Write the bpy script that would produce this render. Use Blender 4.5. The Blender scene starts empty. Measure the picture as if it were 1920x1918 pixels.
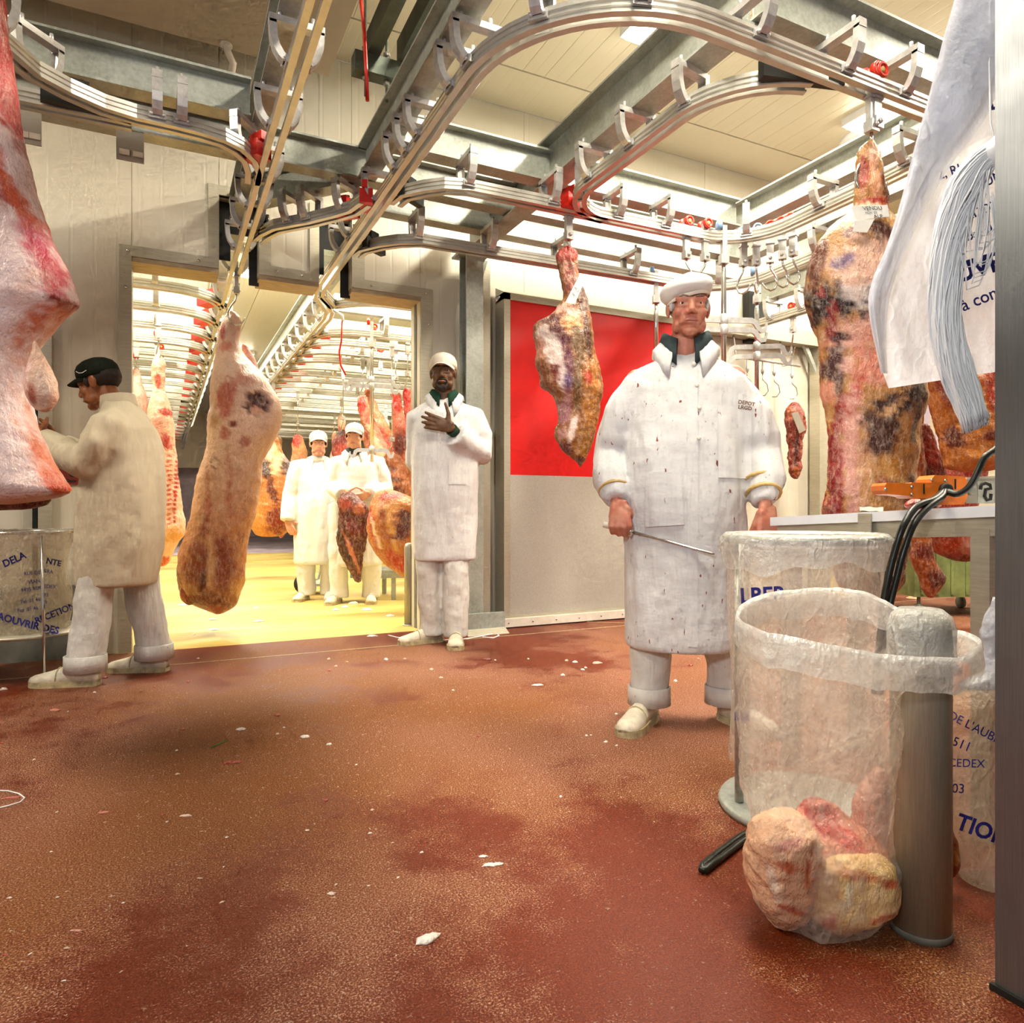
import bpy, bmesh, math, random
import numpy as np
from mathutils import Vector, Matrix
from mathutils.bvhtree import BVHTree

# ------------------------------------------------------------------ camera, world, lights, exposure
SC = bpy.context.scene
COL = SC.collection
FPX, CX, CY, EYE, YAW = 1325.0, 960.0, 959.0, 0.85, math.radians(26.3)
cam_d = bpy.data.cameras.new('camera')
cam_d.sensor_fit = 'HORIZONTAL'; cam_d.sensor_width = 36.0
cam_d.lens = 36.0 * FPX / 1920.0
cam_d.clip_start = 0.05; cam_d.clip_end = 120
cam = bpy.data.objects.new('camera', cam_d); COL.objects.link(cam)
cam.location = (0, 0, EYE); cam.rotation_euler = (math.pi / 2, 0, -YAW)
SC.camera = cam

wd = bpy.data.worlds.new('world'); SC.world = wd; wd.use_nodes = True
bg = wd.node_tree.nodes['Background']
bg.inputs[0].default_value = (1.0, 0.95, 0.87, 1); bg.inputs[1].default_value = 0.22

def area(name, loc, size, power, color, rot=(0, 0, 0), spread=math.pi):
    l = bpy.data.lights.new(name, 'AREA'); l.shape = 'RECTANGLE'
    l.size, l.size_y = size; l.energy = power; l.color = color; l.spread = spread
    o = bpy.data.objects.new(name, l); COL.objects.link(o)
    o.location = loc; o.rotation_euler = rot
    return o

WARM = (1.0, 0.84, 0.58)
# photographer's flash head, a step left of and above the camera
fl = area('flash_head', (-0.95, -0.35, 1.95), (0.34, 0.34), 9.5, (0.90, 0.94, 1.0), spread=math.radians(95))
fl.rotation_euler = (Vector((1.7, 2.9, 1.35)) - Vector(fl.location)).to_track_quat('-Z', 'Y').to_euler()
# ceiling luminaires: (x, y, length, width, power); a fixture is built round each further down; only the first is in view, the second is added to brighten the left wall
LUM = [(2.73, 2.75, 1.9, 0.20, 105), (-2.3, 2.4, 1.5, 0.20, 75), (1.35, 1.2, 1.5, 0.20, 60), (4.6, 1.2, 1.5, 0.20, 85),
       (4.9, 3.2, 1.2, 0.20, 60), (7.3, 2.6, 1.5, 0.20, 95)]
for i, (x, y, ln, w, p) in enumerate(LUM):
    area('ceiling_tube_light', (x, y, 3.835), (w, ln), p, (1.0, 0.93, 0.78))
LUMB = [(-1.6, 6.6), (-1.6, 10.5), (0.8, 6.3), (0.8, 9.5), (0.8, 14.5), (3.0, 6.0), (3.2, 10.5), (-2.2, 16)]
for (x, y) in LUMB:
    area('cold_room_light', (x, y, 3.835), (1.5, 0.25), 118, (1.0, 0.94, 0.77))

SC.view_settings.view_transform = 'Standard'
SC.view_settings.look = 'None'
SC.view_settings.gamma = 1.0
SC.view_settings.use_curve_mapping = False
SC.view_settings.exposure = 0.66
SC.cycles.use_denoising = True
SC.cycles.max_bounces = 6
SC.cycles.adaptive_threshold = 0.07
SC.cycles.adaptive_min_samples = 12
SC.cycles.diffuse_bounces = 2
SC.cycles.glossy_bounces = 2
SC.cycles.transparent_max_bounces = 14
SC.cycles.sample_clamp_indirect = 6.0
SC.cycles.caustics_reflective = False
SC.cycles.caustics_refractive = False

# ------------------------------------------------------------------ pixel -> place
FW = Vector((math.sin(YAW), math.cos(YAW), 0)); RT = Vector((math.cos(YAW), -math.sin(YAW), 0)); UP = Vector((0, 0, 1))
CAM = Vector((0, 0, EYE))
def W(px, py, d):
    return CAM + FW * d + RT * ((px - CX) / FPX * d) + UP * ((CY - py) / FPX * d)
def WZ(px, py, z):
    return W(px, py, (z - EYE) * FPX / (CY - py))
def ray(px):
    a = (px - CX) / FPX
    return FW + RT * a
def WY(px, py, y):
    return W(px, py, y / ray(px).y)
def WX(px, py, x):
    return W(px, py, x / ray(px).x)
def G(px, py):
    return WZ(px, py, 0.0)

# ------------------------------------------------------------------ colour and noise
def lin(c):
    if isinstance(c, str):
        c = c.lstrip('#'); c = [int(c[i:i + 2], 16) / 255 for i in (0, 2, 4)]
    return tuple((v / 12.92 if v <= 0.04045 else ((v + 0.055) / 1.055) ** 2.4) for v in c[:3])
def vnoise(P, scale=1.0, seed=0):
    """gradient noise, about -1..1"""
    P = np.asarray(P, dtype=np.float64) * scale
    x_, y_, z_ = P[..., 0], P[..., 1], P[..., 2]
    P = np.stack([0.80 * x_ + 0.36 * y_ - 0.48 * z_, -0.60 * x_ + 0.48 * y_ - 0.64 * z_, 0.80 * y_ + 0.60 * z_], -1) + seed * 17.31 + 0.37
    i = np.floor(P).astype(np.int64); f = P - i; u = f * f * f * (f * (f * 6 - 15) + 10)
    r = 0
    for dx in (0, 1):
        for dy in (0, 1):
            for dz in (0, 1):
                n = ((i[..., 0] + dx) * 374761393 + (i[..., 1] + dy) * 668265263 + (i[..., 2] + dz) * 1440670441 + seed * 974711) & 0xffffffff
                n = ((n ^ (n >> 15)) * 2246822519) & 0xffffffff
                n = ((n ^ (n >> 13)) * 3266489917) & 0xffffffff
                n = n ^ (n >> 16)
                a = (n & 0xffff) * (2 * np.pi / 65536); zc = ((n >> 16) & 0xffff) / 32767.5 - 1.0; rr = np.sqrt(np.maximum(0, 1 - zc * zc))
                g = np.cos(a) * rr * (f[..., 0] - dx) + np.sin(a) * rr * (f[..., 1] - dy) + zc * (f[..., 2] - dz)
                w = (u[..., 0] if dx else 1 - u[..., 0]) * (u[..., 1] if dy else 1 - u[..., 1]) * (u[..., 2] if dz else 1 - u[..., 2])
                r = r + w * g
    return r * 1.7
def fbm(P, scale, seed=0, octv=3):
    r = 0; a = 1.0
    for k in range(octv):
        r = r + a * vnoise(P, scale * 2 ** k, seed + k * 7); a *= 0.5
    return r

# ------------------------------------------------------------------ materials
MATS = {}
def nmat(name):
    m = bpy.data.materials.new(name); m.use_nodes = True
    nt = m.node_tree; nt.nodes.clear()
    out = nt.nodes.new('ShaderNodeOutputMaterial')
    b = nt.nodes.new('ShaderNodeBsdfPrincipled')
    nt.links.new(b.outputs[0], out.inputs[0])
    MATS[name] = m
    return m, nt, b, out
def N(nt, typ, **kw):
    n = nt.nodes.new(typ)
    for k, v in kw.items():
        if k.startswith('i_'):
            n.inputs[k[2:].replace('_', ' ')].default_value = v
        elif k.startswith('n_'):
            n.inputs[int(k[2:])].default_value = v
        else:
            setattr(n, k, v)
    return n
def tex(nt, scale, detail=3, rough=0.55, stretch=None, kind='Object', w=None):
    tc = N(nt, 'ShaderNodeTexCoord')
    mp = N(nt, 'ShaderNodeMapping'); nt.links.new(tc.outputs[kind], mp.inputs[0])
    if stretch: mp.inputs['Scale'].default_value = stretch
    if w: mp.inputs['Location'].default_value = w
    nz = N(nt, 'ShaderNodeTexNoise'); nz.inputs['Scale'].default_value = scale
    nz.inputs['Detail'].default_value = detail; nz.inputs['Roughness'].default_value = rough
    nt.links.new(mp.outputs[0], nz.inputs['Vector'])
    return nz
def ramp(nt, src, stops, interp='LINEAR'):
    r = N(nt, 'ShaderNodeValToRGB'); r.color_ramp.interpolation = interp
    e = r.color_ramp.elements
    while len(e) < len(stops): e.new(0.5)
    for k, (p, c) in enumerate(stops):
        e[k].position = p; e[k].color = (*lin(c), 1) if not isinstance(c, (int, float)) else (c, c, c, 1)
    nt.links.new(src, r.inputs[0])
    return r
def mixc(nt, fac, a, b, mode='MIX'):
    m = N(nt, 'ShaderNodeMix'); m.data_type = 'RGBA'; m.blend_type = mode
    for s, v in ((m.inputs[0], fac), (m.inputs[6], a), (m.inputs[7], b)):
        if hasattr(v, 'is_linked') or hasattr(v, 'links'): nt.links.new(v, s)
        else: s.default_value = v if isinstance(v, (int, float)) else (*lin(v), 1)
    return m.outputs[2]
def bump(nt, b, src, strength=0.3, dist=0.01):
    n = N(nt, 'ShaderNodeBump'); n.inputs['Strength'].default_value = strength; n.inputs['Distance'].default_value = dist
    nt.links.new(src, n.inputs['Height']); nt.links.new(n.outputs[0], b.inputs['Normal'])
    return n
def simple(name, c, rough=0.5, metal=0.0, var=0.12, scale=8, bmp=0.0, bscale=60, stretch=None, spec=0.5, coat=0.0):
    m, nt, b, out = nmat(name)
    nz = tex(nt, scale, 4, 0.6, stretch)
    lo = tuple(max(0, v * (1 - var)) for v in srgb3(c)); hi = tuple(min(1, v * (1 + var)) for v in srgb3(c))
    r = ramp(nt, nz.outputs[0], [(0.3, lo), (0.7, hi)])
    nt.links.new(r.outputs[0], b.inputs['Base Color'])
    b.inputs['Roughness'].default_value = rough; b.inputs['Metallic'].default_value = metal
    b.inputs['Specular IOR Level'].default_value = spec
    if coat: b.inputs['Coat Weight'].default_value = coat
    if bmp:
        n2 = tex(nt, bscale, 3, 0.6, stretch); bump(nt, b, n2.outputs[0], bmp, 0.005)
    return m
def srgb3(c):
    if isinstance(c, str):
        c = c.lstrip('#'); return tuple(int(c[i:i + 2], 16) / 255 for i in (0, 2, 4))
    return c
def glow(name, c, s):
    m, nt, b, out = nmat(name)
    b.inputs['Base Color'].default_value = (*lin(c), 1)
    b.inputs['Emission Color'].default_value = (*lin(c), 1); b.inputs['Emission Strength'].default_value = s
    return m

# floor: red resin with quartz grit, worn pale patches and dark wet stains
def make_floor():
    m, nt, b, out = nmat('red_resin_floor')
    grit = tex(nt, 230, 2, 0.75); field = tex(nt, 1.05, 7, 0.68, w=(1.9, 0.35, 0)); tone = tex(nt, 0.7, 3, 0.5, w=(4, 2, 0)); spk = tex(nt, 95, 2, 0.8)
    ge = N(nt, 'ShaderNodeNewGeometry'); sx = N(nt, 'ShaderNodeSeparateXYZ'); nt.links.new(ge.outputs['Position'], sx.inputs[0])
    def math_(op, a, b_=None):
        n = N(nt, 'ShaderNodeMath', operation=op)
        for k, v in enumerate((a, b_)):
            if v is None: continue
            if isinstance(v, (int, float)): n.inputs[k].default_value = v
            else: nt.links.new(v, n.inputs[k])
        return n.outputs[0]
    # trampled dry strip across the middle of the floor, washed wet resin towards the wall and in front
    bias = math_('MULTIPLY', math_('SUBTRACT', math_('ABSOLUTE', math_('SUBTRACT', sx.outputs['Y'], 2.75)), 1.05), 0.085)
    wet_v = math_('ADD', math_('ADD', field.outputs[0], bias), math_('MULTIPLY', math_('SUBTRACT', grit.outputs[0], 0.5), -0.22))
    wf = ramp(nt, wet_v, [(0.47, 0.0), (0.55, 1.0)])
    dry = ramp(nt, grit.outputs[0], [(0.34, '#5c2a14'), (0.47, '#7c4529'), (0.56, '#97644a'), (0.68, '#c9a48c')])
    dry2 = ramp(nt, grit.outputs[0], [(0.34, '#50240c'), (0.48, '#75401a'), (0.58, '#8e582b'), (0.70, '#bd8f5c')])
    dm = mixc(nt, ramp(nt, tone.outputs[0], [(0.42, 0.0), (0.58, 1.0)]).outputs[0], dry.outputs[0], dry2.outputs[0])
    wet = ramp(nt, grit.outputs[0], [(0.30, '#4c1604'), (0.52, '#6a2406'), (0.72, '#823c14')])
    c = mixc(nt, wf.outputs[0], dm, wet.outputs[0])
    sp = math_('MULTIPLY', ramp(nt, spk.outputs[0], [(0.655, 0.0), (0.70, 0.85)]).outputs[0], ramp(nt, wf.outputs[0], [(0.0, 0.8), (1.0, 0.28)]).outputs[0])
    c = mixc(nt, sp, c, '#dcc4b2')
    nt.links.new(c, b.inputs['Base Color'])
    rr = ramp(nt, wf.outputs[0], [(0.0, 0.66), (1.0, 0.46)]); nt.links.new(rr.outputs[0], b.inputs['Roughness']); b.inputs['Specular IOR Level'].default_value = 0.28
    bump(nt, b, grit.outputs[0], 0.3, 0.004)
    return m
make_floor()
def make_yfloor():
    m, nt, b, out = nmat('ochre_floor')
    g = tex(nt, 3.0, 6, 0.65, (0.35, 1.0, 1.0)); f = tex(nt, 140, 2, 0.6)
    r = ramp(nt, g.outputs[0], [(0.3, '#b38f3f'), (0.5, '#cdb05c'), (0.7, '#dcc57c')])
    c = mixc(nt, 0.12, r.outputs[0], ramp(nt, f.outputs[0], [(0.3, '#7a5d1e'), (0.7, '#f0e0a0')]).outputs[0])
    nt.links.new(c, b.inputs['Base Color']); b.inputs['Roughness'].default_value = 0.42
    bump(nt, b, f.outputs[0], 0.15, 0.003)
make_yfloor()
simple('lilac_floor', '#b3a2ac', 0.5, 0, 0.15, 2)
def make_panel(name, c1, c2, rib=52.0, axis=0):
    m, nt, b, out = nmat(name)
    nz = tex(nt, 1.3, 4, 0.6); r = ramp(nt, nz.outputs[0], [(0.3, c1), (0.7, c2)])
    nt.links.new(r.outputs[0], b.inputs['Base Color'])
    b.inputs['Roughness'].default_value = 0.38
    wv = N(nt, 'ShaderNodeTexWave'); wv.wave_type = 'BANDS'; wv.bands_direction = 'XYZ'[axis] if axis < 3 else 'X'
    wv.inputs['Scale'].default_value = rib; wv.inputs['Distortion'].default_value = 0
    tc = N(nt, 'ShaderNodeTexCoord'); nt.links.new(tc.outputs['Object'], wv.inputs['Vector'])
    rr = ramp(nt, wv.outputs['Fac'], [(0.0, 0.0), (0.06, 1.0)])
    bump(nt, b, rr.outputs[0], 0.35, 0.002)
make_panel('wall_panel_cream', '#d8cfb9', '#e2dac6', 2.6, 0)
make_panel('ceiling_panel_cream', '#e0d9bf', '#e8e0ca', 4.0, 0)
simple('soffit_grey', '#b5a58c', 0.5, 0, 0.04, 1.5)
def make_galv():
    m, nt, b, out = nmat('galvanised_steel')
    g = tex(nt, 6, 5, 0.65, (1, 1, 1)); f = tex(nt, 55, 3, 0.7)
    r = ramp(nt, g.outputs[0], [(0.28, '#8b8d80'), (0.5, '#a6a99e'), (0.72, '#bec2bb')])
    c = mixc(nt, 0.25, r.outputs[0], ramp(nt, f.outputs[0], [(0.35, '#8a8d80'), (0.65, '#cfd3c8')]).outputs[0])
    nt.links.new(c, b.inputs['Base Color']); b.inputs['Metallic'].default_value = 0.22
    rr = ramp(nt, g.outputs[0], [(0.3, 0.5), (0.7, 0.36)]); nt.links.new(rr.outputs[0], b.inputs['Roughness'])
make_galv()
simple('dark_channel_steel', '#5f665a', 0.5, 0.5, 0.15, 10)
simple('aluminium', '#c4c0b6', 0.33, 0.5, 0.05, 14)
simple('cast_bracket', '#c3c0bc', 0.36, 0.42, 0.08, 30, 0.1, 90)
simple('chrome', '#cfcdc8', 0.18, 0.95, 0.04, 20)
def make_brushed(name, c, rough, stretch, metal=0.85):
    m, nt, b, out = nmat(name)
    g = tex(nt, 9, 5, 0.7, stretch); s = tex(nt, 4, 4, 0.6)
    r = ramp(nt, g.outputs[0], [(0.3, tuple(v * 0.86 for v in srgb3(c))), (0.7, c)])
    nt.links.new(r.outputs[0], b.inputs['Base Color']); b.inputs['Metallic'].default_value = metal
    rr = ramp(nt, s.outputs[0], [(0.35, rough), (0.7, rough + 0.13)]); nt.links.new(rr.outputs[0], b.inputs['Roughness'])
    bump(nt, b, g.outputs[0], 0.06, 0.002)
make_brushed('stainless_wall', '#8d8f92', 0.30, (60, 60, 1.0))
make_brushed('stainless_trim', '#cdc5ae', 0.36, (1.5, 1.5, 22), 0.4)
make_brushed('bollard_steel', '#b5ad96', 0.42, (40, 40, 1.5), 0.35)
simple('grey_pipe', '#b9b5a8', 0.42, 0.55, 0.14, 40, 0.2, 140)
simple('grey_paint', '#a59c8c', 0.55, 0, 0.05, 5)
simple('plinth_grey', '#77776c', 0.6, 0, 0.2, 6)
simple('door_red', '#d80a06', 0.42, 0, 0.05, 4)
simple('door_grey', '#b2ab9f', 0.55, 0, 0.05, 120)
simple('rubber_black', '#14140f', 0.6, 0, 0.2, 20)
simple('cable_black', '#17190f', 0.36, 0, 0.15, 30)
simple('red_plastic', '#d52a12', 0.35, 0, 0.06, 20)
simple('red_paint', '#cf1c0c', 0.4, 0, 0.1, 20)
simple('blue_plastic', '#7ea2c8', 0.35, 0, 0.06, 20)
simple('orange_plastic', '#f07a1c', 0.42, 0, 0.07, 14)
simple('white_plastic', '#f2f3f6', 0.35, 0, 0.02, 14)
simple('white_pipe', '#eadfce', 0.4, 0, 0.04, 14)
simple('lintel_reflection_tan', '#a59272', 0.5, 0, 0.15, 12, 0, 60, (1, 8, 8))  # tan stands in for the warm reflection under the stainless lintel
simple('print_blue', '#22267e', 0.5, 0, 0.05, 14)
simple('print_black', '#1a1713', 0.6, 0, 0.05, 14)
simple('print_brown', '#6b4a34', 0.7, 0, 0.2, 40)
simple('paper_white', '#e6e2da', 0.7, 0, 0.04, 20)
simple('sign_red', '#7d2415', 0.6, 0, 0.1, 10)
simple('string_white', '#fbfaf8', 0.8, 0, 0.02, 30)
simple('string_green', '#3f8f36', 0.7, 0, 0.1, 30)
simple('tarp_green', '#7c8a52', 0.6, 0, 0.2, 5)
glow('tube_glow', '#fff6de', 22.0)
def make_cloth(name, c, dirty=0.25, fold=0.35, tint='#b9aea2', thr=0.735, dsc=55):
    m, nt, b, out = nmat(name)
    broad = tex(nt, 2.6, 4, 0.6); sm = tex(nt, 26, 4, 0.7, (1.4, 1.4, 0.7)); dr = tex(nt, dsc, 2, 0.6, (1.3, 1.3, 0.5), w=(3.1, 1.7, 0.4))
    base = mixc(nt, ramp(nt, broad.outputs[0], [(0.35, 0.0), (0.75, dirty)]).outputs[0], c, tint)
    g = ramp(nt, sm.outputs[0], [(0.60, 0.0), (0.74, dirty * 1.6)])
    base = mixc(nt, g.outputs[0], base, '#8d8783')
    d = ramp(nt, dr.outputs[0], [(thr, 0.0), (thr + 0.03, min(1.0, dirty * 3.2))])
    base = mixc(nt, d.outputs[0], base, '#8a4f45')
    nt.links.new(base, b.inputs['Base Color']); b.inputs['Roughness'].default_value = 0.85
    b.inputs['Specular IOR Level'].default_value = 0.2
    f = tex(nt, 5.5, 3, 0.5, (2.2, 2.2, 0.55)); w = tex(nt, 16, 3, 0.55, (0.8, 0.8, 1.6))
    ad = N(nt, 'ShaderNodeMath', operation='MULTIPLY_ADD'); nt.links.new(w.outputs[0], ad.inputs[0]); ad.inputs[1].default_value = 0.16
    nt.links.new(f.outputs[0], ad.inputs[2])
    bump(nt, b, ad.outputs[0], fold, 0.05)
make_cloth('coat_white', '#e3e1df', 0.22, 0.45)
make_cloth('coat_stained', '#e2e0de', 0.34, 0.5, '#b3aba2', 0.695, 42)
make_cloth('coat_bright', '#e8e5de', 0.07)
make_cloth('coat_cream', '#d6c8ad', 0.10, 0.3, '#c2ad8a')
make_cloth('trouser_white', '#dedad2', 0.18, 0.45)
make_cloth('trouser_cream', '#cfc4b0', 0.10, 0.3, '#bfae92')
make_cloth('cap_white', '#e6e2dc', 0.05, 0.2)
make_cloth('cap_cream', '#ecdfcb', 0.05, 0.2)
make_cloth('cap_dark', '#161c12', 0.03, 0.2, '#20261a')
make_cloth('shirt_slate', '#3f4a4a', 0.05, 0.2, '#333b36')
make_cloth('shirt_green', '#20402f', 0.05, 0.2, '#182f24')
simple('shoe_white', '#ded3bb', 0.5, 0, 0.12, 16)
simple('sole_cream', '#b9a982', 0.65, 0, 0.18, 30)
def make_skin(name, c, blush, dark=None):
    m, nt, b, out = nmat(name)
    n1 = tex(nt, 22, 4, 0.6); n2 = tex(nt, 130, 2, 0.6)
    r = ramp(nt, n1.outputs[0], [(0.35, c), (0.70, blush)])
    nt.links.new(r.outputs[0], b.inputs['Base Color']); b.inputs['Roughness'].default_value = 0.5
    b.inputs['Subsurface Weight'].default_value = 0.0
    bump(nt, b, n2.outputs[0], 0.08, 0.003)
make_skin('skin_ruddy', '#c98a6e', '#b9644e')
make_skin('skin_brown', '#6d4a2c', '#573618')
make_skin('skin_tan', '#a8673c', '#8a4a28')
make_skin('skin_fair', '#e0a98a', '#d08a72')
simple('eye_white', '#e4ddd4', 0.25, 0, 0.02, 30)
simple('iris_dark', '#23201a', 0.2, 0, 0.05, 30)
simple('hair_grey', '#c9c4bc', 0.7, 0, 0.12, 90)
simple('hair_dark', '#241a12', 0.7, 0, 0.12, 90)
simple('brow_grey', '#8a6a58', 0.8, 0, 0.12, 90)
simple('lip_pink', '#b06a60', 0.45, 0, 0.06, 60)
simple('lip_brown', '#945e48', 0.45, 0, 0.06, 60)
simple('tape_tan', '#c7a566', 0.5, 0, 0.06, 60)
# meat: colour of lean and fat comes from the piece's own 'Col' attribute, plus fine marbling
def make_meat(name, rough=0.36, marb=0.30, scale=30, vein=0.2):
    m, nt, b, out = nmat(name)
    at = N(nt, 'ShaderNodeVertexColor', layer_name='Col')
    st = tex(nt, scale, 4, 0.7, (1.7, 1.7, 0.7)); n2 = tex(nt, 10, 4, 0.7); n3 = tex(nt, 75, 2, 0.7)
    vo = N(nt, 'ShaderNodeTexVoronoi'); vo.feature = 'DISTANCE_TO_EDGE'; vo.inputs['Scale'].default_value = 13
    tc = N(nt, 'ShaderNodeTexCoord'); mp = N(nt, 'ShaderNodeMapping'); mp.inputs['Scale'].default_value = (1.5, 1.5, 0.6); nt.links.new(tc.outputs['Object'], mp.inputs[0])
    mx = N(nt, 'ShaderNodeMix'); mx.data_type = 'RGBA'; mx.inputs[0].default_value = 0.16; nt.links.new(mp.outputs[0], mx.inputs[6]); nt.links.new(n2.outputs['Color'], mx.inputs[7]); nt.links.new(mx.outputs[2], vo.inputs['Vector'])
    c = mixc(nt, ramp(nt, st.outputs[0], [(0.47, 0.0), (0.72, marb)]).outputs[0], at.outputs[0], '#f3dcc0')
    dk = mixc(nt, 1.0, c, '#a8503a', 'MULTIPLY')
    c = mixc(nt, ramp(nt, n2.outputs[0], [(0.50, 0.0), (0.72, marb * 1.1)]).outputs[0], c, dk)
    sp = mixc(nt, 1.0, c, '#8a2c20', 'MULTIPLY')
    c = mixc(nt, ramp(nt, n3.outputs[0], [(0.60, 0.0), (0.70, marb)]).outputs[0], c, sp)
    c = mixc(nt, ramp(nt, vo.outputs[0], [(0.0, vein), (0.035, 0.0)]).outputs[0], c, '#f0dccb')
    nt.links.new(c, b.inputs['Base Color'])
    rr = ramp(nt, n2.outputs[0], [(0.3, rough - 0.14), (0.7, rough + 0.12)]); nt.links.new(rr.outputs[0], b.inputs['Roughness'])
    ad = N(nt, 'ShaderNodeMath', operation='MULTIPLY_ADD'); nt.links.new(n2.outputs[0], ad.inputs[0]); ad.inputs[1].default_value = 1.6; nt.links.new(st.outputs[0], ad.inputs[2])
    bump(nt, b, ad.outputs[0], 0.55, 0.018)
    return m
make_meat('meat_flesh'); make_meat('meat_fatty', 0.42, 0.30, 26, 0.15)
# thin plastic film: mostly clear, milky where it creases
def make_film(name, c, alpha_lo, alpha_hi, rough=0.16, scale=9):
    m, nt, b, out = nmat(name)
    n1 = tex(nt, scale, 5, 0.62, (1.0, 1.0, 0.6)); n2 = tex(nt, scale * 3.2, 4, 0.6)
    b.inputs['Base Color'].default_value = (*lin(c), 1); b.inputs['Roughness'].default_value = rough
    b.inputs['Specular IOR Level'].default_value = 0.7
    tr = N(nt, 'ShaderNodeBsdfTransparent'); tl = N(nt, 'ShaderNodeBsdfTranslucent'); tl.inputs[0].default_value = (*lin(c), 1)
    m1 = N(nt, 'ShaderNodeMixShader'); m1.inputs[0].default_value = 0.45
    nt.links.new(b.outputs[0], m1.inputs[1]); nt.links.new(tl.outputs[0], m1.inputs[2])
    m2 = N(nt, 'ShaderNodeMixShader')
    r = ramp(nt, n1.outputs[0], [(0.36, alpha_lo), (0.66, alpha_hi)])
    n3 = tex(nt, scale * 0.75, 4, 0.65, (1.0, 1.0, 0.45), w=(7.7, 2.1, 3.3))
    rd = ramp(nt, n3.outputs[0], [(0.465, 0.0), (0.498, 1.0), (0.502, 1.0), (0.535, 0.0)])
    af = N(nt, 'ShaderNodeMath', operation='MULTIPLY_ADD'); af.use_clamp = True; nt.links.new(rd.outputs[0], af.inputs[0]); af.inputs[1].default_value = 0.16; nt.links.new(r.outputs[0], af.inputs[2])
    nt.links.new(af.outputs[0], m2.inputs[0]); nt.links.new(tr.outputs[0], m2.inputs[1]); nt.links.new(m1.outputs[0], m2.inputs[2])
    nt.links.new(m2.outputs[0], out.inputs[0])
    ad0 = N(nt, 'ShaderNodeMath', operation='ADD'); nt.links.new(n1.outputs[0], ad0.inputs[0]); nt.links.new(n2.outputs[0], ad0.inputs[1])
    ad = N(nt, 'ShaderNodeMath', operation='ADD'); nt.links.new(ad0.outputs[0], ad.inputs[0]); rw = N(nt, 'ShaderNodeMath', operation='MULTIPLY'); nt.links.new(rd.outputs[0], rw.inputs[0]); rw.inputs[1].default_value = 0.25; nt.links.new(rw.outputs[0], ad.inputs[1])
    bump(nt, b, ad.outputs[0], 0.6, 0.025)
make_film('film_clear', '#f0e2d2', 0.20, 0.50)
make_film('film_milky', '#f0eee8', 0.45, 0.82)
make_film('film_white', '#f4f5fa', 0.90, 0.98, 0.3, 5)
make_film('film_sheet', '#eef0f8', 0.55, 0.85, 0.25, 5)
make_film('film_tan', '#d9c8ae', 0.30, 0.62)
# ------------------------------------------------------------------ objects
def M_(m):
    return MATS[m] if isinstance(m, str) else m
def world_of(o):
    m = o.matrix_basis.copy()
    while o.parent:
        o = o.parent; m = o.matrix_basis @ m
    return m
def tag(o, label=None, cat=None, group=None, kind=None):
    if label: o['label'] = label
    if cat: o['category'] = cat
    if group: o['group'] = group
    if kind: o['kind'] = kind
    return o
def thing(name, label, cat, loc=(0, 0, 0), rz=0.0, group=None, kind=None):
    o = bpy.data.objects.new(name, None); COL.objects.link(o); o.empty_display_size = 0.1
    o.location = loc; o.rotation_euler = (0, 0, rz)
    return tag(o, label, cat, group, kind)
def link_mesh(name, me, mat, parent=None, loc=None):
    o = bpy.data.objects.new(name, me); COL.objects.link(o)
    if mat is not None and not me.materials: me.materials.append(M_(mat))
    if parent is not None: o.parent = parent
    if loc is not None: o.location = loc
    return o
def copy_tree(o, parent=None):
    c = o.copy(); COL.objects.link(c); c.parent = parent
    for ch in list(o.children): copy_tree(ch, c)
    return c

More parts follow.
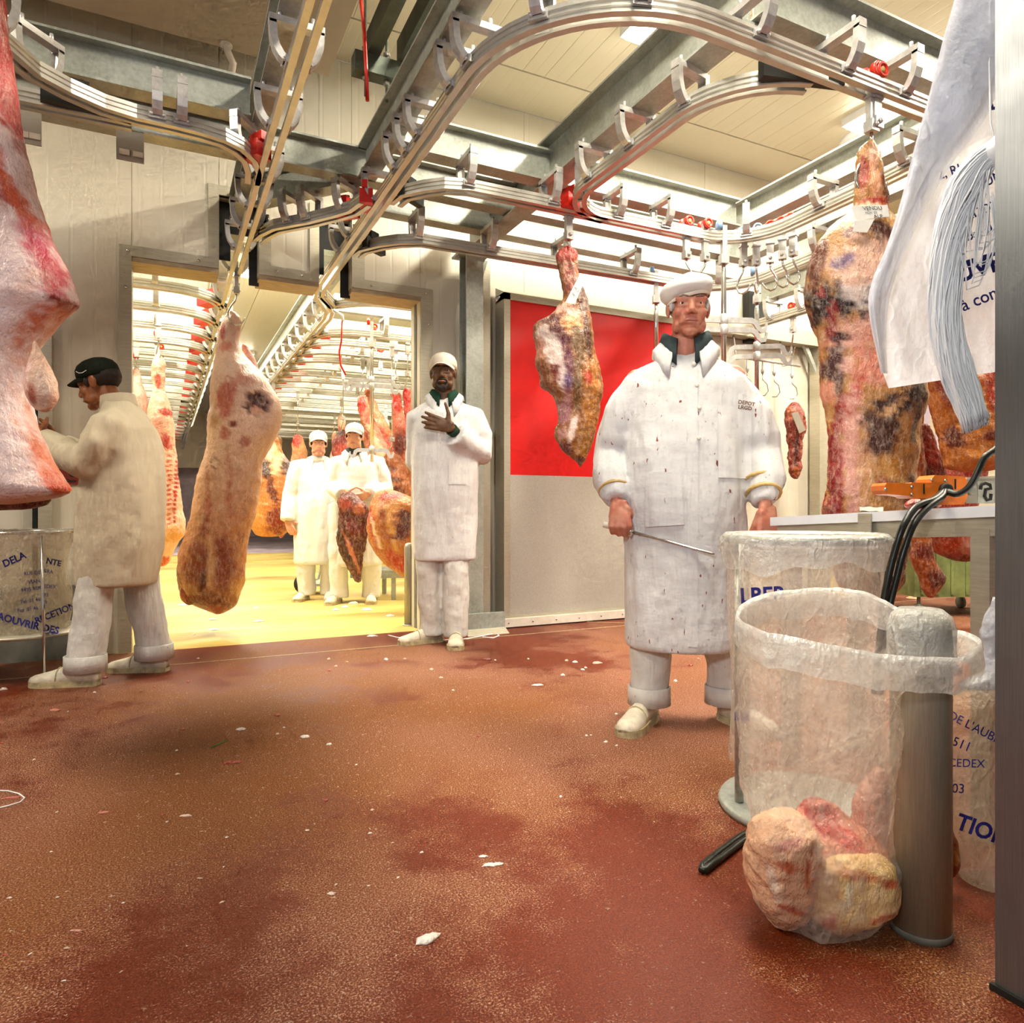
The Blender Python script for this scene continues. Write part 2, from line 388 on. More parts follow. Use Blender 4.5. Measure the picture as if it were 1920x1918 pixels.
class MB:
    def __init__(s): s.v = []; s.f = []; s.sm = []
    def add(s, vs, fs, smooth=False):
        n = len(s.v); s.v += [tuple(p) for p in vs]
        s.f += [tuple(i + n for i in f) for f in fs]; s.sm += [smooth] * len(fs)
        return s
    def box(s, lo, hi, M=None):
        x0, y0, z0 = lo; x1, y1, z1 = hi
        vs = [Vector(p) for p in ((x0, y0, z0), (x1, y0, z0), (x1, y1, z0), (x0, y1, z0), (x0, y0, z1), (x1, y0, z1), (x1, y1, z1), (x0, y1, z1))]
        if M is not None: vs = [M @ p for p in vs]
        return s.add(vs, [(0, 3, 2, 1), (4, 5, 6, 7), (0, 1, 5, 4), (1, 2, 6, 5), (2, 3, 7, 6), (3, 0, 4, 7)])
    def obox(s, c, ax, ay, az):
        c, ax, ay, az = Vector(c), Vector(ax), Vector(ay), Vector(az)
        vs = [c + ax * i + ay * j + az * k for (i, j, k) in ((-1, -1, -1), (1, -1, -1), (1, 1, -1), (-1, 1, -1), (-1, -1, 1), (1, -1, 1), (1, 1, 1), (-1, 1, 1))]
        return s.add(vs, [(0, 3, 2, 1), (4, 5, 6, 7), (0, 1, 5, 4), (1, 2, 6, 5), (2, 3, 7, 6), (3, 0, 4, 7)])
    def rings(s, rs, cap=True, closed=False, smooth=True):
        n = len(rs[0]); vs = [p for r in rs for p in r]; fs = []
        m = len(rs)
        for i in range(m if closed else m - 1):
            a, b = i * n, ((i + 1) % m) * n
            for j in range(n):
                k = (j + 1) % n; fs.append((a + j, a + k, b + k, b + j))
        if cap and not closed:
            fs.append(tuple(range(n - 1, -1, -1))); fs.append(tuple((m - 1) * n + j for j in range(n)))
        return s.add(vs, fs, smooth)
    def tube(s, pts, r, seg=8, cap=True, closed=False, up=None):
        pts = [Vector(p) for p in pts]; n = len(pts)
        rr = r if isinstance(r, (list, tuple)) else [r] * n
        rs = []; prev = None
        for i, p in enumerate(pts):
            a = pts[(i - 1) % n] if (i or closed) else p; b = pts[(i + 1) % n] if (i < n - 1 or closed) else p
            t = (b - a).normalized()
            if prev is None:
                u = Vector((0, 0, 1)) if abs(t.z) < 0.9 else Vector((1, 0, 0))
                u = (u - t * u.dot(t)).normalized()
            else:
                u = (prev - t * prev.dot(t)).normalized()
            prev = u; v = t.cross(u)
            q = rr[i] if isinstance(rr[i], (list, tuple)) else (rr[i], rr[i])
            rs.append([p + (u * math.cos(2 * math.pi * k / seg) * q[0] + v * math.sin(2 * math.pi * k / seg) * q[1]) for k in range(seg)])
        return s.rings(rs, cap, closed)
    def capsule(s, a, b, ra, rb, seg=10):
        a, b = Vector(a), Vector(b); t = (b - a)
        L = t.length; t = t.normalized() if L > 1e-6 else Vector((0, 0, 1))
        P = []; Rr = []
        for k in (0.999, 0.8, 0.5, 0.2): P.append(a - t * ra * math.sin(k * math.pi / 2)); Rr.append(ra * max(0.03, math.cos(k * math.pi / 2)))
        P.append(a); Rr.append(ra); P.append(b + t * 1e-5); Rr.append(rb)
        for k in (0.2, 0.5, 0.8, 0.999): P.append(b + t * rb * math.sin(k * math.pi / 2)); Rr.append(rb * max(0.03, math.cos(k * math.pi / 2)))
        u = Vector((0, 0, 1)) if abs(t.z) < 0.9 else Vector((1, 0, 0))
        u = (u - t * u.dot(t)).normalized(); v = t.cross(u)
        return s.rings([[p + u * math.cos(2 * math.pi * k / seg) * r + v * math.sin(2 * math.pi * k / seg) * r for k in range(seg)] for p, r in zip(P, Rr)])
    def ell(s, c, r, M=None, seg=14, nr=9):
        rs = []
        for i in range(nr):
            t = -math.pi / 2 + math.pi * (i + 0.12) / (nr - 1 + 0.24)
            ring = []
            for k in range(seg):
                a = 2 * math.pi * k / seg
                p = Vector((math.cos(a) * math.cos(t) * r[0], math.sin(a) * math.cos(t) * r[1], math.sin(t) * r[2])) + Vector(c)
                ring.append(M @ p if M is not None else p)
            rs.append(ring)
        return s.rings(rs)
    def lathe(s, c, prof, seg=24, ax=(0, 0, 1), cap=True, closed=False):
        c = Vector(c); t = Vector(ax).normalized()
        u = Vector((1, 0, 0)) if abs(t.x) < 0.9 else Vector((0, 1, 0)); u = (u - t * u.dot(t)).normalized(); v = t.cross(u)
        return s.rings([[c + t * z + (u * math.cos(2 * math.pi * k / seg) + v * math.sin(2 * math.pi * k / seg)) * r for k in range(seg)] for (r, z) in prof], cap, closed)
    def prism(s, poly, vec):
        vec = Vector(vec); n = len(poly); a = [Vector(p) for p in poly]
        return s.add(a + [p + vec for p in a], [tuple(range(n - 1, -1, -1)), tuple(range(n, 2 * n))] + [(i, (i + 1) % n, (i + 1) % n + n, i + n) for i in range(n)])
    def sweep(s, poly, pts, side=None):
        """poly of (u, w): u across (side), w up, along pts in a level path"""
        rs = []; n = len(pts); pts = [Vector(p) for p in pts]
        for i, p in enumerate(pts):
            t = (pts[min(i + 1, n - 1)] - pts[max(i - 1, 0)]); t.z = 0; t.normalize()
            sd = Vector((t.y, -t.x, 0))
            rs.append([p + sd * u + UP * w for (u, w) in poly])
        return s.rings(rs, True, False, False)
    def mesh(s, name, M=None):
        me = bpy.data.meshes.new(name)
        vs = s.v if M is None else [tuple(M @ Vector(p)) for p in s.v]
        me.from_pydata(vs, [], s.f)
        me.polygons.foreach_set('use_smooth', s.sm)
        me.update(); bm = bmesh.new(); bm.from_mesh(me); bmesh.ops.recalc_face_normals(bm, faces=bm.faces); bm.to_mesh(me); bm.free()
        return me
    def build(s, name, mat, parent=None, local=False):
        """vertices are in world space unless local; a top-level mesh gets its origin at its base centre"""
        if parent is not None:
            me = s.mesh(name, None if local else world_of(parent).inverted())
            return link_mesh(name, me, mat, parent)
        a = np.array(s.v); c = Vector(((a[:, 0].min() + a[:, 0].max()) / 2, (a[:, 1].min() + a[:, 1].max()) / 2, a[:, 2].min()))
        me = s.mesh(name, Matrix.Translation(-c))
        return link_mesh(name, me, mat, None, c)

def fine(mb, voxel, smooth=3, fac=0.5, name='m'):
    """one continuous skin over overlapping closed shapes"""
    me = bpy.data.meshes.new(name); me.from_pydata(mb.v, [], mb.f); me.update()
    bm = bmesh.new(); bm.from_mesh(me); bmesh.ops.recalc_face_normals(bm, faces=bm.faces); bm.to_mesh(me); bm.free()
    o = bpy.data.objects.new(name, me); COL.objects.link(o)
    r = o.modifiers.new('r', 'REMESH'); r.mode = 'VOXEL'; r.voxel_size = voxel; r.use_smooth_shade = True
    if smooth:
        q = o.modifiers.new('s', 'SMOOTH'); q.factor = fac; q.iterations = smooth
    dg = bpy.context.evaluated_depsgraph_get()
    out = bpy.data.meshes.new_from_object(o.evaluated_get(dg))
    bpy.data.objects.remove(o); bpy.data.meshes.remove(me)
    out.polygons.foreach_set('use_smooth', [True] * len(out.polygons))
    return out
def vco(me):
    a = np.empty(len(me.vertices) * 3); me.vertices.foreach_get('co', a); return a.reshape(-1, 3)
def vno(me):
    a = np.empty(len(me.vertices) * 3); me.vertices.foreach_get('normal', a); return a.reshape(-1, 3)
def set_vco(me, a):
    me.vertices.foreach_set('co', a.ravel()); me.update()
def smoothline(ys, xs, q):
    """monotone-ish smooth interpolation (Catmull-Rom through the given points)"""
    ys = np.array(ys, float); xs = np.array(xs, float); q = np.asarray(q, float)
    i = np.clip(np.searchsorted(ys, q, 'right') - 1, 0, len(ys) - 2)
    h = ys[i + 1] - ys[i]; t = (q - ys[i]) / h
    m = np.gradient(xs, ys)
    return (2 * t**3 - 3 * t**2 + 1) * xs[i] + (t**3 - 2 * t**2 + t) * h * m[i] + (-2 * t**3 + 3 * t**2) * xs[i + 1] + (t**3 - t**2) * h * m[i + 1]

def text2d(s, size, bold=0.0, shear=0.0):
    cu = bpy.data.curves.new('t', 'FONT'); cu.body = s; cu.size = size; cu.offset = bold; cu.shear = shear
    cu.resolution_u = 3
    o = bpy.data.objects.new('t', cu); COL.objects.link(o)
    dg = bpy.context.evaluated_depsgraph_get()
    me = bpy.data.meshes.new_from_object(o.evaluated_get(dg))
    v = [tuple(p.co) for p in me.vertices]; f = [tuple(p.vertices) for p in me.polygons]
    bpy.data.objects.remove(o); bpy.data.curves.remove(cu); bpy.data.meshes.remove(me)
    return v, f
def lettering(lines, mapf, mat, parent, name='printed_lettering', label=None):
    """lines: (string, size, x, y, bold, angle, bow): flat print laid on a surface through mapf(x, y)"""
    mb = MB()
    for (s, size, x0, y0, bold, ang, bow) in lines:
        v, f = text2d(s, size, bold)
        c, sn = math.cos(ang), math.sin(ang)
        xm = max([p[0] for p in v] + [1e-6])
        q = []
        for p in v:
            yy = p[1] + bow * (1 - (2 * p[0] / xm - 1) ** 2)
            q.append(mapf(x0 + p[0] * c - yy * sn, y0 + p[0] * sn + yy * c))
        mb.add(q, f)
    o = mb.build(name, mat, parent)
    if label: o['label'] = label
    return o

def arc(c, r, a0, a1, n=10, z=0.0):
    return [Vector((c[0] + r * math.cos(math.radians(a0 + (a1 - a0) * k / n)), c[1] + r * math.sin(math.radians(a0 + (a1 - a0) * k / n)), z)) for k in range(n + 1)]
# ------------------------------------------------------------------ the room
ST = dict(kind='structure')
def struct(name, mb, mat, label, cat=None):
    o = mb.build(name, mat); tag(o, label, cat or name.split('_')[0], kind='structure'); return o
WALLY, CEIL = 4.85, 3.93
fl_o = struct('floor', MB().box((-5, -3.2, -0.1), (10, 4.82, 0.0)), 'red_resin_floor', 'red-brown gritty resin floor of the cutting room')
MB().box((-5, 4.345, -0.02), (10, 4.353, 0.0012)).build('floor_joint', 'sole_cream', fl_o)
q = G(1148, 1172); MB().obox((3.35, 4.33, -0.01), (0.9, -0.62, 0), (0.003, 0.004, 0), (0, 0, 0.0112)).build('floor_joint', 'sole_cream', fl_o)
struct('floor_back', MB().box((-7, 4.82, -0.1), (10, 15.2, 0.0)), 'ochre_floor', 'ochre yellow floor of the cold room through the doorway')
struct('floor_far', MB().box((-7, 15.2, -0.1), (10, 26, 0.0)), 'lilac_floor', 'lilac grey floor at the far end of the cold room')

# back wall of ribbed sandwich panels round the doorway with its two rail notches
wb = thing('wall_back', 'cream ribbed panel wall around the doorway to the cold room', 'wall', (0, WALLY, 0), kind='structure')
def panel(x0, x1, z0, z1, y0=WALLY, y1=5.05, par=None, mat='wall_panel_cream'):
    MB().box((x0 + 0.0015, y0, z0), (x1 - 0.0015, y1, z1)).box((x0 - 0.002, y0 + 0.004, z0 + 0.001), (x0 + 0.002, y1 - 0.01, z1 - 0.001)).build('wall_panel', mat, par or wb)
xs = [-5.0, -4.1, -3.15, -2.2, -1.2, -0.168]
for a, b in zip(xs[:-1], xs[1:]): panel(a, b, 0, CEIL)
panel(-0.168, 0.32, 2.39, CEIL); panel(0.32, 0.56, 2.857, CEIL); panel(0.56, 0.944, 2.39, CEIL); panel(0.944, 1.165, 2.857, CEIL); panel(1.165, 1.66, 2.39, CEIL)
xs = [1.66, 2.5, 3.4, 4.3, 5.62]
for a, b in zip(xs[:-1], xs[1:]): panel(a, b, 0, CEIL)
# stainless trims round the doorway
def trim(name, lo, hi, label, mat='stainless_trim'):
    o = struct(name, MB().box(lo, hi), mat, label, 'trim'); return o
YF = WALLY - 0.014
trim('trim_1', (-0.236, YF, 0), (-0.168, 5.06, 2.39), 'stainless left jamb of the cold room doorway')
trim('trim_2', (1.66, YF, 0), (1.752, 5.06, 2.39), 'stainless right jamb of the cold room doorway')
hd = thing('trim_3', 'stepped stainless head frame over the doorway with two rail notches', 'trim', (0.75, WALLY, 2.39), kind='structure')
FWD = 0.064
for (lo, hi) in [((-0.236, 2.39), (0.256, 2.455)), ((0.256, 2.39), (0.32, 2.92)), ((0.32, 2.857), (0.56, 2.92)), ((0.56, 2.39), (0.635, 2.92)),
                 ((0.635, 2.39), (0.881, 2.455)), ((0.881, 2.39), (0.944, 2.92)), ((0.944, 2.857), (1.165, 2.92)), ((1.165, 2.39), (1.253, 2.92)), ((1.253, 2.39), (1.752, 2.455))]:
    MB().box((lo[0], YF, lo[1]), (hi[0], WALLY + 0.02, hi[1])).build('frame_piece', 'stainless_trim', hd)
for (a, b) in ((-0.168, 0.32), (0.56, 0.944), (1.165, 1.66)):
    MB().box((a, YF + 0.005, 2.36), (b, 5.06, 2.39)).build('lintel_underside', 'lintel_reflection_tan', hd)  # underside of the stainless lintel, its warm reflection put into the colour
for (x, z) in ((-0.19, 2.42), (0.2, 2.42), (0.67, 2.42), (0.83, 2.42), (1.3, 2.42), (1.7, 2.42), (-0.2, 2.2), (1.72, 2.2)):
    MB().lathe((x, YF, z), [(0.0095, 0), (0.0095, 0.004), (0.004, 0.008)], 10, (0, -1, 0)).build('screw_head', 'chrome', hd)
MB().box((1.652, 4.925, 0), (1.662, 4.965, 2.38)).build('door_gasket', 'plinth_grey', hd)
# black rubber flaps beside each rail in the notches
for k, (a, b, cx) in enumerate(((0.32, 0.56, 0.45), (0.944, 1.165, 1.05))):
    t = thing('rubber_curtain', ('black rubber flaps hanging round the left rail notch', 'black rubber flaps hanging round the right rail notch')[k], 'curtain', ((a + b) / 2, 4.95, 2.35))
    MB().box((a, 4.935, 2.48), (cx - 0.055, 4.947, 2.857)).build('flap', 'rubber_black', t)
    MB().box((cx + 0.058, 4.935, 2.34), (b + 0.01, 4.947, 2.857)).build('flap', 'rubber_black', t)
    MB().box((cx - 0.055, 4.935, 2.66), (cx + 0.058, 4.947, 2.857)).build('flap', 'rubber_black', t)
    MB().box((b + 0.0, 4.86, 2.40), (b + 0.022, 4.93, 2.86)).build('clamp_strip', 'galvanised_steel', t)
# plinth and channel on the left wall
MB_ = MB().box((-5, WALLY - 0.05, 0), (-0.30, WALLY, 0.42))
struct('baseboard_back', MB_, 'plinth_grey', 'grey plinth along the foot of the left wall', 'baseboard')
ch = thing('wall_channel', 'tall steel channel fixed to the left wall behind the stooping man', 'channel', (-0.6, WALLY - 0.03, 0.42))
MB().box((-0.665, WALLY - 0.04, 0.42), (-0.635, WALLY - 0.002, 2.35)).build('slot', 'rubber_black', ch)
MB().box((-0.635, WALLY - 0.06, 0.42), (-0.57, WALLY - 0.002, 2.35)).build('rail', 'stainless_trim', ch)
sg = thing('warning_sign', 'dark red notice with black lettering behind the stooping man', 'sign', WY(138, 905, WALLY - 0.012))
a_, b_ = WY(104, 908, WALLY - 0.012), WY(166, 880, WALLY - 0.012)
MB().box((a_.x, WALLY - 0.014, a_.z), (b_.x, WALLY - 0.003, b_.z)).build('plate', 'sign_red', sg)
lettering([('CO', 0.032, WY(131, 0, WALLY).x, WY(131, 894, WALLY).z, 0.002, 0, 0), ('Dans', 0.026, WY(124, 0, WALLY).x, WY(124, 904, WALLY).z, 0.001, 0, 0)],
          lambda x, y: Vector((x, WALLY - 0.0155, y)), 'print_black', sg)
# ceiling planks running into the room
ce = thing('ceiling', 'cream ribbed ceiling planks over the cutting room', 'ceiling', (2, 1, CEIL), kind='structure')
pm = MB().box((-0.0838, -2.25, 0), (0.0838, 2.25, 0.06)).mesh('ceiling_plank')
pm2 = MB().box((-0.0838, -1.7, 0), (0.0838, 1.7, 0.06)).mesh('ceiling_plank')
pm.materials.append(M_('ceiling_panel_cream')); pm2.materials.append(M_('ceiling_panel_cream'))
for k in range(80):
    x = -4.8 + 0.17 * k
    for (me, yc) in ((pm, 2.14), (pm2, -1.85)):
        o = bpy.data.objects.new('ceiling_plank', me); COL.objects.link(o); o.parent = ce; o.location = (x - 2, yc - 1, 0)
MB().box((-5, 4.40, CEIL - 0.004), (9, 4.84, CEIL + 0.05)).build('ceiling_border', 'ceiling_panel_cream', ce)
MB().box((-5, -3.5, CEIL + 0.061), (10, 4.9, CEIL + 0.08)).build('ceiling_backing', 'grey_paint', ce)
cb = thing('ceiling_back', 'cream ceiling planks over the cold room', 'ceiling', (0, 12, CEIL), kind='structure')
pm3 = MB().box((-0.297, -9.9, 0), (0.297, 9.9, 0.06)).mesh('ceiling_plank'); pm3.materials.append(M_('ceiling_panel_cream'))
for k in range(28):
    o = bpy.data.objects.new('ceiling_plank', pm3); COL.objects.link(o); o.parent = cb; o.location = (-6.9 + 0.6 * k, 3.0, 0)
MB().box((-7, 5.05, CEIL + 0.061), (10, 26, CEIL + 0.08)).build('ceiling_backing', 'grey_paint', cb)
# cold room shell, and the end of the cutting room on the right
struct('wall_left', MB().box((-7.1, 5.05, 0), (-7.0, 26, CEIL)), 'wall_panel_cream', 'cream left wall of the cold room')
struct('wall_right', MB().box((9.9, -3, 0), (10.0, 26, CEIL)), 'wall_panel_cream', 'cream wall at the right end of the cutting room')
we = thing('wall_far', 'far end wall of the cold room with an opening at its foot', 'wall', (0, 24, 0), kind='structure')
panel(-7, -2.6, 0, CEIL, 24, 24.1, we); panel(-2.6, 6, 2.2, CEIL, 24, 24.1, we, 'soffit_grey'); panel(6, 10, 0, CEIL, 24, 24.1, we)
struct('wall_side', MB().box((-2.6, 25.4, 0), (6, 25.5, 2.4)), 'lilac_floor', 'lilac wall glimpsed beyond the far opening', 'wall')
# evaporator tray under the ceiling with its drain pipe
pa, pb = WZ(616, 143, 3.60), WZ(400, 94, 3.60)
ev = thing('evaporator', 'flat grey underside of the evaporator hung below the ceiling', 'cooler', (0, pa.y - 1.6, 3.60))
MB().box((-1.35, 0.6, 3.60), (pa.x, pa.y, 3.66)).build('drip_tray', 'soffit_grey', ev)
MB().box((-1.30, 0.65, 3.66), (pa.x - 0.05, pa.y - 0.05, CEIL)).build('housing', 'soffit_grey', ev)
dp = thing('drain_pipe', 'white bent drain pipe under the evaporator by the wall', 'pipe', W(432, 150, 4.3))
MB().tube([W(424, 84, 4.16), W(428, 100, 4.18), W(437, 118, 4.22), W(434, 135, 4.26), W(431, 152, 4.32)], 0.021, 10).build('pipe', 'white_pipe', dp)
MB().lathe(W(424, 84, 4.16), [(0.035, -0.01), (0.035, 0.03), (0.02, 0.05)], 12).build('flange', 'white_pipe', dp)
# luminaires
ORD = 'first second third fourth fifth sixth seventh eighth ninth tenth eleventh twelfth thirteenth fourteenth fifteenth sixteenth seventeenth eighteenth nineteenth twentieth twenty-first twenty-second twenty-third twenty-fourth'.split()
for i, (x, y, ln, w, p) in enumerate(LUM):
    t = thing('fluorescent_lamp', ['glaring fluorescent lamp on the ceiling above the curved rail', 'added unseen ceiling lamp that brightens the left wall', 'ceiling lamp above the open floor', 'ceiling lamp over the right end of the room', 'ceiling lamp near the right end of the back wall', 'ceiling lamp at the far right end'][i], 'lamp', (x, y, 3.84))
    MB().box((x - w / 2 - 0.02, y - ln / 2 - 0.03, 3.87), (x + w / 2 + 0.02, y + ln / 2 + 0.03, 3.93)).build('housing', 'white_plastic', t)
    MB().box((x - w / 2, y - ln / 2, 3.842), (x + w / 2, y + ln / 2, 3.87)).build('diffuser', 'tube_glow', t)
for (x, y) in LUMB:
    t = thing('fluorescent_lamp', 'fluorescent lamp on the cold room ceiling, ' + ORD[LUMB.index((x, y))] + ' of its row', 'lamp', (x, y, 3.84), group='cold room ceiling lamps')
    MB().box((x - 0.78, y - 0.15, 3.87), (x + 0.78, y + 0.15, 3.93)).build('housing', 'white_plastic', t)
    MB().box((x - 0.75, y - 0.12, 3.842), (x + 0.75, y + 0.12, 3.87)).build('diffuser', 'tube_glow', t)
cg = thing('ceiling_vent', 'round ceiling air vent above the hanging hindquarter', 'vent', WZ(1640, 262, CEIL - 0.03))
c = WZ(1640, 262, CEIL - 0.012)
MB().lathe(c, [(0.10, 0), (0.26, -0.03), (0.27, 0.0), (0.27, 0.011)], 28, cap=False).build('ring', 'white_plastic', cg)
MB().lathe(c, [(0.02, -0.02), (0.17, -0.015), (0.17, 0.0), (0.02, 0.0)], 24).build('disc', 'plinth_grey', cg)

# sliding door with red upper panel
DY = 4.66
d0, dtop = WY(944, 548, DY), WY(944, 548, DY).z
dx0, dx1 = d0.x, 4.02
dr = thing('door_1', 'red and grey sliding door in a stainless frame', 'door', ((dx0 + dx1) / 2, DY, 0), kind='structure')
fw = 0.05; zs = WY(950, 890, DY).z; zb = WY(930, 1163, DY).z
MB().box((dx0, DY - 0.012, zb), (dx0 + fw, 4.80, dtop)).build('frame_stile', 'stainless_trim', dr)
MB().box((dx1 - fw, DY - 0.012, zb), (dx1, 4.80, dtop)).build('frame_stile', 'stainless_trim', dr)
MB().box((dx0, DY - 0.012, dtop - fw), (dx1, 4.80, dtop)).build('frame_rail', 'stainless_trim', dr)
MB().prism([(dx0, DY - 0.012, dtop), (dx0, 4.80, dtop), (dx0 + 0.0, 4.80, dtop + 0.07)], (dx1 - dx0, 0, 0)).build('frame_bevel', 'wall_panel_cream', dr)
MB().box((dx0 + fw, DY, zs), (dx1 - fw, 4.78, dtop - fw)).build('red_panel', 'door_red', dr)
MB().box((dx0 + fw, DY - 0.003, zb + 0.03), (dx1 - fw, 4.78, zs)).build('grey_panel', 'door_grey', dr)
MB().box((dx0 + fw, DY - 0.008, zb + 0.01), (dx1 - fw, DY, zb + 0.03)).build('kick_edge', 'stainless_trim', dr)
MB().box((dx0 - 0.06, DY - 0.045, zb - 0.05), (dx1, DY + 0.02, zb + 0.01)).build('bottom_seal', 'white_pipe', dr)
MB().box((dx0 - 0.06, DY - 0.04, zb - 0.075), (dx1, DY + 0.02, zb - 0.05)).build('seal_lip', 'rubber_black', dr)
for k in range(9):
    MB().lathe((dx0 + 0.02 + 0.2 * k, DY - 0.045, zb - 0.02), [(0.006, 0), (0.006, 0.003)], 8, (0, -1, 0)).build('screw_head', 'chrome', dr)
# posts beside the door
pc = thing('steel_column', 'galvanised steel column standing between the doorway and the red door', 'column', (1.97, 4.64, 0))
MB().box((1.905, 4.575, 0.0), (2.035, 4.587, 2.66)).build('flange', 'galvanised_steel', pc)
MB().box((1.905, 4.693, 0.0), (2.035, 4.705, 2.66)).build('flange', 'galvanised_steel', pc)
MB().box((1.964, 4.587, 0.0), (1.976, 4.693, 2.66)).build('web', 'galvanised_steel', pc)
MB().box((1.86, 4.54, 2.66), (2.08, 4.74, 2.676)).build('cap_plate', 'galvanised_steel', pc)
MB().prism([(2.036, 4.64, 2.655), (2.036, 4.64, 2.45), (2.10, 4.64, 2.655)], (0, 0.012, 0)).build('gusset', 'galvanised_steel', pc)
kb = thing('floor_kerb', 'low galvanised kerb plate at the foot of the column', 'kerb', (1.99, 4.55, 0))
MB().box((1.86, 4.50, 0), (2.17, 4.54, 0.14)).build('plate', 'galvanised_steel', kb)
MB().prism([(1.86, 4.50, 0), (1.86, 4.43, 0), (1.86, 4.50, 0.035)], (0.31, 0, 0)).build('foot_fillet', 'stainless_trim', kb)
sp_ = thing('door_post', 'slim stainless post at the left edge of the red door', 'post', (2.2, 4.72, 0))
MB().box((2.095, 4.72, 0), (2.120, 4.85, 2.75)).build('post_leaf', 'stainless_trim', sp_)
MB().box((2.120, 4.72, 0), (2.155, 4.76, 2.75)).build('post_leaf', 'stainless_trim', sp_)
pq = thing('door_catch', 'small steel catch on the post above the red door frame', 'catch', WY(932, 560, 4.64))
MB().obox(WY(932, 561, 4.64), RT * 0.012 + UP * 0.008, FW * 0.02, UP * 0.010).build('block', 'galvanised_steel', pq)
MB().tube([WY(929, 566, 4.63), WY(937, 556, 4.63)], 0.006, 8).build('pin', 'chrome', pq)
st = thing('doorway_bollard', 'short steel bollard at the right jamb of the doorway', 'bollard', G(767, 1172))
c = G(767, 1172)
MB().lathe(c, [(0.036, 0), (0.036, 0.58), (0.028, 0.608), (0.01, 0.616)], 18).build('tube', 'bollard_steel', st)
MB().lathe(c, [(0.05, 0.0), (0.05, 0.006), (0.037, 0.008)], 18).build('foot_ring', 'galvanised_steel', st)

# foreground steel wall end on the right
pw = struct('wall_front', MB().box((1.325, -0.6, 0.0), (1.95, 0.745, CEIL)), 'stainless_wall', 'brushed stainless steel wall end at the right edge of the photo', 'wall')
MB().box((1.318, -0.6, 0.0), (1.326, 0.751, 0.012)).build('seal_strip', 'rubber_black', pw)

# gantry frame at the end of the back wall
gp = thing('steel_portal', 'cream steel post and head beam at the right end of the back wall', 'portal', WY(1530, 960, 4.78))
xa, xb = WY(1521, 0, 4.80).x, WY(1540, 0, 4.80).x
zt = WY(1530, 655, 4.80).z
MB().box((xa, 4.70, 0), (xb, 4.82, zt + 0.02)).build('post', 'stainless_trim', gp)
MB().box((3.9, 4.70, zt), (xb + 0.05, 4.82, zt + 0.13)).build('head_beam', 'stainless_trim', gp)
MB().prism([(xa - 0.16, 4.74, zt), (xa - 0.11, 4.74, zt), (xa, 4.74, zt - 0.19), (xa, 4.74, zt - 0.25)], (0, 0.03, 0)).build('brace', 'galvanised_steel', gp)
MB().box((xb - 0.04, 4.67, WY(1530, 792, 4.8).z), (xb + 0.02, 4.70, WY(1530, 770, 4.8).z)).build('switch_box', 'tarp_green', gp)
wr = thing('wall_corner', 'pale panel wall beyond the right end of the back wall', 'wall', (7.5, 6.6, 0), kind='structure')
for k in range(5): panel(5.6 + 0.9 * k, 6.5 + 0.9 * k, 0, CEIL, 6.6, 6.7, wr)
cn = thing('wall_cabinet', 'dark open duct and cream cabinet on the back wall above the hook racks', 'cabinet', (4.3, 4.8, 2.0))
za, zb2 = WY(1410, 640, 4.75).z, WY(1410, 545, 4.75).z
MB().box((WY(1402, 0, 4.78).x, 4.76, za), (WY(1432, 0, 4.78).x, 4.84, zb2)).build('duct_mouth', 'rubber_black', cn)
MB().box((WY(1432, 0, 4.78).x + 0.02, 4.74, za + 0.08), (WY(1540, 0, 4.78).x, 4.84, WY(1440, 590, 4.75).z)).build('cabinet_body', 'wall_panel_cream', cn)
# ------------------------------------------------------------------ overhead track
RZ = 2.49
PROF = [(0.011, 0), (0.038, 0), (0.038, 0.006), (0.031, 0.009), (0.031, 0.020), (0.036, 0.023), (0.036, 0.026), (0.031, 0.029), (0.031, 0.040), (0.036, 0.043), (0.036, 0.046), (0.031, 0.049), (0.031, 0.062), (0.023, 0.062), (0.023, 0.008), (0.011, 0.008)]
PROF_L = [(-u, w) for (u, w) in PROF][::-1]
def yoke_mesh():
    mb = MB()
    for s in (-1, 1):
        pts = [(0.086, 0.168), (0.086, 0.140), (0.083, 0.105), (0.074, 0.075), (0.058, 0.050), (0.042, 0.036)]
        rs = []
        for i, (x, z) in enumerate(pts):
            a = pts[max(i - 1, 0)]; b = pts[min(i + 1, len(pts) - 1)]
            t = Vector((b[0] - a[0], 0, b[1] - a[1])).normalized(); n = Vector((t.z, 0, -t.x)) * 0.013
            p = Vector((x, 0, z)); w = 0.020
            ring = [p + n + Vector((0, w, 0)), p + n * 0.1 + Vector((0, w * 0.45, 0)), p + n * 0.1 - Vector((0, w * 0.45, 0)), p + n - Vector((0, w, 0)), p - n - Vector((0, w, 0)), p - n + Vector((0, w, 0))]
            rs.append([Vector((v.x * s, v.y, v.z)) for v in ring])
        mb.rings(rs, True, False, False)
        mb.obox((0.038 * s, 0, 0.03), (0.006, 0, 0), (0, 0.034, 0), (0, 0, 0.014))
        for q in (-0.022, 0.022): mb.lathe((0.043 * s, q, 0.03), [(0.008, 0), (0.008, 0.008), (0.004, 0.012)], 6, (s, 0, 0))
    mb.box((-0.101, -0.020, 0.166), (0.101, 0.020, 0.190))
    mb.box((-0.101, -0.020, 0.158), (-0.075, 0.020, 0.168)).box((0.075, -0.020, 0.158), (0.101, 0.020, 0.168))
    for s in (-1, 1): mb.lathe((0.06 * s, 0, 0.19), [(0.008, 0), (0.008, 0.03)], 6)
    me = mb.mesh('hanger_bracket'); me.materials.append(M_('cast_bracket')); return me
YOKE = yoke_mesh()
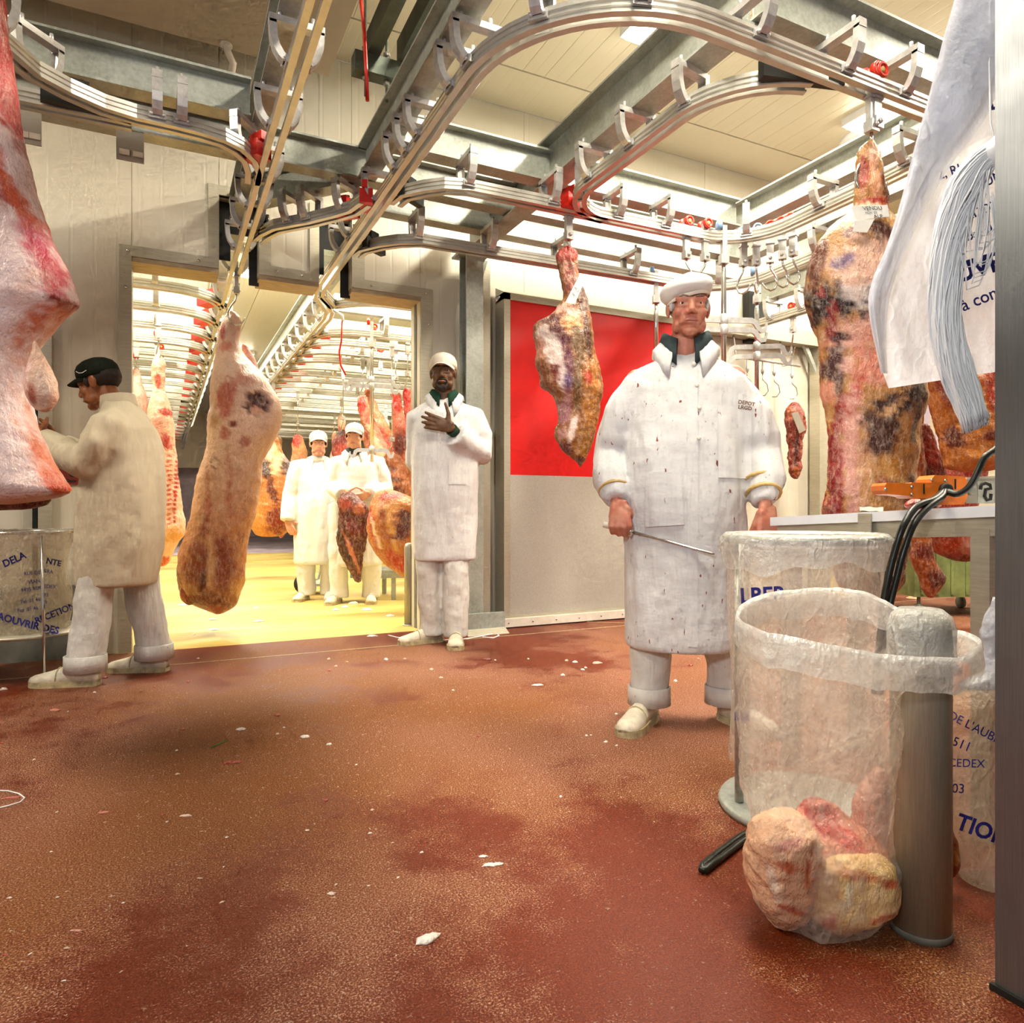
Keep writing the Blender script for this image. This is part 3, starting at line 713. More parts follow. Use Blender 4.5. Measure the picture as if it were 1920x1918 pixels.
def rail(label, path, yokes, group=None, switches=(), closed_cap=True, name='overhead_rail', mat='aluminium'):
    path = [Vector((p[0], p[1], RZ)) for p in path]
    mid = path[len(path) // 2]
    t = thing(name, label, 'rail', mid, 0, group)
    MB().sweep(PROF, path).build('rail_profile', mat, t)
    MB().sweep(PROF_L, path).build('rail_profile', mat, t)
    for (x, y, ang) in yokes:
        o = bpy.data.objects.new('hanger_bracket', YOKE); COL.objects.link(o); o.parent = t
        o.location = Vector((x, y, RZ)) - mid; o.rotation_euler = (0, 0, ang)
    for s in switches:
        (x, y), sz, ang, mat_ = s
        Mx = Matrix.Translation((x, y, RZ + 0.045)) @ Matrix.Rotation(ang, 4, 'Z')
        o = MB().box((-sz[0], -sz[1], -0.040), (sz[0], sz[1], 0.035), Mx).box((-sz[0] * 0.6, -sz[1] * 1.25, 0.035), (sz[0] * 0.2, sz[1] * 0.4, 0.075), Mx).build('switch_block', mat_, t)
        MB().lathe((x, y, RZ + 0.08), [(0.012, 0), (0.012, 0.05)], 8).build('switch_bolt', 'chrome', t)
    return t
QP = math.pi / 2
R1X, R2X = 0.45, 1.05
rail('straight rail running from above the camera through the left notch', [(R1X, -1.5), (R1X, 1.5), (R1X, 4.85), (R1X, 6.0), (R1X, 12), (R1X, 20.5)],
     [(R1X, y, 0) for y in (0.6, 1.3, 2.0, 2.73, 3.2, 3.72, 4.10, 4.42, 4.78, 5.25)] + [(R1X, 6.0 + 0.62 * k, 0) for k in range(16)],
     switches=[((R1X - 0.055, 3.50), (0.040, 0.055), 0.5, 'red_paint')])
a2 = [(R2X, 5.05), (R2X, 4.4), (R2X, 3.4), (R2X, 2.55)] + [tuple(p[:2]) for p in arc((R2X + 0.62, 2.49), 0.62, 180, 270, 14)] + [(2.2, 1.87), (3.1, 1.87)]
rail('rail leaving the right notch and bending round above the main man', a2,
     [(R2X, y, 0) for y in (2.43, 2.60, 3.0, 3.16, 3.34, 3.73, 4.3, 4.56)] + [(1.16, 2.12, 0.75), (1.42, 1.92, 1.25)] + [(x, 1.87, QP) for x in (1.88, 2.325, 2.66)],
     switches=[((R2X - 0.06, 3.78), (0.035, 0.07), -0.3, 'red_paint'), ((2.20, 1.94), (0.17, 0.02), -0.28, 'rubber_black')])
a3 = [tuple(p[:2]) for p in arc((2.36, 2.36), 0.42, 255, 180, 10)][0:] + [(1.94, 2.6), (1.94, 2.95)] + [tuple(p[:2]) for p in arc((2.24, 3.05), 0.30, 180, 90, 8)]
rail('short linking rail between the two cross rails behind the main man', a3, [(1.955, 2.29, 0.2), (1.94, 2.65, 0), (1.94, 3.0, 0), (2.03, 3.25, 0.8)],
     switches=[((2.0, 3.34), (0.07, 0.06), 0.3, 'red_paint')])
a4 = [(R2X + 0.072, 3.68), (R2X + 0.09, 3.57), (R2X + 0.17, 3.47), (R2X + 0.25, 3.40), (R2X + 0.36, 3.365)] + [(1.9, 3.35), (2.9, 3.33)] + [tuple(p[:2]) for p in arc((2.90, 2.97), 0.36, 90, 0, 10)][1:] + [(3.25, 2.5), (3.18, 1.6)]
rail('cross rail carrying the shoulder of beef and a row of empty hooks', a4,
     [(1.40, 3.36, QP), (1.89, 3.35, QP), (2.31, 3.345, QP), (2.635, 3.335, QP), (3.17, 3.21, QP / 2), (3.25, 2.72, 0), (3.22, 2.2, 0)],
     switches=[((R2X + 0.13, 3.60), (0.09, 0.02), 0.6, 'rubber_black')])
a5 = [(R2X + 0.072, 4.54), (R2X + 0.09, 4.43), (R2X + 0.17, 4.31), (R2X + 0.26, 4.22), (R2X + 0.38, 4.15)] + [(2.4, 4.12), (3.45, 4.09)] + [tuple(p[:2]) for p in arc((3.45, 3.69), 0.40, 90, 0, 10)][1:] + [(3.82, 3.0), (3.74, 2.0)]
rail('hindmost cross rail running in front of the red door', a5, [(1.39, 4.13, QP), (1.873, 4.12, QP), (2.4, 4.12, QP), (2.96, 4.10, QP), (3.70, 4.02, QP / 2), (3.8, 3.2, 0)],
     switches=[((R2X + 0.15, 4.40), (0.09, 0.02), 0.6, 'rubber_black')])
a6 = [(R1X + 0.072, 4.56), (R1X + 0.10, 4.44)] + [(0.60, 4.32), (0.76, 4.14), (0.87, 3.99), (0.94, 3.88), (0.972, 3.74)]
rail('slanting crossover rail between the two notch rails', a6, [(0.67, 4.24, 0.72), (0.755, 4.145, 0.72), (0.92, 3.95, 0.6)],
     switches=[((0.93, 3.96), (0.06, 0.03), -0.75, 'red_paint'), ((0.56, 4.43), (0.05, 0.02), -0.75, 'rubber_black')])
a7 = [(0.405, 3.76), (0.395, 3.63), (0.365, 3.52), (0.31, 3.445), (0.24, 3.40), (0.15, 3.38), (0.05, 3.372), (-0.10, 3.37), (-0.22, 3.345), (-0.34, 3.28), (-0.44, 3.20), (-0.52, 3.05), (-0.56, 2.85), (-0.58, 2.5), (-0.58, 0.5)]
rail('curving rail at the upper left that carries the pale hindquarter', a7, [(-0.43, 3.22, 0.8), (-0.545, 2.98, 0.2), (-0.575, 2.72, 0.0), (-0.02, 3.37, QP), (0.075, 3.375, QP), (0.35, 3.52, 0.9), (-0.58, 2.0, 0)],
     switches=[((-0.30, 3.385), (0.14, 0.02), 0.12, 'rubber_black')])
rail('straight cross rail at the far left below the grey beams', [(-0.12, 3.43), (-1.2, 3.44), (-4.0, 3.46)], [(-1.3, 3.44, QP), (-2.6, 3.45, QP)])
rail('short rail above the hook racks at the right', [(4.75, 4.66), (4.75, 3.4), (4.75, 2.2)], [(4.75, 4.50, 0), (4.75, 4.16, 0), (4.75, 3.4, 0)])

# ------------------------------------------------------------------ steel beams
def ibeam(label, p0, p1, zb=2.70, h=0.18, w=0.10, tf=0.011, tw=0.008, group=None, mat='galvanised_steel'):
    p0 = Vector((p0[0], p0[1], zb)); p1 = Vector((p1[0], p1[1], zb))
    a, b = w / 2, tw / 2
    poly = [(-a, 0), (a, 0), (a, tf), (b, tf), (b, h - tf), (a, h - tf), (a, h), (-a, h), (-a, h - tf), (-b, h - tf), (-b, tf), (-a, tf)]
    o = MB().sweep(poly, [p0, p1]).build('steel_beam', mat)
    return tag(o, label, 'beam', group)
ibeam('galvanised beam directly above the left notch rail', (0.43, -1.5), (0.43, 4.84))
ibeam('galvanised beam directly above the right notch rail', (1.02, -1.5), (1.02, 3.90))
ibeam('deep galvanised beam running back to the column top', (1.97, 1.98), (1.97, 4.66), 2.68, 0.25, 0.13)
ibeam('galvanised cross beam in front at the upper left', (-4.5, 3.55), (0.37, 3.55))
ibeam('galvanised cross beam along the back above the evaporator drain', (-4.5, 3.94), (4.0, 3.94))
ibeam('galvanised cross beam above the row of empty hooks', (1.07, 3.50), (3.36, 3.50))
ibeam('galvanised cross beam nearest the back wall', (1.10, 4.30), (4.1, 4.30))
ibeam('galvanised beam running forward above the empty hooks', (3.42, 0.8), (3.42, 3.55))
ibeam('galvanised beam above the bent rail at the top right', (1.99, 1.98), (4.4, 1.98), 2.70, 0.21, 0.11)
ibeam('slanting galvanised beam above the crossover rail', (0.52, 4.52), (0.98, 3.99))
ibeam('galvanised beam above the hook racks at the right', (4.78, 2.0), (4.78, 4.66))
ibeam('galvanised beam linking the corner of the hindmost rail', (3.86, 2.0), (3.86, 3.90))
for k, px in enumerate((244, 52)):
    a, b = W(px - 26, 250 if k == 0 else 216, 3.45), W(px + 26, 305 if k == 0 else 272, 3.45)
    xx = (WY(px - 26, 0, 3.9).x, WY(px + 26, 0, 3.9).x)
    z0, z1 = WY(px, 303 if k == 0 else 270, 3.9).z, 2.705
    t = thing('slotted_plate', ['slotted grey steel plate hanging from the left beam', 'slotted grey steel plate at the far left edge of the beam'][k], 'plate', (sum(xx) / 2, 3.9, z0))
    MB().box((xx[0], 3.894, z0), (xx[1], 3.902, z1)).build('plate', 'grey_paint', t)
    for x in (xx[0] + 0.035, xx[1] - 0.025):
        MB().box((x - 0.022, 3.890, z0 + 0.025), (x + 0.022, 3.893, z0 + 0.052)).build('slot', 'white_pipe', t)
# twin channel hanger with threaded rods over the right notch rail
hc = thing('channel_hanger', 'dark twin steel channel with threaded rods below the ceiling', 'hanger', (1.0, 2.4, 2.9))
for x in (0.91, 1.06): MB().sweep([(-0.03, 0), (0.03, 0), (0.03, 0.11), (-0.03, 0.11)], [Vector((x, -1.2, 3.05)), Vector((x, 3.36, 3.05))]).build('channel', 'dark_channel_steel', hc)
MB().box((0.82, 3.34, 2.96), (1.12, 3.42, 3.05)).build('cross_channel', 'dark_channel_steel', hc)
MB().box((0.84, 2.30, 3.16), (1.14, 2.38, 3.24)).build('cross_channel', 'dark_channel_steel', hc)
for (x, y) in ((0.985, 3.38), (0.985, 2.34), (0.88, 3.38)):
    MB().tube([(x, y, 2.86), (x, y, 3.35)], 0.007, 8).build('threaded_rod', 'dark_channel_steel', hc)
    for z in (2.94, 3.08): MB().lathe((x, y, z), [(0.017, 0), (0.017, 0.016)], 6).build('nut', 'grey_pipe', hc)

# ------------------------------------------------------------------ trolleys and hooks
def trolley(label, pos, ang, wheel='red_plastic', hook='hook', hyaw=0.0, flip=1, strap=0.085, hlen=0.17, group=None, z=RZ, name='trolley_hook', rod=0.0):
    pos = Vector(pos); pos.z = z
    t = thing(name, label, 'hook', pos, ang, group)
    if wheel:
        for s in (-1, 1):
            MB().lathe((0.026 * s, 0, 0.092), [(0.010, -0.011), (0.030, -0.011), (0.031, 0.009), (0.026, 0.012), (0.019, 0.010), (0.017, 0.002), (0.010, 0.002)], 20, (s, 0, 0)).build('wheel', wheel, t, local=True)
            MB().lathe((0.028 * s, 0, 0.092), [(0.013, -0.006), (0.013, 0.006), (0.004, 0.008)], 10, (s, 0, 0)).build('hub', 'tape_tan', t, local=True)
    MB().box((-0.012, -0.020, -min(strap, 0.11)), (0.012, 0.020, 0.095)).box((-0.018, -0.026, -0.012), (0.018, 0.026, -0.002)).build('strap', 'cast_bracket', t, local=True)
    if strap > 0.11: MB().tube([(0, 0, -0.10), (0, 0, -strap - 0.01)], 0.005, 6).build('rod', 'chrome', t, local=True)
    MB().box((-0.020, -0.022, -strap - 0.042), (0.020, 0.022, -strap + 0.002)).lathe((-0.02, 0, -strap - 0.018), [(0.010, 0), (0.010, 0.006), (0.005, 0.010)], 6, (-1, 0, 0)).lathe((0.02, 0, -strap - 0.018), [(0.010, 0), (0.010, 0.006), (0.005, 0.010)], 6, (1, 0, 0)).build('clevis', 'cast_bracket', t, local=True)
    if hook == 'hook':
        z0 = -strap - 0.04
        P = [(0, 0), (0, -0.02), (-0.006, -0.04), (-0.030, -0.075), (-0.044, -0.105), (-0.044, -0.130), (-0.030, -0.158), (-0.002, -0.170), (0.026, -0.158), (0.042, -0.135), (0.048, -0.118)]
        s = hlen / 0.17; cy, sy = math.cos(hyaw) * flip, math.sin(hyaw) * flip
        pts = [Vector((p[0] * cy * s, p[0] * sy * s, z0 + p[1] * s)) for p in P]
        MB().tube(pts, [0.0065] * 8 + [0.006, 0.005, 0.0015], 8).build('hook', 'chrome', t, local=True)
    return t
HG = 'empty hooks in a row on the cross rail'
for k, (px, py, wm, hy, fl_) in enumerate([(1287, 446, 'red_plastic', 0.2, -1), (1322, 450, 'red_plastic', 0.9, 1), (1394, 461, 'blue_plastic', 0.5, 1), (1418, 459, 'blue_plastic', 2.6, -1), (1444, 454, 'red_plastic', 1.9, -1), (1467, 447, 'red_plastic', 2.3, -1), (1487, 440, 'red_plastic', 2.6, -1)]):
    p = WZ(px, py, RZ)
    trolley(['empty hook on the cross rail nearest the man in the flat cap', 'second empty hook from the left with a red wheel', 'third empty hook with a blue wheel on the rail bend', 'fourth empty hook with a blue wheel on the rail bend', 'fifth empty hook with a red wheel on the rail bend', 'sixth empty hook of the row past the rail bend', 'last empty hook of the row beside the hindquarter'][k], p, -QP + (0.0 if k < 2 else -0.25 * (k - 1)), wm, 'hook', hy, fl_, group=HG)
p = WZ(1487, 595, RZ); trolley('lone hook with a dark red wheel at the right under the short rail', p, 0.1, 'red_plastic', 'hook', 0.9, -1, hlen=0.2)

V3_ = lambda *a: Vector(a)
def rack(label, top, z_top, length, tiers, half, yaw, wheel='blue_plastic', group=None):
    """revolving hook tree: pole with pairs of arms ending in upturned hooks"""
    t = thing('hook_rack', label, 'rack', (top.x, top.y, z_top), yaw, group)
    MB().box((-0.014, -0.02, -0.09), (0.014, 0.02, 0.09)).box((-0.024, -0.026, -0.14), (0.024, 0.026, -0.085)).build('strap', 'cast_bracket', t, local=True)
    if wheel: MB().lathe((-0.03, 0, 0.092), [(0.012, -0.012), (0.031, -0.012), (0.031, 0.012), (0.02, 0.014), (0.012, 0.006)], 16, (1, 0, 0)).build('wheel', wheel, t, local=True)
    MB().tube([(0, 0, -0.12), (0, 0, -0.2), (0, 0, -length)], [0.008, 0.016, 0.016], 10).build('pole', 'chrome', t, local=True)
    for k, (z, hf) in enumerate(tiers):
        MB().lathe((0, 0, z), [(0.020, -0.035), (0.026, -0.03), (0.026, 0.03), (0.020, 0.035)], 12).build('collar', 'cast_bracket', t, local=True)
        for s in (-1, 1):
            pts = [(0.02, 0), (hf * 0.70, 0), (hf * 0.80, -0.012), (hf * 0.87, -0.045), (hf * 0.94, -0.062), (hf * 1.02, -0.058), (hf * 1.07, -0.035), (hf * 1.08, -0.012)]
            rs = []
            for i, (x, dz) in enumerate(pts):
                hgt = 0.017 if i < 3 else (0.013 if i < 6 else 0.006)
                a = pts[max(i - 1, 0)]; b = pts[min(i + 1, len(pts) - 1)]
                tt = Vector((b[0] - a[0], 0, b[1] - a[1])).normalized(); n = Vector((-tt.z, 0, tt.x)) * hgt
                p = Vector((x, 0, z + dz)); w = Vector((0, 0.007, 0))
                rs.append([Vector((v.x * s, v.y, v.z)) for v in (p + n + w, p + n - w, p - n - w, p - n + w)])
            MB().rings(rs, True, False, False).build('arm', 'cast_bracket', t, local=True)
    return t
p = WZ(1357, 452, RZ); d_ = (p - CAM).dot(FW)
rack('steel hook rack with two tiers of arms behind the man in the flat cap', p, RZ, 1.15, [((CY - 600) / FPX * d_ + EYE - RZ, 0.25), ((CY - 618) / FPX * d_ + EYE - RZ, 0.25)], 0.25, -YAW + 0.1)
p = V3_(3.83, 3.775, RZ); d_ = (p - CAM).dot(FW)
rack('hook rack farther back beside the short rail', p, RZ, 1.3, [((CY - 650) / FPX * d_ + EYE - RZ, 0.22), ((CY - 668) / FPX * d_ + EYE - RZ, 0.22)], 0.22, -YAW - 0.15)
p = WZ(1230, 532, RZ); d_ = (p - CAM).dot(FW)
rack('plain hanging rod with a blue wheel left of the flat cap', p, RZ, 0.55, [], 0.2, -YAW)
# small rail of hooks in front of the portal
hr = thing('hook_bar', 'slim bar of small hooks under the portal beam', 'rack', WY(1440, 690, 4.66))
a, b = WY(1375, 668, 4.62), WY(1500, 686, 4.62)
MB().tube([a, b], 0.013, 8).build('bar', 'cast_bracket', hr)
for q_ in (a.lerp(b, 0.15), a.lerp(b, 0.85)): MB().tube([q_, V3_(q_.x, q_.y + 0.09, q_.z + 0.0), V3_(q_.x, q_.y + 0.13, zt + 0.05)], 0.008, 6).build('bracket_arm', 'cast_bracket', hr)
for k, px in enumerate((1400, 1428, 1450, 1484)):
    c = a + (b - a) * ((px - 1375) / 125)
    MB().lathe(c, [(0.007, 0), (0.007, -0.07), (0.017, -0.085), (0.012, -0.115), (0.004, -0.12)], 8).build('hanger', 'cast_bracket', hr)
    MB().tube([c + UP * -0.12, c + UP * -0.17, c + UP * -0.21 + RT * 0.04, c + UP * -0.27 + RT * 0.05, c + UP * -0.31 + RT * 0.02, c + UP * -0.31 - RT * 0.02], 0.005, 6).build('hook', 'chrome', hr)
# red pull cords
pr = thing('pull_cord', 'red pull cord hanging from the ceiling', 'cord', W(689, 190, 3.1))
MB().tube([W(674, -60, 3.1), W(677, 0, 3.1), W(683, 60, 3.1), W(686, 120, 3.1), W(689, 189, 3.1)], 0.0085, 8).build('cord', 'red_plastic', pr)
pr2 = thing('pull_cord', 'thin red cord dangling from the cold room rail', 'cord', W(648, 705, 5.9))
MB().tube([W(642, 600, 5.9), W(640, 640, 5.9), W(636, 660, 5.9), W(639, 685, 5.9), W(648, 703, 5.9)], 0.008, 6).build('cord', 'red_plastic', pr2)
MB().tube([W(624, 580, 5.9), W(642, 592, 5.9), W(643, 602, 5.9)], 0.012, 6).build('ferrule', 'white_plastic', pr2)

# ------------------------------------------------------------------ cold room track
R8X = 1.26
GL, GR = 'left side rails of the cold room', 'right side rails of the cold room'
a8 = [(R2X, 5.05), (R2X + 0.0, 5.35), (1.08, 5.55), (1.16, 5.72), (1.23, 5.9), (R8X, 6.1), (R8X, 10), (R8X, 20.5)]
rail('right hand spine rail down the cold room', a8, [(1.06, 5.3, 0)] + [(R8X, 6.25 + 0.44 * k, 0) for k in range(22)])
ar = [(1.10, 5.50)] + [tuple(p[:2]) for p in arc((1.62, 5.94), 0.42, 205, 270, 8)] + [(2.6, 5.52), (5.5, 5.52)]
rail('first cold room side rail curving right behind the doorway', ar, [(1.62, 5.52, QP), (1.95, 5.52, QP), (2.6, 5.52, QP)])
def sidebeam(y, x0, x1, label, group):
    o = MB().box((x0, y - 0.035, 2.70), (x1, y + 0.035, 2.86)).build('steel_beam', 'galvanised_steel'); tag(o, label, 'beam', group)
for k in range(20):
    y = 6.10 + 0.62 * k
    pa_ = [(R1X - 0.01, y + 0.10)] + [tuple(p[:2]) for p in arc((R1X - 0.42, y + 0.14), 0.40, 0, -90, 6)][1:] + [(-1.0, y - 0.26), (-6.0, y - 0.26)]
    rail(ORD[k] + ' side rail on the left of the cold room, counted from the doorway', pa_, [(-0.05, y - 0.25, QP), (-0.5, y - 0.26, QP)], GL, [((R1X - 0.12, y + 0.03), (0.05, 0.09), 0.5, 'red_paint' if k not in (9, 12) else 'rubber_black')])
    sidebeam(y - 0.22, -6.5, 0.34, ORD[k] + ' cross beam over the left cold room rails, counted from the doorway', 'left cold room beams')
for k in range(24):
    y = 6.72 + 0.44 * k
    pa_ = [(R8X + 0.01, y + 0.22)] + [tuple(p[:2]) for p in arc((R8X + 0.42, y + 0.22), 0.40, 180, 270, 6)][1:] + [(2.4, y - 0.18), (6.5, y - 0.18)]
    rail(ORD[k] + ' side rail on the right of the cold room, counted from the doorway', pa_, [(R8X + 0.62, y - 0.18, QP)], GR, [((R8X + 0.10, y + 0.06), (0.045, 0.08), -0.5, 'red_paint')])
    if k % 2 == 0: sidebeam(y - 0.14, 1.42, 7.0, ORD[k // 2] + ' cross beam over the right cold room rails, counted from the doorway', 'right cold room beams')
ibeam('galvanised beam along the right spine rail of the cold room', (1.22, 5.06), (1.22, 20), 2.70, 0.20)
ibeam('galvanised beam along the left spine rail of the cold room', (0.43, 5.06), (0.43, 20), 2.70, 0.16)
ibeam('deep cross beam just inside the cold room', (-6, 5.40), (7, 5.40), 2.76, 0.24, 0.12)
for (px, py, lb) in ((294, 612, 'loose red roller on a left cold room rail'), (302, 640, 'red roller above the hanging ribbed carcass'), (254, 660, 'red roller by the left jamb of the doorway')):
    p = WZ(px, py + 18, RZ); p.y = 5.84 + 0.62 * round((p.y - 5.84) / 0.62); trolley(lb, p, -QP, 'red_plastic', 'hook', 0.3, 1)
for (px, py, lb) in ((700, 613, 'red roller on the right cold room rails above the rack'), (711, 654, 'red roller right of the cold room rack'), (678, 699, 'far red roller on the right cold room rails')):
    p = WZ(px, py + 20, RZ); p.y = 6.54 + 0.44 * round((p.y - 6.54) / 0.44); trolley(lb, p, -QP, 'red_plastic', None)
p = W(697, 640, 6.45); p.z = RZ
rack('tall hook rack hanging in front of the two distant men', p, RZ, (880 - 640) / FPX * 6.45 + 0.02, [(-(735 - 640) / FPX * 6.45 + 0.02, 0.24), (-(748 - 640) / FPX * 6.45 + 0.03, 0.22), (-(862 - 640) / FPX * 6.45, 0.18)], 0.2, -YAW + 0.15, 'red_plastic')
# ------------------------------------------------------------------ people
V3 = lambda *a: Vector(a)
def add_head(mb, Mh, H, eyes=True):
    def E(c, r): mb.ell([v * H for v in c], [v * H for v in r], Mh)
    def Cp(a, b, ra, rb): mb.capsule(Mh @ (V3(*a) * H), Mh @ (V3(*b) * H), ra * H, rb * H, 8)
    E((0, 0.07, 0.64), (0.325, 0.40, 0.36)); E((0, -0.08, 0.37), (0.275, 0.29, 0.36)); E((0, -0.06, 0.20), (0.235, 0.24, 0.17))
    E((0, -0.255, 0.075), (0.13, 0.10, 0.085))
    for s in (-1, 1):
        E((0.165 * s, -0.225, 0.375), (0.11, 0.11, 0.10)); E((0.20 * s, -0.12, 0.18), (0.08, 0.14, 0.11))
        E((0.32 * s, 0.045, 0.47), (0.035, 0.085, 0.135)); E((0.345 * s, 0.06, 0.50), (0.022, 0.075, 0.11))
        Cp((0.05 * s, -0.345, 0.575), (0.215 * s, -0.285, 0.585), 0.042, 0.045)
        Cp((0.085 * s, -0.340, 0.538), (0.205 * s, -0.296, 0.528), 0.028, 0.026)
        Cp((0.085 * s, -0.340, 0.462), (0.205 * s, -0.296, 0.466), 0.028, 0.028)
        E((0.058 * s, -0.385, 0.345), (0.042, 0.05, 0.036))
        Cp((0.09 * s, -0.33, 0.33), (0.15 * s, -0.29, 0.20), 0.035, 0.03)
    Cp((0, -0.345, 0.56), (0, -0.435, 0.375), 0.042, 0.055)
    E((0, -0.345, 0.245), (0.115, 0.045, 0.028)); E((0, -0.340, 0.195), (0.095, 0.045, 0.028)); E((0, -0.32, 0.22), (0.13, 0.04, 0.05))
    mb.capsule(Mh @ V3(0, 0.10 * H, 0.30 * H), Mh @ V3(0, 0.16 * H, -0.22 * H), 0.235 * H, 0.26 * H, 12)
def head_parts(root, Mh, H, iris, brow, lip, hair=None, hair_mat=None, beard=None):
    for s in (-1, 1):
        e = MB().ell([0.143 * s * H, -0.288 * H, 0.502 * H], [0.052 * H] * 3, Mh, 12, 8).build('eye', 'eye_white', root, local=True)
        MB().ell([0.141 * s * H, -0.324 * H, 0.502 * H], [0.028 * H, 0.020 * H, 0.028 * H], Mh, 10, 7).build('iris', iris, e, local=True)
        MB().tube([Mh @ (V3(*p) * H) for p in ((0.06 * s, -0.385, 0.598), (0.14 * s, -0.355, 0.622), (0.22 * s, -0.305, 0.605))], [(0.012 * H, 0.012 * H), (0.018 * H, 0.014 * H), (0.008 * H, 0.008 * H)], 6).build('eyebrow', brow, root, local=True)
    MB().tube([Mh @ (V3(*p) * H) for p in ((-0.105, -0.362, 0.214), (-0.05, -0.390, 0.224), (0, -0.394, 0.221), (0.05, -0.390, 0.224), (0.105, -0.362, 0.214))], [0.006 * H, 0.017 * H, 0.018 * H, 0.017 * H, 0.006 * H], 6).build('lips', lip, root, local=True)
    if hair_mat:
        mb = MB().ell((0, 0.125 * H, 0.60 * H), (0.338 * H, 0.375 * H, 0.30 * H), Mh, 18, 10)
        for s in (-1, 1): mb.ell((0.285 * s * H, -0.10 * H, 0.53 * H), (0.045 * H, 0.06 * H, 0.12 * H), Mh)
        link_mesh('hair', fine(mb, 0.006, 1, name='hair'), hair_mat, root)
    if beard:
        mb = MB()
        P = [(-0.115, -0.350, 0.265), (-0.06, -0.385, 0.285), (0, -0.395, 0.285), (0.06, -0.385, 0.285), (0.115, -0.350, 0.265)]
        mb.tube([Mh @ (V3(*p) * H) for p in P], 0.024 * H, 7)
        for s in (-1, 1): mb.tube([Mh @ (V3(*p) * H) for p in ((0.115 * s, -0.350, 0.265), (0.145 * s, -0.325, 0.20), (0.125 * s, -0.32, 0.12), (0.06 * s, -0.34, 0.06))], [0.024 * H, 0.03 * H, 0.05 * H, 0.055 * H], 7)
        mb.ell((0, -0.285 * H, 0.065 * H), (0.135 * H, 0.085 * H, 0.085 * H), Mh)
        link_mesh('beard', fine(mb, 0.005, 1, name='beard'), beard, root)
def add_hand(mb, wrist, d, s, n, curl=(0.3, 0.3, 0.2), sc=1.0, thumb=(0.5, 0.75, 0.25), spread=0.04):
    d = Vector(d).normalized(); s = Vector(s); s = (s - d * s.dot(d)).normalized(); n = Vector(n); n = (n - d * n.dot(d) - s * n.dot(s)).normalized()
    w = Vector(wrist)
    for k, off in enumerate((0.031, 0.010, -0.011, -0.031)):
        kn = w + d * (0.090 - 0.004 * abs(k - 1)) * sc + s * off * sc
        mb.capsule(w + s * off * 0.55 * sc, kn, 0.0155 * sc, 0.0120 * sc, 8)
        L = (0.072, 0.080, 0.074, 0.058)[k] * sc; p = kn; a = 0
        dd = (d + s * spread * (1.5 - k)).normalized()
        for j, fr in enumerate((0.45, 0.30, 0.27)):
            a += curl[j]; v = dd * math.cos(a) + n * math.sin(a)
            q = p + v * L * fr; mb.capsule(p, q, (0.0116, 0.0106, 0.0096)[j] * sc, (0.0106, 0.0096, 0.0082)[j] * sc, 8); p = q
    mb.ell((0, 0, 0), (1, 1, 1), Matrix.Translation(w + d * 0.045 * sc) @ Matrix((s.to_tuple(), d.to_tuple(), n.to_tuple())).transposed().to_4x4() @ Matrix.Diagonal((0.040 * sc, 0.052 * sc, 0.017 * sc, 1)))
    b = w + d * 0.022 * sc + s * 0.026 * sc
    v = (d * thumb[0] + s * thumb[1] + n * thumb[2]).normalized(); q = b + v * 0.045 * sc; mb.capsule(b, q, 0.0165 * sc, 0.0125 * sc, 8)
    v2 = (v + d * 0.35 + n * thumb[2] * 0.9).normalized(); r = q + v2 * 0.032 * sc; mb.capsule(q, r, 0.0118 * sc, 0.0100 * sc, 8)
    v3 = (v2 + d * 0.1 + n * thumb[2] * 0.6).normalized(); mb.capsule(r, r + v3 * 0.026 * sc, 0.0102 * sc, 0.0080 * sc, 8)
    return w + d * 0.085 * sc + n * 0.024 * sc
def oval(z, cx, cy, rx, ry, n=30, p=2.3):
    out = []
    for k in range(n):
        a = 2 * math.pi * k / n; c, s = math.cos(a), math.sin(a)
        out.append(V3(cx + rx * math.copysign(abs(c) ** (2 / p), c), cy + ry * math.copysign(abs(s) ** (2 / p), s), z))
    return out
def cloth_mesh(mb, voxel, amp, seed, freq=(7, 7, 2.0), smooth=4, zlo=None):
    me = fine(mb, voxel, smooth, 0.5, 'cloth')
    a = vco(me); nn = vno(me)
    f = fbm(a * np.array(freq), 1.0, seed, 3) * amp + vnoise(a * np.array([15, 15, 20]), 1.0, seed + 5) * amp * 0.16
    if zlo is not None:
        w = np.clip((a[:, 2] - zlo) / 0.05, 0, 1); nn = nn.copy(); nn[:, 2] *= w
    set_vco(me, a + nn * f[:, None]); return me
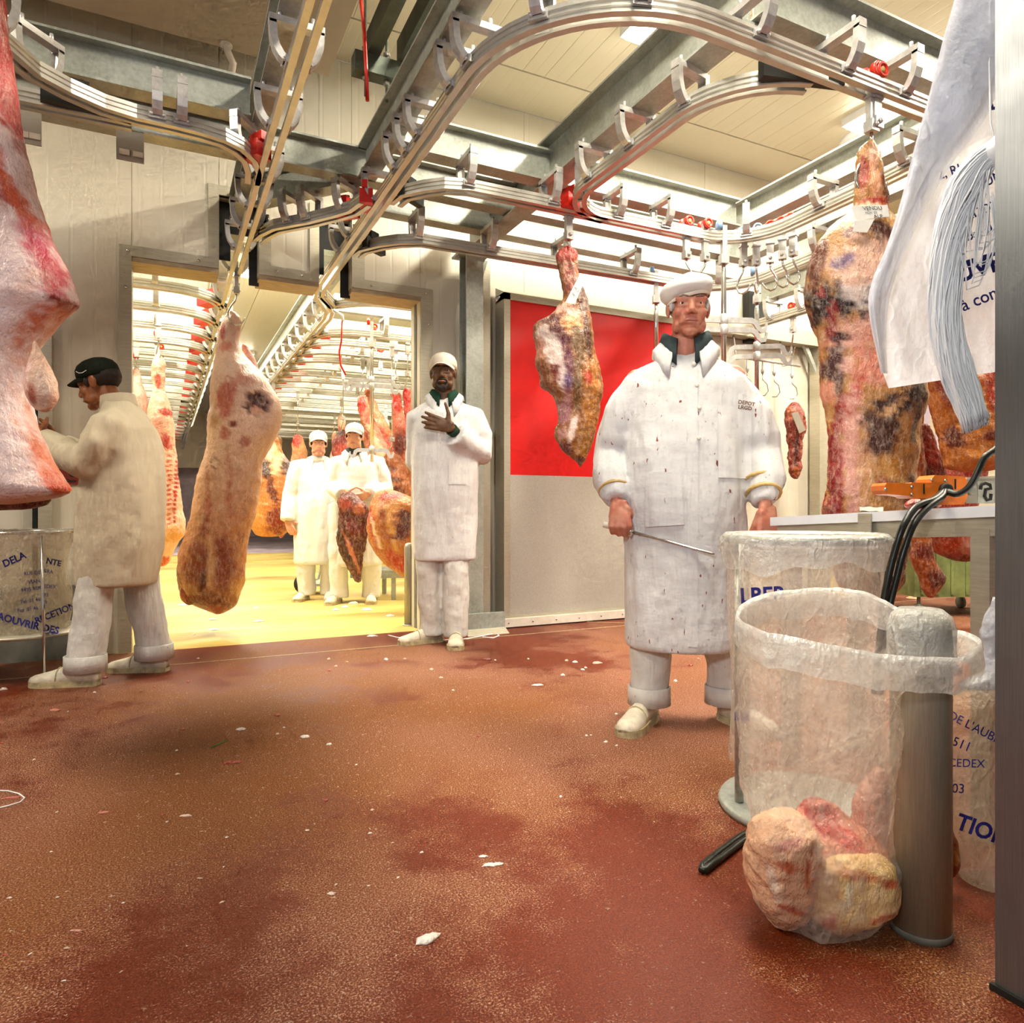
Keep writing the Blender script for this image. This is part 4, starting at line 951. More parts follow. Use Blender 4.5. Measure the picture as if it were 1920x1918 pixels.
def shoe(root, heel, yaw, L=0.29, sc=1.0, name='shoe', mat='shoe_white'):
    Mx = Matrix.Translation(heel) @ Matrix.Rotation(yaw, 4, 'Z') @ Matrix.Diagonal((sc, sc, sc, 1))   # toe along -Y
    stn = [(0.0, 0.022, 0.065), (0.012, 0.032, 0.088), (0.05, 0.037, 0.10), (0.10, 0.037, 0.10), (0.145, 0.040, 0.086), (0.19, 0.046, 0.070), (0.235, 0.047, 0.058), (0.268, 0.038, 0.050), (0.287, 0.020, 0.040)]
    rs = []
    for (t, w, h) in stn:
        t *= L / 0.29
        rs.append([Mx @ V3(math.cos(a) * w, -t, 0.018 + max(0, math.sin(a)) ** 0.75 * (h - 0.018) if math.sin(a) > 0 else 0.018) for a in [math.pi * 2 * k / 16 for k in range(16)]])
    o = MB().rings(rs).build(name, mat, root, local=True)
    ss = []
    for (t, w, h) in stn:
        t *= L / 0.29; w *= 1.08
        ss.append([Mx @ p for p in (V3(-w, -t, 0.0), V3(w, -t, 0.0), V3(w, -t, 0.026), V3(-w, -t, 0.026))])
    MB().rings(ss, True, False, False).build('sole', 'sole_cream', o, local=True)
    Lk = L / 0.29
    MB().tube([Mx @ V3(math.cos(a) * 0.043, -0.165 * Lk, 0.03 + math.sin(a) * 0.052) for a in [math.pi * k / 10 for k in range(11)]], 0.0025, 5).build('welt', 'sole_cream', o, local=True)
    return o
def collar(root, c, r, mat, gap=0.5, h=0.05, flare=1.35, drop=0.055, tip=0.05, ry=1.0, name='collar'):
    """turned-down coat collar with two pointed flaps in front"""
    n = 22; top = []; bot = []
    for k in range(n + 1):
        t = -1 + 2 * k / n; th = t * (math.pi - gap)                         # 0 at the back
        e = max(0, (abs(t) - 0.72) / 0.28)
        u = V3(math.sin(th), math.cos(th) * ry, 0)
        top.append(V3(*c) + u * r + UP * (h - 0.035 * e)); bot.append(V3(*c) + u * r * (flare + 0.12 * e) + UP * (-drop * 0.25 - (drop + tip) * e * 0.9))
    rs = []
    for a, b in zip(top, bot):
        o = (b - a).cross(UP).normalized(); m = (a + b) / 2 + ((a + b) / 2 - V3(*c)) * 0.10
        nrm = V3(m.x - c[0], m.y - c[1], 0).normalized() * 0.006
        rs.append([a + nrm, m + nrm, b + nrm, b - nrm, m - nrm, a - nrm])
    return MB().rings(rs, True, False, True).build(name, mat, root, local=True)
def patch(root, coat, poly_xz, mat, name, off=0.004, thick=0.004, n=12, axis='y'):
    """cloth patch lying on the coat front"""
    bvh = BVHTree.FromPolygons([v.co for v in coat.data.vertices], [p.vertices for p in coat.data.polygons])
    (xa, za), (xb, zb), (xc, zc), (xd, zd) = poly_xz
    rows = []
    for i in range(n + 1):
        row = []
        for j in range(n + 1):
            u, v = j / n, i / n
            x = (xa * (1 - u) + xb * u) * (1 - v) + (xd * (1 - u) + xc * u) * v; z = (za * (1 - u) + zb * u) * (1 - v) + (zd * (1 - u) + zc * u) * v
            h = bvh.ray_cast(V3(x, -1.0, z), V3(0, 1, 0))
            row.append(V3(x, (h[0].y if h[0] else -0.15), z))
        rows.append(row)
    ring = [rows[0][j] for j in range(n + 1)] + [rows[i][n] for i in range(1, n + 1)] + [rows[n][j] for j in range(n - 1, -1, -1)] + [rows[i][0] for i in range(n - 1, 0, -1)]
    mb = MB(); vs = [p - V3(0, off + thick, 0) for r in rows for p in r]
    fs = [(i * (n + 1) + j, i * (n + 1) + j + 1, (i + 1) * (n + 1) + j + 1, (i + 1) * (n + 1) + j) for i in range(n) for j in range(n)]
    mb.add(vs, fs, True); m = len(ring)
    mb.add([p - V3(0, off + thick, 0) for p in ring] + [p + V3(0, 0.004, 0) for p in ring], [(i, (i + 1) % m, (i + 1) % m + m, i + m) for i in range(m)])
    return mb.build(name, mat, root, local=True), bvh
def cap_hat(root, Mh, H, mat, visor=True, name='cap', logo=None):
    rs = []
    for (z, f) in ((0.60, 1.0), (0.70, 1.03), (0.82, 1.0), (0.92, 0.86), (0.99, 0.62), (1.035, 0.32), (1.05, 0.06)):
        rs.append([Mh @ (V3(math.cos(a) * 0.355 * f, 0.045 + math.sin(a) * 0.425 * f, z + (0.06 if math.sin(a) < 0 else 0.0) * abs(math.sin(a)) * (1 - (z - 0.6) / 0.45)) * H) for a in [2 * math.pi * k / 26 for k in range(26)]])
    cp = MB().rings(rs).build(name, mat, root, local=True)
    if visor:
        n = 14; rs = []
        for k in range(n + 1):
            t = -1 + 2 * k / n; x = 0.315 * t
            y0 = 0.045 - 0.40 * math.sqrt(max(0, 1 - (x / 0.36) ** 2)); y1 = y0 - 0.27 * max(0.02, 1 - abs(t) ** 2.6)
            z0 = 0.700 - 0.05 * t * t; z1 = z0 - 0.055 - 0.05 * t * t
            a, b = Mh @ (V3(x, y0 + 0.03, z0) * H), Mh @ (V3(x, y1, z1) * H)
            m = (a + b) / 2 + (Mh.to_3x3() @ V3(0, 0, 0.015 * H)); u = Mh.to_3x3() @ V3(0, 0, 0.013 * H)
            rs.append([a + u, m + u, b + u, b - u, m - u, a - u])
        MB().rings(rs).build('visor', mat, cp, local=True)
    MB().lathe(Mh @ (V3(0, 0.045, 1.05) * H), [(0.022 * H, -0.01), (0.022 * H, 0.002), (0.008 * H, 0.006)], 10).build('button', mat, cp, local=True)
    return cp
def inner_body(mb, neck, chest, pelvis, arms, legs):
    mb.capsule(neck, chest, 0.055, 0.10, 10); mb.capsule(chest, pelvis, 0.105, 0.10, 10)
    for (sh, el, wr) in arms:
        mb.capsule(chest, sh, 0.06, 0.05, 8); mb.capsule(sh, el, 0.046, 0.038, 8); mb.capsule(el, wr, 0.037, 0.026, 8)
    for (hp, kn, an) in legs:
        mb.capsule(pelvis, hp, 0.08, 0.07, 8); mb.capsule(hp, kn, 0.068, 0.048, 8); mb.capsule(kn, an, 0.045, 0.034, 8)
def trousers(legs, seed, r=(0.095, 0.080, 0.070), ztop=0.95, hem=0.05):
    mb = MB()
    for (hp, kn, an) in legs:
        hp, kn, an = Vector(hp), Vector(kn), Vector(an)
        pts = [hp + UP * 0.06, hp, (hp + kn) / 2, kn, (kn + an) / 2, an + UP * 0.03, V3(an.x, an.y, hem)]
        mb.tube(pts, [r[0], r[0], (r[0] + r[1]) / 2, r[1], (r[1] + r[2]) / 2 * 1.02, r[2], r[2] * 1.0], 18)
    a, b = Vector(legs[0][0]), Vector(legs[1][0])
    mb.capsule(a, b, 0.10, 0.10, 12)
    return cloth_mesh(mb, 0.010, 0.008, seed, (9, 9, 7), 3)
def cuff(root, legs, r, z0, z1, mat):
    for (hp, kn, an) in legs:
        MB().lathe((an[0], an[1], 0), [(r * 1.02, z0), (r * 1.09, z0), (r * 1.08, z1), (r * 1.0, z1 + 0.004)], 22, closed=True).build('trouser_cuff', mat, root, local=True)
def face_cam(p): return -math.atan2(p.x, p.y)
def Hm(c, H, yaw=0, pitch=0, roll=0):
    return Matrix.Translation(c) @ Matrix.Rotation(yaw, 4, 'Z') @ Matrix.Rotation(pitch, 4, 'X') @ Matrix.Rotation(roll, 4, 'Y')

# ---- main man in the flat cap -------------------------------------------------
P1 = W(1283, 1354, 2.85); P1.z = 0
m1 = thing('person', 'man in a white stained butcher coat and flat white cap holding a sharpening steel', 'person', P1, face_cam(P1))
X1 = lambda px, py, y=0.0: V3((px - 1283) / 465, y, EYE - (py - 959) / 465)
H = 0.238; Mh1 = Hm(V3(0.012, -0.055, 1.533), H, 0.14, 0.02, 0.03)
legs1 = [(V3(-0.10, 0.0, 0.88), V3(-0.120, -0.015, 0.46), V3(-0.138, -0.03, 0.10)), (V3(0.11, 0.03, 0.88), V3(0.150, 0.02, 0.46), V3(0.165, 0.055, 0.10))]
arms1 = [(V3(-0.185, 0.0, 1.385), V3(-0.290, 0.03, 1.075), V3(-0.262, -0.115, 0.895)), (V3(0.185, 0.0, 1.385), V3(0.282, 0.03, 1.075), V3(0.298, -0.10, 0.880))]
bm_ = MB(); add_head(bm_, Mh1, H); inner_body(bm_, V3(0.01, 0.0, 1.50), V3(0, 0.01, 1.32), V3(0, 0.01, 0.92), arms1, legs1)
sdir = V3(0.307, -0.06, -0.078).normalized()
fist1 = add_hand(bm_, V3(-0.250, -0.130, 0.878), (0.10, -0.42, -0.90), sdir, (0.1, 0.9, -0.4), (1.15, 1.35, 0.9), 1.12, (0.45, 0.45, 0.75))
fist2 = add_hand(bm_, V3(0.306, -0.105, 0.862), (-0.02, -0.25, -0.97), (-0.85, -0.45, 0.1), (-0.4, 0.85, -0.2), (1.15, 1.35, 0.9), 1.12, (0.85, 0.20, 0.45))
link_mesh('body', fine(bm_, 0.0045, 2, 0.4, 'body'), 'skin_ruddy', m1)
head_parts(m1, Mh1, H, 'iris_dark', 'brow_grey', 'lip_pink', True, 'hair_grey')
# coat
cm = MB()
cm.rings([oval(z, cx, cy, rx, ry, 34) for (z, cx, cy, rx, ry) in [
    (0.305, -0.012, -0.01, 0.212, 0.172), (0.33, -0.012, -0.01, 0.216, 0.176), (0.55, -0.010, -0.01, 0.232, 0.178), (0.80, -0.008, -0.01, 0.242, 0.174), (0.95, -0.003, -0.012, 0.236, 0.172), (1.10, 0, -0.012, 0.228, 0.165),
    (1.25, 0, 0, 0.226, 0.148), (1.35, 0, 0.005, 0.222, 0.130), (1.405, 0, 0.008, 0.178, 0.115), (1.445, 0.002, 0.01, 0.138, 0.10), (1.480, 0.006, 0.012, 0.108, 0.088), (1.505, 0.008, 0.01, 0.088, 0.078)]])
for k, (sh, el, wr) in enumerate(arms1):
    s = -1 if k == 0 else 1
    cm.tube([V3(0.085 * s, 0.01, 1.415), V3(0.168 * s, 0.0, 1.345), V3(0.234 * s, 0.01, 1.245), V3(0.268 * s, 0.02, 1.14), el, (el + wr) / 2 + V3(0.012 * s, -0.01, -0.012), wr + (el - wr) * 0.16, wr],
            [0.062, 0.094, 0.098, 0.096, 0.088, 0.080, 0.060, 0.046], 18)
cme = cloth_mesh(cm, 0.0095, 0.014, 3, (6.5, 6.5, 2.0), 9, 0.33)
coat1 = link_mesh('coat', cme, 'coat_stained', m1)
collar(m1, (0.006, 0.015, 1.488), 0.100, 'coat_white', 0.46, 0.045, 1.30, 0.05, 0.07)
collar(m1, (0.006, 0.006, 1.508), 0.090, 'shirt_slate', 0.36, 0.058, 1.02, 0.03, 0.055, name='shirt_collar')
pk, bvh1 = patch(m1, coat1, [((1350 - 1283) / 465 - 0.02, EYE - (900 - 959) / 465), ((1400 - 1283) / 465, EYE - (900 - 959) / 465), ((1400 - 1283) / 465, EYE - (772 - 959) / 465), ((1350 - 1283) / 465 - 0.02, EYE - (772 - 959) / 465)], 'coat_white', 'chest_pocket')
patch(m1, coat1, [(-0.145, 0.79), (0.000, 0.80), (-0.012, 1.00), (-0.145, 1.0)], 'coat_white', 'hip_pocket')
patch(m1, coat1, [(0.012, 0.34), (0.050, 0.34), (0.050, 1.40), (0.012, 1.40)], 'coat_white', 'button_placket', 0.002, 0.003, 26)
def coatmap(bvh, off=0.012):
    def f(x, z):
        h = bvh.ray_cast(V3(x, -1, z), V3(0, 1, 0)); return V3(x, (h[0].y if h[0] else -0.15) - off, z)
    return f
def lettering_local(lines, mapf, mat, parent, name='printed_lettering'):
    mb = MB()
    for (s, size, x0, y0, bold, ang, bow) in lines:
        v, f = text2d(s, size, bold); c, sn = math.cos(ang), math.sin(ang)
        mb.add([mapf(x0 + p[0] * c - p[1] * sn, y0 + p[0] * sn + p[1] * c) for p in v], f)
    return mb.build(name, mat, parent, local=True)
lettering_local([('DEPOT', 0.020, (1376 - 1283) / 465, EYE - (766 - 959) / 465, 0.0006, -0.18, 0), ('LRGD', 0.020, (1376 - 1283) / 465, EYE - (775 - 959) / 465, 0.0006, -0.16, 0)], coatmap(bvh1), 'print_brown', m1)
for (px, py) in ((1300, 692), (1305, 733), (1309, 775), (1308, 830)):
    p = coatmap(bvh1, 0.006)((px - 1283) / 465, EYE - (py - 959) / 465)
    MB().lathe(p, [(0.008, 0), (0.008, 0.003), (0.003, 0.004)], 12, (0, -1, 0)).build('snap_button', 'white_pipe', m1, local=True)
for k, (sh, el, wr) in enumerate(arms1):
    ax = (Vector(wr) - Vector(el)).normalized()
    for f in ((0.20,) if k == 0 else (0.20, 0.42)):
        MB().lathe(Vector(wr) + (Vector(el) - Vector(wr)) * f, [(0.066 + 0.004 * (f > 0.3), -0.008), (0.070 + 0.006 * (f > 0.3), 0), (0.066 + 0.004 * (f > 0.3), 0.008), (0.05, 0.0)], 20, ax, closed=True).build('wrist_band', 'tape_tan', m1, local=True)
link_mesh('trousers', trousers(legs1, 11, (0.10, 0.086, 0.076), hem=0.085), 'trouser_white', m1)
cuff(m1, legs1, 0.079, 0.075, 0.145, 'trouser_white')
shoe(m1, V3(-0.130, 0.035, 0), -0.30, 0.29, 1.08); shoe(m1, V3(0.150, 0.10, 0), 0.62, 0.29, 1.08)
# flat cap, tilted over his right eye
ck = MB(); Mc = Mh1
rs = []
for (z, rx, ry, ox, oy) in ((0.645, 0.345, 0.415, 0, 0.03), (0.685, 0.375, 0.45, -0.015, 0.02), (0.735, 0.415, 0.49, -0.045, -0.01), (0.80, 0.425, 0.49, -0.05, -0.01), (0.88, 0.40, 0.45, -0.02, 0.01), (0.97, 0.33, 0.37, 0.04, 0.03), (1.04, 0.20, 0.24, 0.09, 0.05), (1.07, 0.04, 0.06, 0.11, 0.06)):
    rs.append([Mc @ (V3(ox + math.cos(a) * rx, oy + math.sin(a) * ry, z + (0.09 * math.cos(a) + 0.03 * -math.sin(a)) * (1 - (z - 0.62) / 0.40) + 0.012 * math.sin(3 * a + z * 20)) * H) for a in [2 * math.pi * k / 30 for k in range(30)]])
ck.rings(rs); cpo = ck.build('flat_cap', 'cap_white', m1, local=True)
MB().rings([[Mc @ (V3(math.cos(a) * r, 0.03 + math.sin(a) * r * 1.2, z + 0.085 * math.cos(a)) * H) for a in [2 * math.pi * k / 30 for k in range(30)]] for (r, z) in ((0.348, 0.615), (0.352, 0.675), (0.335, 0.675), (0.33, 0.615))], closed=True).build('cap_band', 'cap_cream', cpo, local=True)
# sharpening steel in his right hand
M1w = world_of(m1)
f1 = M1w @ fist1; sd = (M1w.to_3x3() @ sdir).normalized()
ss = thing('sharpening_steel', 'long steel sharpening rod held across the white coat', 'tool', f1)
MB().tube([f1 - sd * 0.075, f1 - sd * 0.03, f1 + sd * 0.035], [0.012, 0.0125, 0.010], 10).build('handle', 'white_pipe', ss)
MB().lathe(f1 + sd * 0.040, [(0.010, -0.006), (0.020, -0.002), (0.020, 0.004), (0.008, 0.008)], 14, sd).build('guard', 'chrome', ss)
MB().tube([f1 + sd * 0.04, f1 + sd * 0.20, f1 + sd * 0.355, f1 + sd * 0.365], [0.0062, 0.006, 0.0055, 0.003], 10).build('rod', 'chrome', ss)
f2 = M1w @ fist2
kn = thing('boning_knife', 'knife with a cream handle in the main man\'s other hand', 'knife', f2)
kd = (M1w.to_3x3() @ V3(-0.35, -0.75, -0.55)).normalized()
MB().tube([f2 - kd * 0.05, f2, f2 + kd * 0.045, f2 + kd * 0.06], [0.012, 0.0145, 0.014, 0.008], 10).build('handle', 'tape_tan', kn)
MB().prism([f2 - kd * 0.05, f2 - kd * 0.17 + UP * 0.004, f2 - kd * 0.16 + UP * 0.014, f2 - kd * 0.05 + UP * 0.014], sd * 0.002).build('blade', 'chrome', kn)

# ---- man beside the red door, hand on his chest --------------------------------
P2 = W(835, 1205, 4.58); P2.z = 0
m2 = thing('person', 'tall man in a white cap and coat with one hand on his chest', 'person', P2, face_cam(P2))
X2 = lambda px, py, y=0.0: V3((px - 835) / 289, y, EYE - (py - 959) / 289)
H = 0.242; Mh2 = Hm(V3(-0.014, -0.05, 1.615), H, -0.10, 0.0, 0.0)
legs2 = [(V3(-0.095, 0.02, 0.92), V3(-0.105, 0.0, 0.48), V3(-0.085, 0.03, 0.10)), (V3(0.08, 0.0, 0.92), V3(0.065, -0.05, 0.48), V3(0.070, -0.05, 0.10))]
arms2 = [(V3(-0.175, 0.01, 1.475), V3(-0.185, 0.10, 1.18), V3(-0.06, 0.17, 1.00)), (V3(0.18, 0.0, 1.475), V3(0.232, -0.02, 1.225), V3(0.045, -0.195, 1.365))]
bm_ = MB(); add_head(bm_, Mh2, H); inner_body(bm_, V3(-0.01, 0.0, 1.58), V3(0, 0.01, 1.40), V3(0, 0.01, 0.95), arms2, legs2)
add_hand(bm_, V3(0.035, -0.205, 1.372), (-0.93, -0.03, 0.25), (0.25, -0.05, 0.95), (0.0, 1.0, 0.0), (0.10, 0.16, 0.12), 1.12, (0.25, 0.95, -0.05), 0.10)
add_hand(bm_, V3(-0.05, 0.175, 0.99), (0.8, 0.2, -0.5), (0, -0.2, 0.9), (0, -1, 0), (0.5, 0.5, 0.4))
link_mesh('body', fine(bm_, 0.006, 2, 0.4, 'body'), 'skin_brown', m2)
head_parts(m2, Mh2, H, 'iris_dark', 'hair_dark', 'lip_brown', True, None, 'hair_dark')
cap_hat(m2, Mh2, H, 'cap_cream', True)
cm = MB()
cm.rings([oval(z, cx, cy, rx, ry, 30) for (z, cx, cy, rx, ry) in [(0.535, -0.002, 0, 0.195, 0.14), (0.56, -0.002, 0, 0.198, 0.145), (0.80, 0, 0, 0.206, 0.15), (1.0, 0, -0.01, 0.212, 0.155), (1.2, 0, -0.01, 0.214, 0.15), (1.38, 0, 0, 0.210, 0.135), (1.47, 0, 0, 0.195, 0.12), (1.53, 0, 0.005, 0.155, 0.10), (1.565, 0, 0.008, 0.115, 0.085), (1.595, 0, 0.01, 0.085, 0.075)]])
cm.tube([V3(-0.09, 0.01, 1.50), V3(-0.165, 0.01, 1.46), arms2[0][1], arms2[0][2]], [0.07, 0.085, 0.08, 0.055], 16)
el, wr = arms2[1][1], arms2[1][2]
cm.tube([V3(0.09, 0.0, 1.50), V3(0.17, 0.0, 1.455), V3(0.215, -0.005, 1.34), el, el + (wr - el) * 0.5 + V3(0, -0.01, -0.02), wr + (el - wr) * 0.10 + V3(0, 0, -0.018)], [0.07, 0.092, 0.090, 0.082, 0.080, 0.082], 16)
coat2 = link_mesh('coat', cloth_mesh(cm, 0.011, 0.012, 8, (6, 6, 1.8), 7, 0.56), 'coat_white', m2)
collar(m2, (-0.006, 0.008, 1.585), 0.088, 'coat_white', 0.45, 0.035, 1.42, 0.05, 0.09)
collar(m2, (-0.008, -0.002, 1.592), 0.078, 'shirt_green', 0.30, 0.045, 1.18, 0.03, 0.05, name='shirt_collar')
MB().lathe(wr + (el - wr) * 0.02 + V3(0, 0, -0.012), [(0.034, -0.02), (0.040, 0.018), (0.034, 0.018)], 16, (wr - el), closed=True).build('shirt_cuff', 'shirt_green', m2, local=True)
patch(m2, coat2, [(0.02, 1.02), (0.13, 1.02), (0.13, 1.17), (0.02, 1.17)], 'coat_white', 'chest_pocket', 0.002, 0.003)
link_mesh('trousers', trousers(legs2, 21, (0.10, 0.085, 0.080), hem=0.05), 'trouser_white', m2)
shoe(m2, V3(-0.02, 0.06, 0), -1.15, 0.29, 1.05); shoe(m2, V3(0.075, 0.03, 0), -0.05, 0.29, 1.08)

# ---- stooping man on the left, seen from the side -------------------------------
P3 = W(215, 1200, 3.60); P3.z = 0
m3 = thing('person', 'man in a dark cap and cream coat reaching into the pale hindquarter', 'person', P3, -(math.pi / 2 + YAW))
Y3 = lambda px, py, x=0.0: V3(x, (px - 215) / 368, EYE - (py - 959) / 368)
H = 0.24; Mh3 = Hm(V3(0.0, -0.045, 1.385), H, 0.0, 0.30, 0.0)
legs3 = [(V3(0.09, 0.04, 0.80), V3(0.115, -0.035, 0.46), V3(0.13, -0.07, 0.10)), (V3(-0.09, 0.05, 0.80), V3(-0.13, 0.07, 0.46), V3(-0.16, 0.12, 0.10))]
arms3 = [(V3(0.17, 0.06, 1.27), V3(0.205, -0.02, 1.085), V3(0.10, -0.30, 1.205)), (V3(-0.17, 0.06, 1.27), V3(-0.19, -0.05, 1.08), V3(-0.05, -0.30, 1.20))]
bm_ = MB(); add_head(bm_, Mh3, H); inner_body(bm_, V3(0, 0.02, 1.36), V3(0, 0.05, 1.22), V3(0, 0.04, 0.90), arms3, legs3)
add_hand(bm_, V3(0.09, -0.325, 1.222), (-0.10, -0.75, 0.60), (-0.5, 0.3, 0.75), (-0.9, 0, -0.2), (0.4, 0.5, 0.4), 1.08)
add_hand(bm_, V3(-0.05, -0.32, 1.21), (0.1, -0.8, 0.55), (0.5, 0.3, 0.75), (0.9, 0, -0.2), (0.4, 0.5, 0.4), 1.08)
link_mesh('body', fine(bm_, 0.006, 2, 0.4, 'body'), 'skin_tan', m3)
head_parts(m3, Mh3, H, 'iris_dark', 'hair_dark', 'lip_brown', True, 'hair_dark')
cp3 = cap_hat(m3, Mh3, H, 'cap_dark', True, 'cap')
MB().tube([Mh3 @ (V3(*p) * H) for p in ((0.37, 0.02, 0.72), (0.36, -0.08, 0.70), (0.34, -0.16, 0.72), (0.31, -0.22, 0.78))], 0.008 * H, 6).build('cap_emblem', 'string_white', cp3, local=True)
cm = MB()
cm.rings([oval(z, 0, cy, rx, ry, 30) for (z, cy, ry, rx) in [(0.475, 0.01, 0.178, 0.185), (0.50, 0.012, 0.18, 0.188), (0.70, 0.028, 0.190, 0.20), (0.90, 0.038, 0.188, 0.205), (1.05, 0.05, 0.180, 0.205), (1.17, 0.06, 0.160, 0.205), (1.27, 0.062, 0.128, 0.19), (1.33, 0.056, 0.10, 0.15), (1.38, 0.042, 0.082, 0.105), (1.41, 0.03, 0.072, 0.078)]])
for (sh, el, wr), s in zip(arms3, (1, -1)):
    cm.tube([V3(0.09 * s, 0.05, 1.30), V3(0.165 * s, 0.055, 1.255), (sh + el) / 2 + V3(0.01 * s, 0.01, 0), el, (el + wr) / 2 + V3(0, 0, -0.012), wr], [0.07, 0.092, 0.094, 0.090, 0.080, 0.054], 16)
coat3 = link_mesh('coat', cloth_mesh(cm, 0.011, 0.014, 14, (6, 6, 2.8), 7, 0.5), 'coat_cream', m3)
MB().lathe((0, 0.022, 1.385), [(0.080, -0.02), (0.088, 0.0), (0.080, 0.055), (0.070, 0.055), (0.070, 0.0)], 22, (0, -0.15, 1), closed=True).build('collar', 'coat_cream', m3, local=True)
link_mesh('trousers', trousers(legs3, 31, (0.09, 0.085, 0.085), hem=0.08), 'trouser_white', m3)
cuff(m3, legs3, 0.088, 0.07, 0.145, 'trouser_white')
shoe(m3, V3(0.135, -0.0, 0), 0.10, 0.29, 1.10); shoe(m3, V3(-0.165, 0.19, 0), 0.05, 0.29, 1.08)

# ---- two men deep in the cold room ----------------------------------------------
def far_man(label, px, d, chin, capmat, arms, legs, hands, skin, headyaw, seed, coatx=0.0, cs=1.0):
    P = W(px, 1000, d); P.z = 0
    t = thing('person', label, 'person', P, face_cam(P))
    H = 0.235; Mh = Hm(V3(coatx, -0.05, chin), H, headyaw, 0.03, 0.0)
    b = MB(); add_head(b, Mh, H); z0 = chin - 0.035
    inner_body(b, V3(coatx, 0.0, z0), V3(0, 0.01, z0 - 0.18), V3(0, 0.01, 0.88), arms, legs)
    for h in hands: add_hand(b, *h)
    link_mesh('body', fine(b, 0.0075, 2, 0.4, 'body'), skin, t)
    head_parts(t, Mh, H, 'iris_dark', 'hair_dark', 'lip_pink', True, 'hair_dark')
    cap_hat(t, Mh, H, capmat, True)
    c = MB(); k = z0 - 1.40
    c.rings([oval(z, coatx * (z > 1.3), cy, rx * cs, ry, 26) for (z, cy, rx, ry) in [(0.34, 0, 0.225, 0.15), (0.37, 0, 0.228, 0.155), (0.6, 0, 0.225, 0.155), (0.85, 0, 0.212, 0.15), (1.05 + k, 0, 0.205, 0.145), (1.2 + k, 0, 0.205, 0.135), (1.28 + k, 0, 0.195, 0.12), (1.34 + k, 0.005, 0.155, 0.10), (1.375 + k, 0.008, 0.11, 0.085), (1.40 + k, 0.01, 0.08, 0.072)]])
    for (sh, el, wr), s in zip(arms, (-1, 1)):
        c.tube([V3(0.09 * s, 0.0, sh.z + 0.025), sh, (sh + el) / 2, el, (el + wr) / 2, wr], [0.07, 0.09, 0.088, 0.085, 0.082, 0.070], 14)
    link_mesh('coat', cloth_mesh(c, 0.013, 0.010, seed, (6, 6, 1.8), 6, 0.37), 'coat_bright', t)
    collar(t, (coatx, 0.008, z0 - 0.01), 0.085, 'coat_bright', 0.5, 0.04, 1.4, 0.05, 0.07)
    link_mesh('trousers', trousers(legs, seed + 3, (0.10, 0.09, 0.085), hem=0.05), 'coat_bright', t)
    for (hp, kn, an), s in zip(legs, (-1, 1)): shoe(t, V3(an.x, an.y + 0.06, 0), 0.0 - 0.35 * (s < 0), 0.27, 1.05)
    return t
LG = lambda a, b: [(V3(-a, 0, 0.86), V3(-a - 0.01, -0.02, 0.45), V3(-a, 0, 0.10)), (V3(b, 0, 0.86), V3(b + 0.01, -0.02, 0.45), V3(b, 0, 0.10))]
aL = [(V3(-0.185, 0, 1.27), V3(-0.26, 0.0, 1.0), V3(-0.285, -0.06, 0.76)), (V3(0.185, 0, 1.27), V3(0.22, 0.05, 1.0), V3(0.17, 0.05, 0.80))]
m4 = far_man('distant man in white with arms hanging at his sides', 597, 6.85, 1.385, 'cap_white', aL, LG(0.11, 0.10),
             [(V3(-0.285, -0.06, 0.76), (0.35, -0.3, -0.85), (0.8, -0.4, 0.2), (0.3, 0.8, 0), (0.4, 0.4, 0.3)), (V3(0.17, 0.05, 0.80), (0, -0.2, -1), (-1, 0, 0), (0, 1, 0), (0.4, 0.4, 0.3))], 'skin_fair', 0.05, 51)
MB().lathe((0, 0.0, 1.35), [(0.080, -0.03), (0.084, 0.0), (0.076, 0.035), (0.066, 0.035), (0.070, -0.03)], 22, closed=True).build('roll_neck', 'coat_bright', m4, local=True)
aR = [(V3(-0.185, 0, 1.30), V3(-0.215, 0.0, 1.07), V3(-0.13, -0.21, 1.00)), (V3(0.185, 0, 1.30), V3(0.255, 0.0, 1.06), V3(0.10, -0.21, 1.01))]
m5 = far_man('distant man in white holding a dark slab of meat', 671, 6.62, 1.43, 'cap_white', aR, LG(0.17, 0.12),
             [(V3(-0.12, -0.225, 1.0), (0.85, -0.3, -0.3), (0.2, -0.3, 0.9), (0.3, 0.9, -0.1), (0.6, 0.7, 0.4)), (V3(0.09, -0.225, 1.01), (-0.85, -0.3, -0.35), (-0.2, -0.3, 0.9), (-0.3, 0.9, -0.1), (0.35, 0.5, 0.3))], 'skin_fair', -0.18, 61, -0.03)
MB().lathe((-0.03, -0.002, 1.40), [(0.076, -0.02), (0.086, 0.0), (0.080, 0.04), (0.068, 0.04), (0.068, 0.0)], 22, closed=True).build('shirt_collar', 'shirt_slate', m5, local=True)
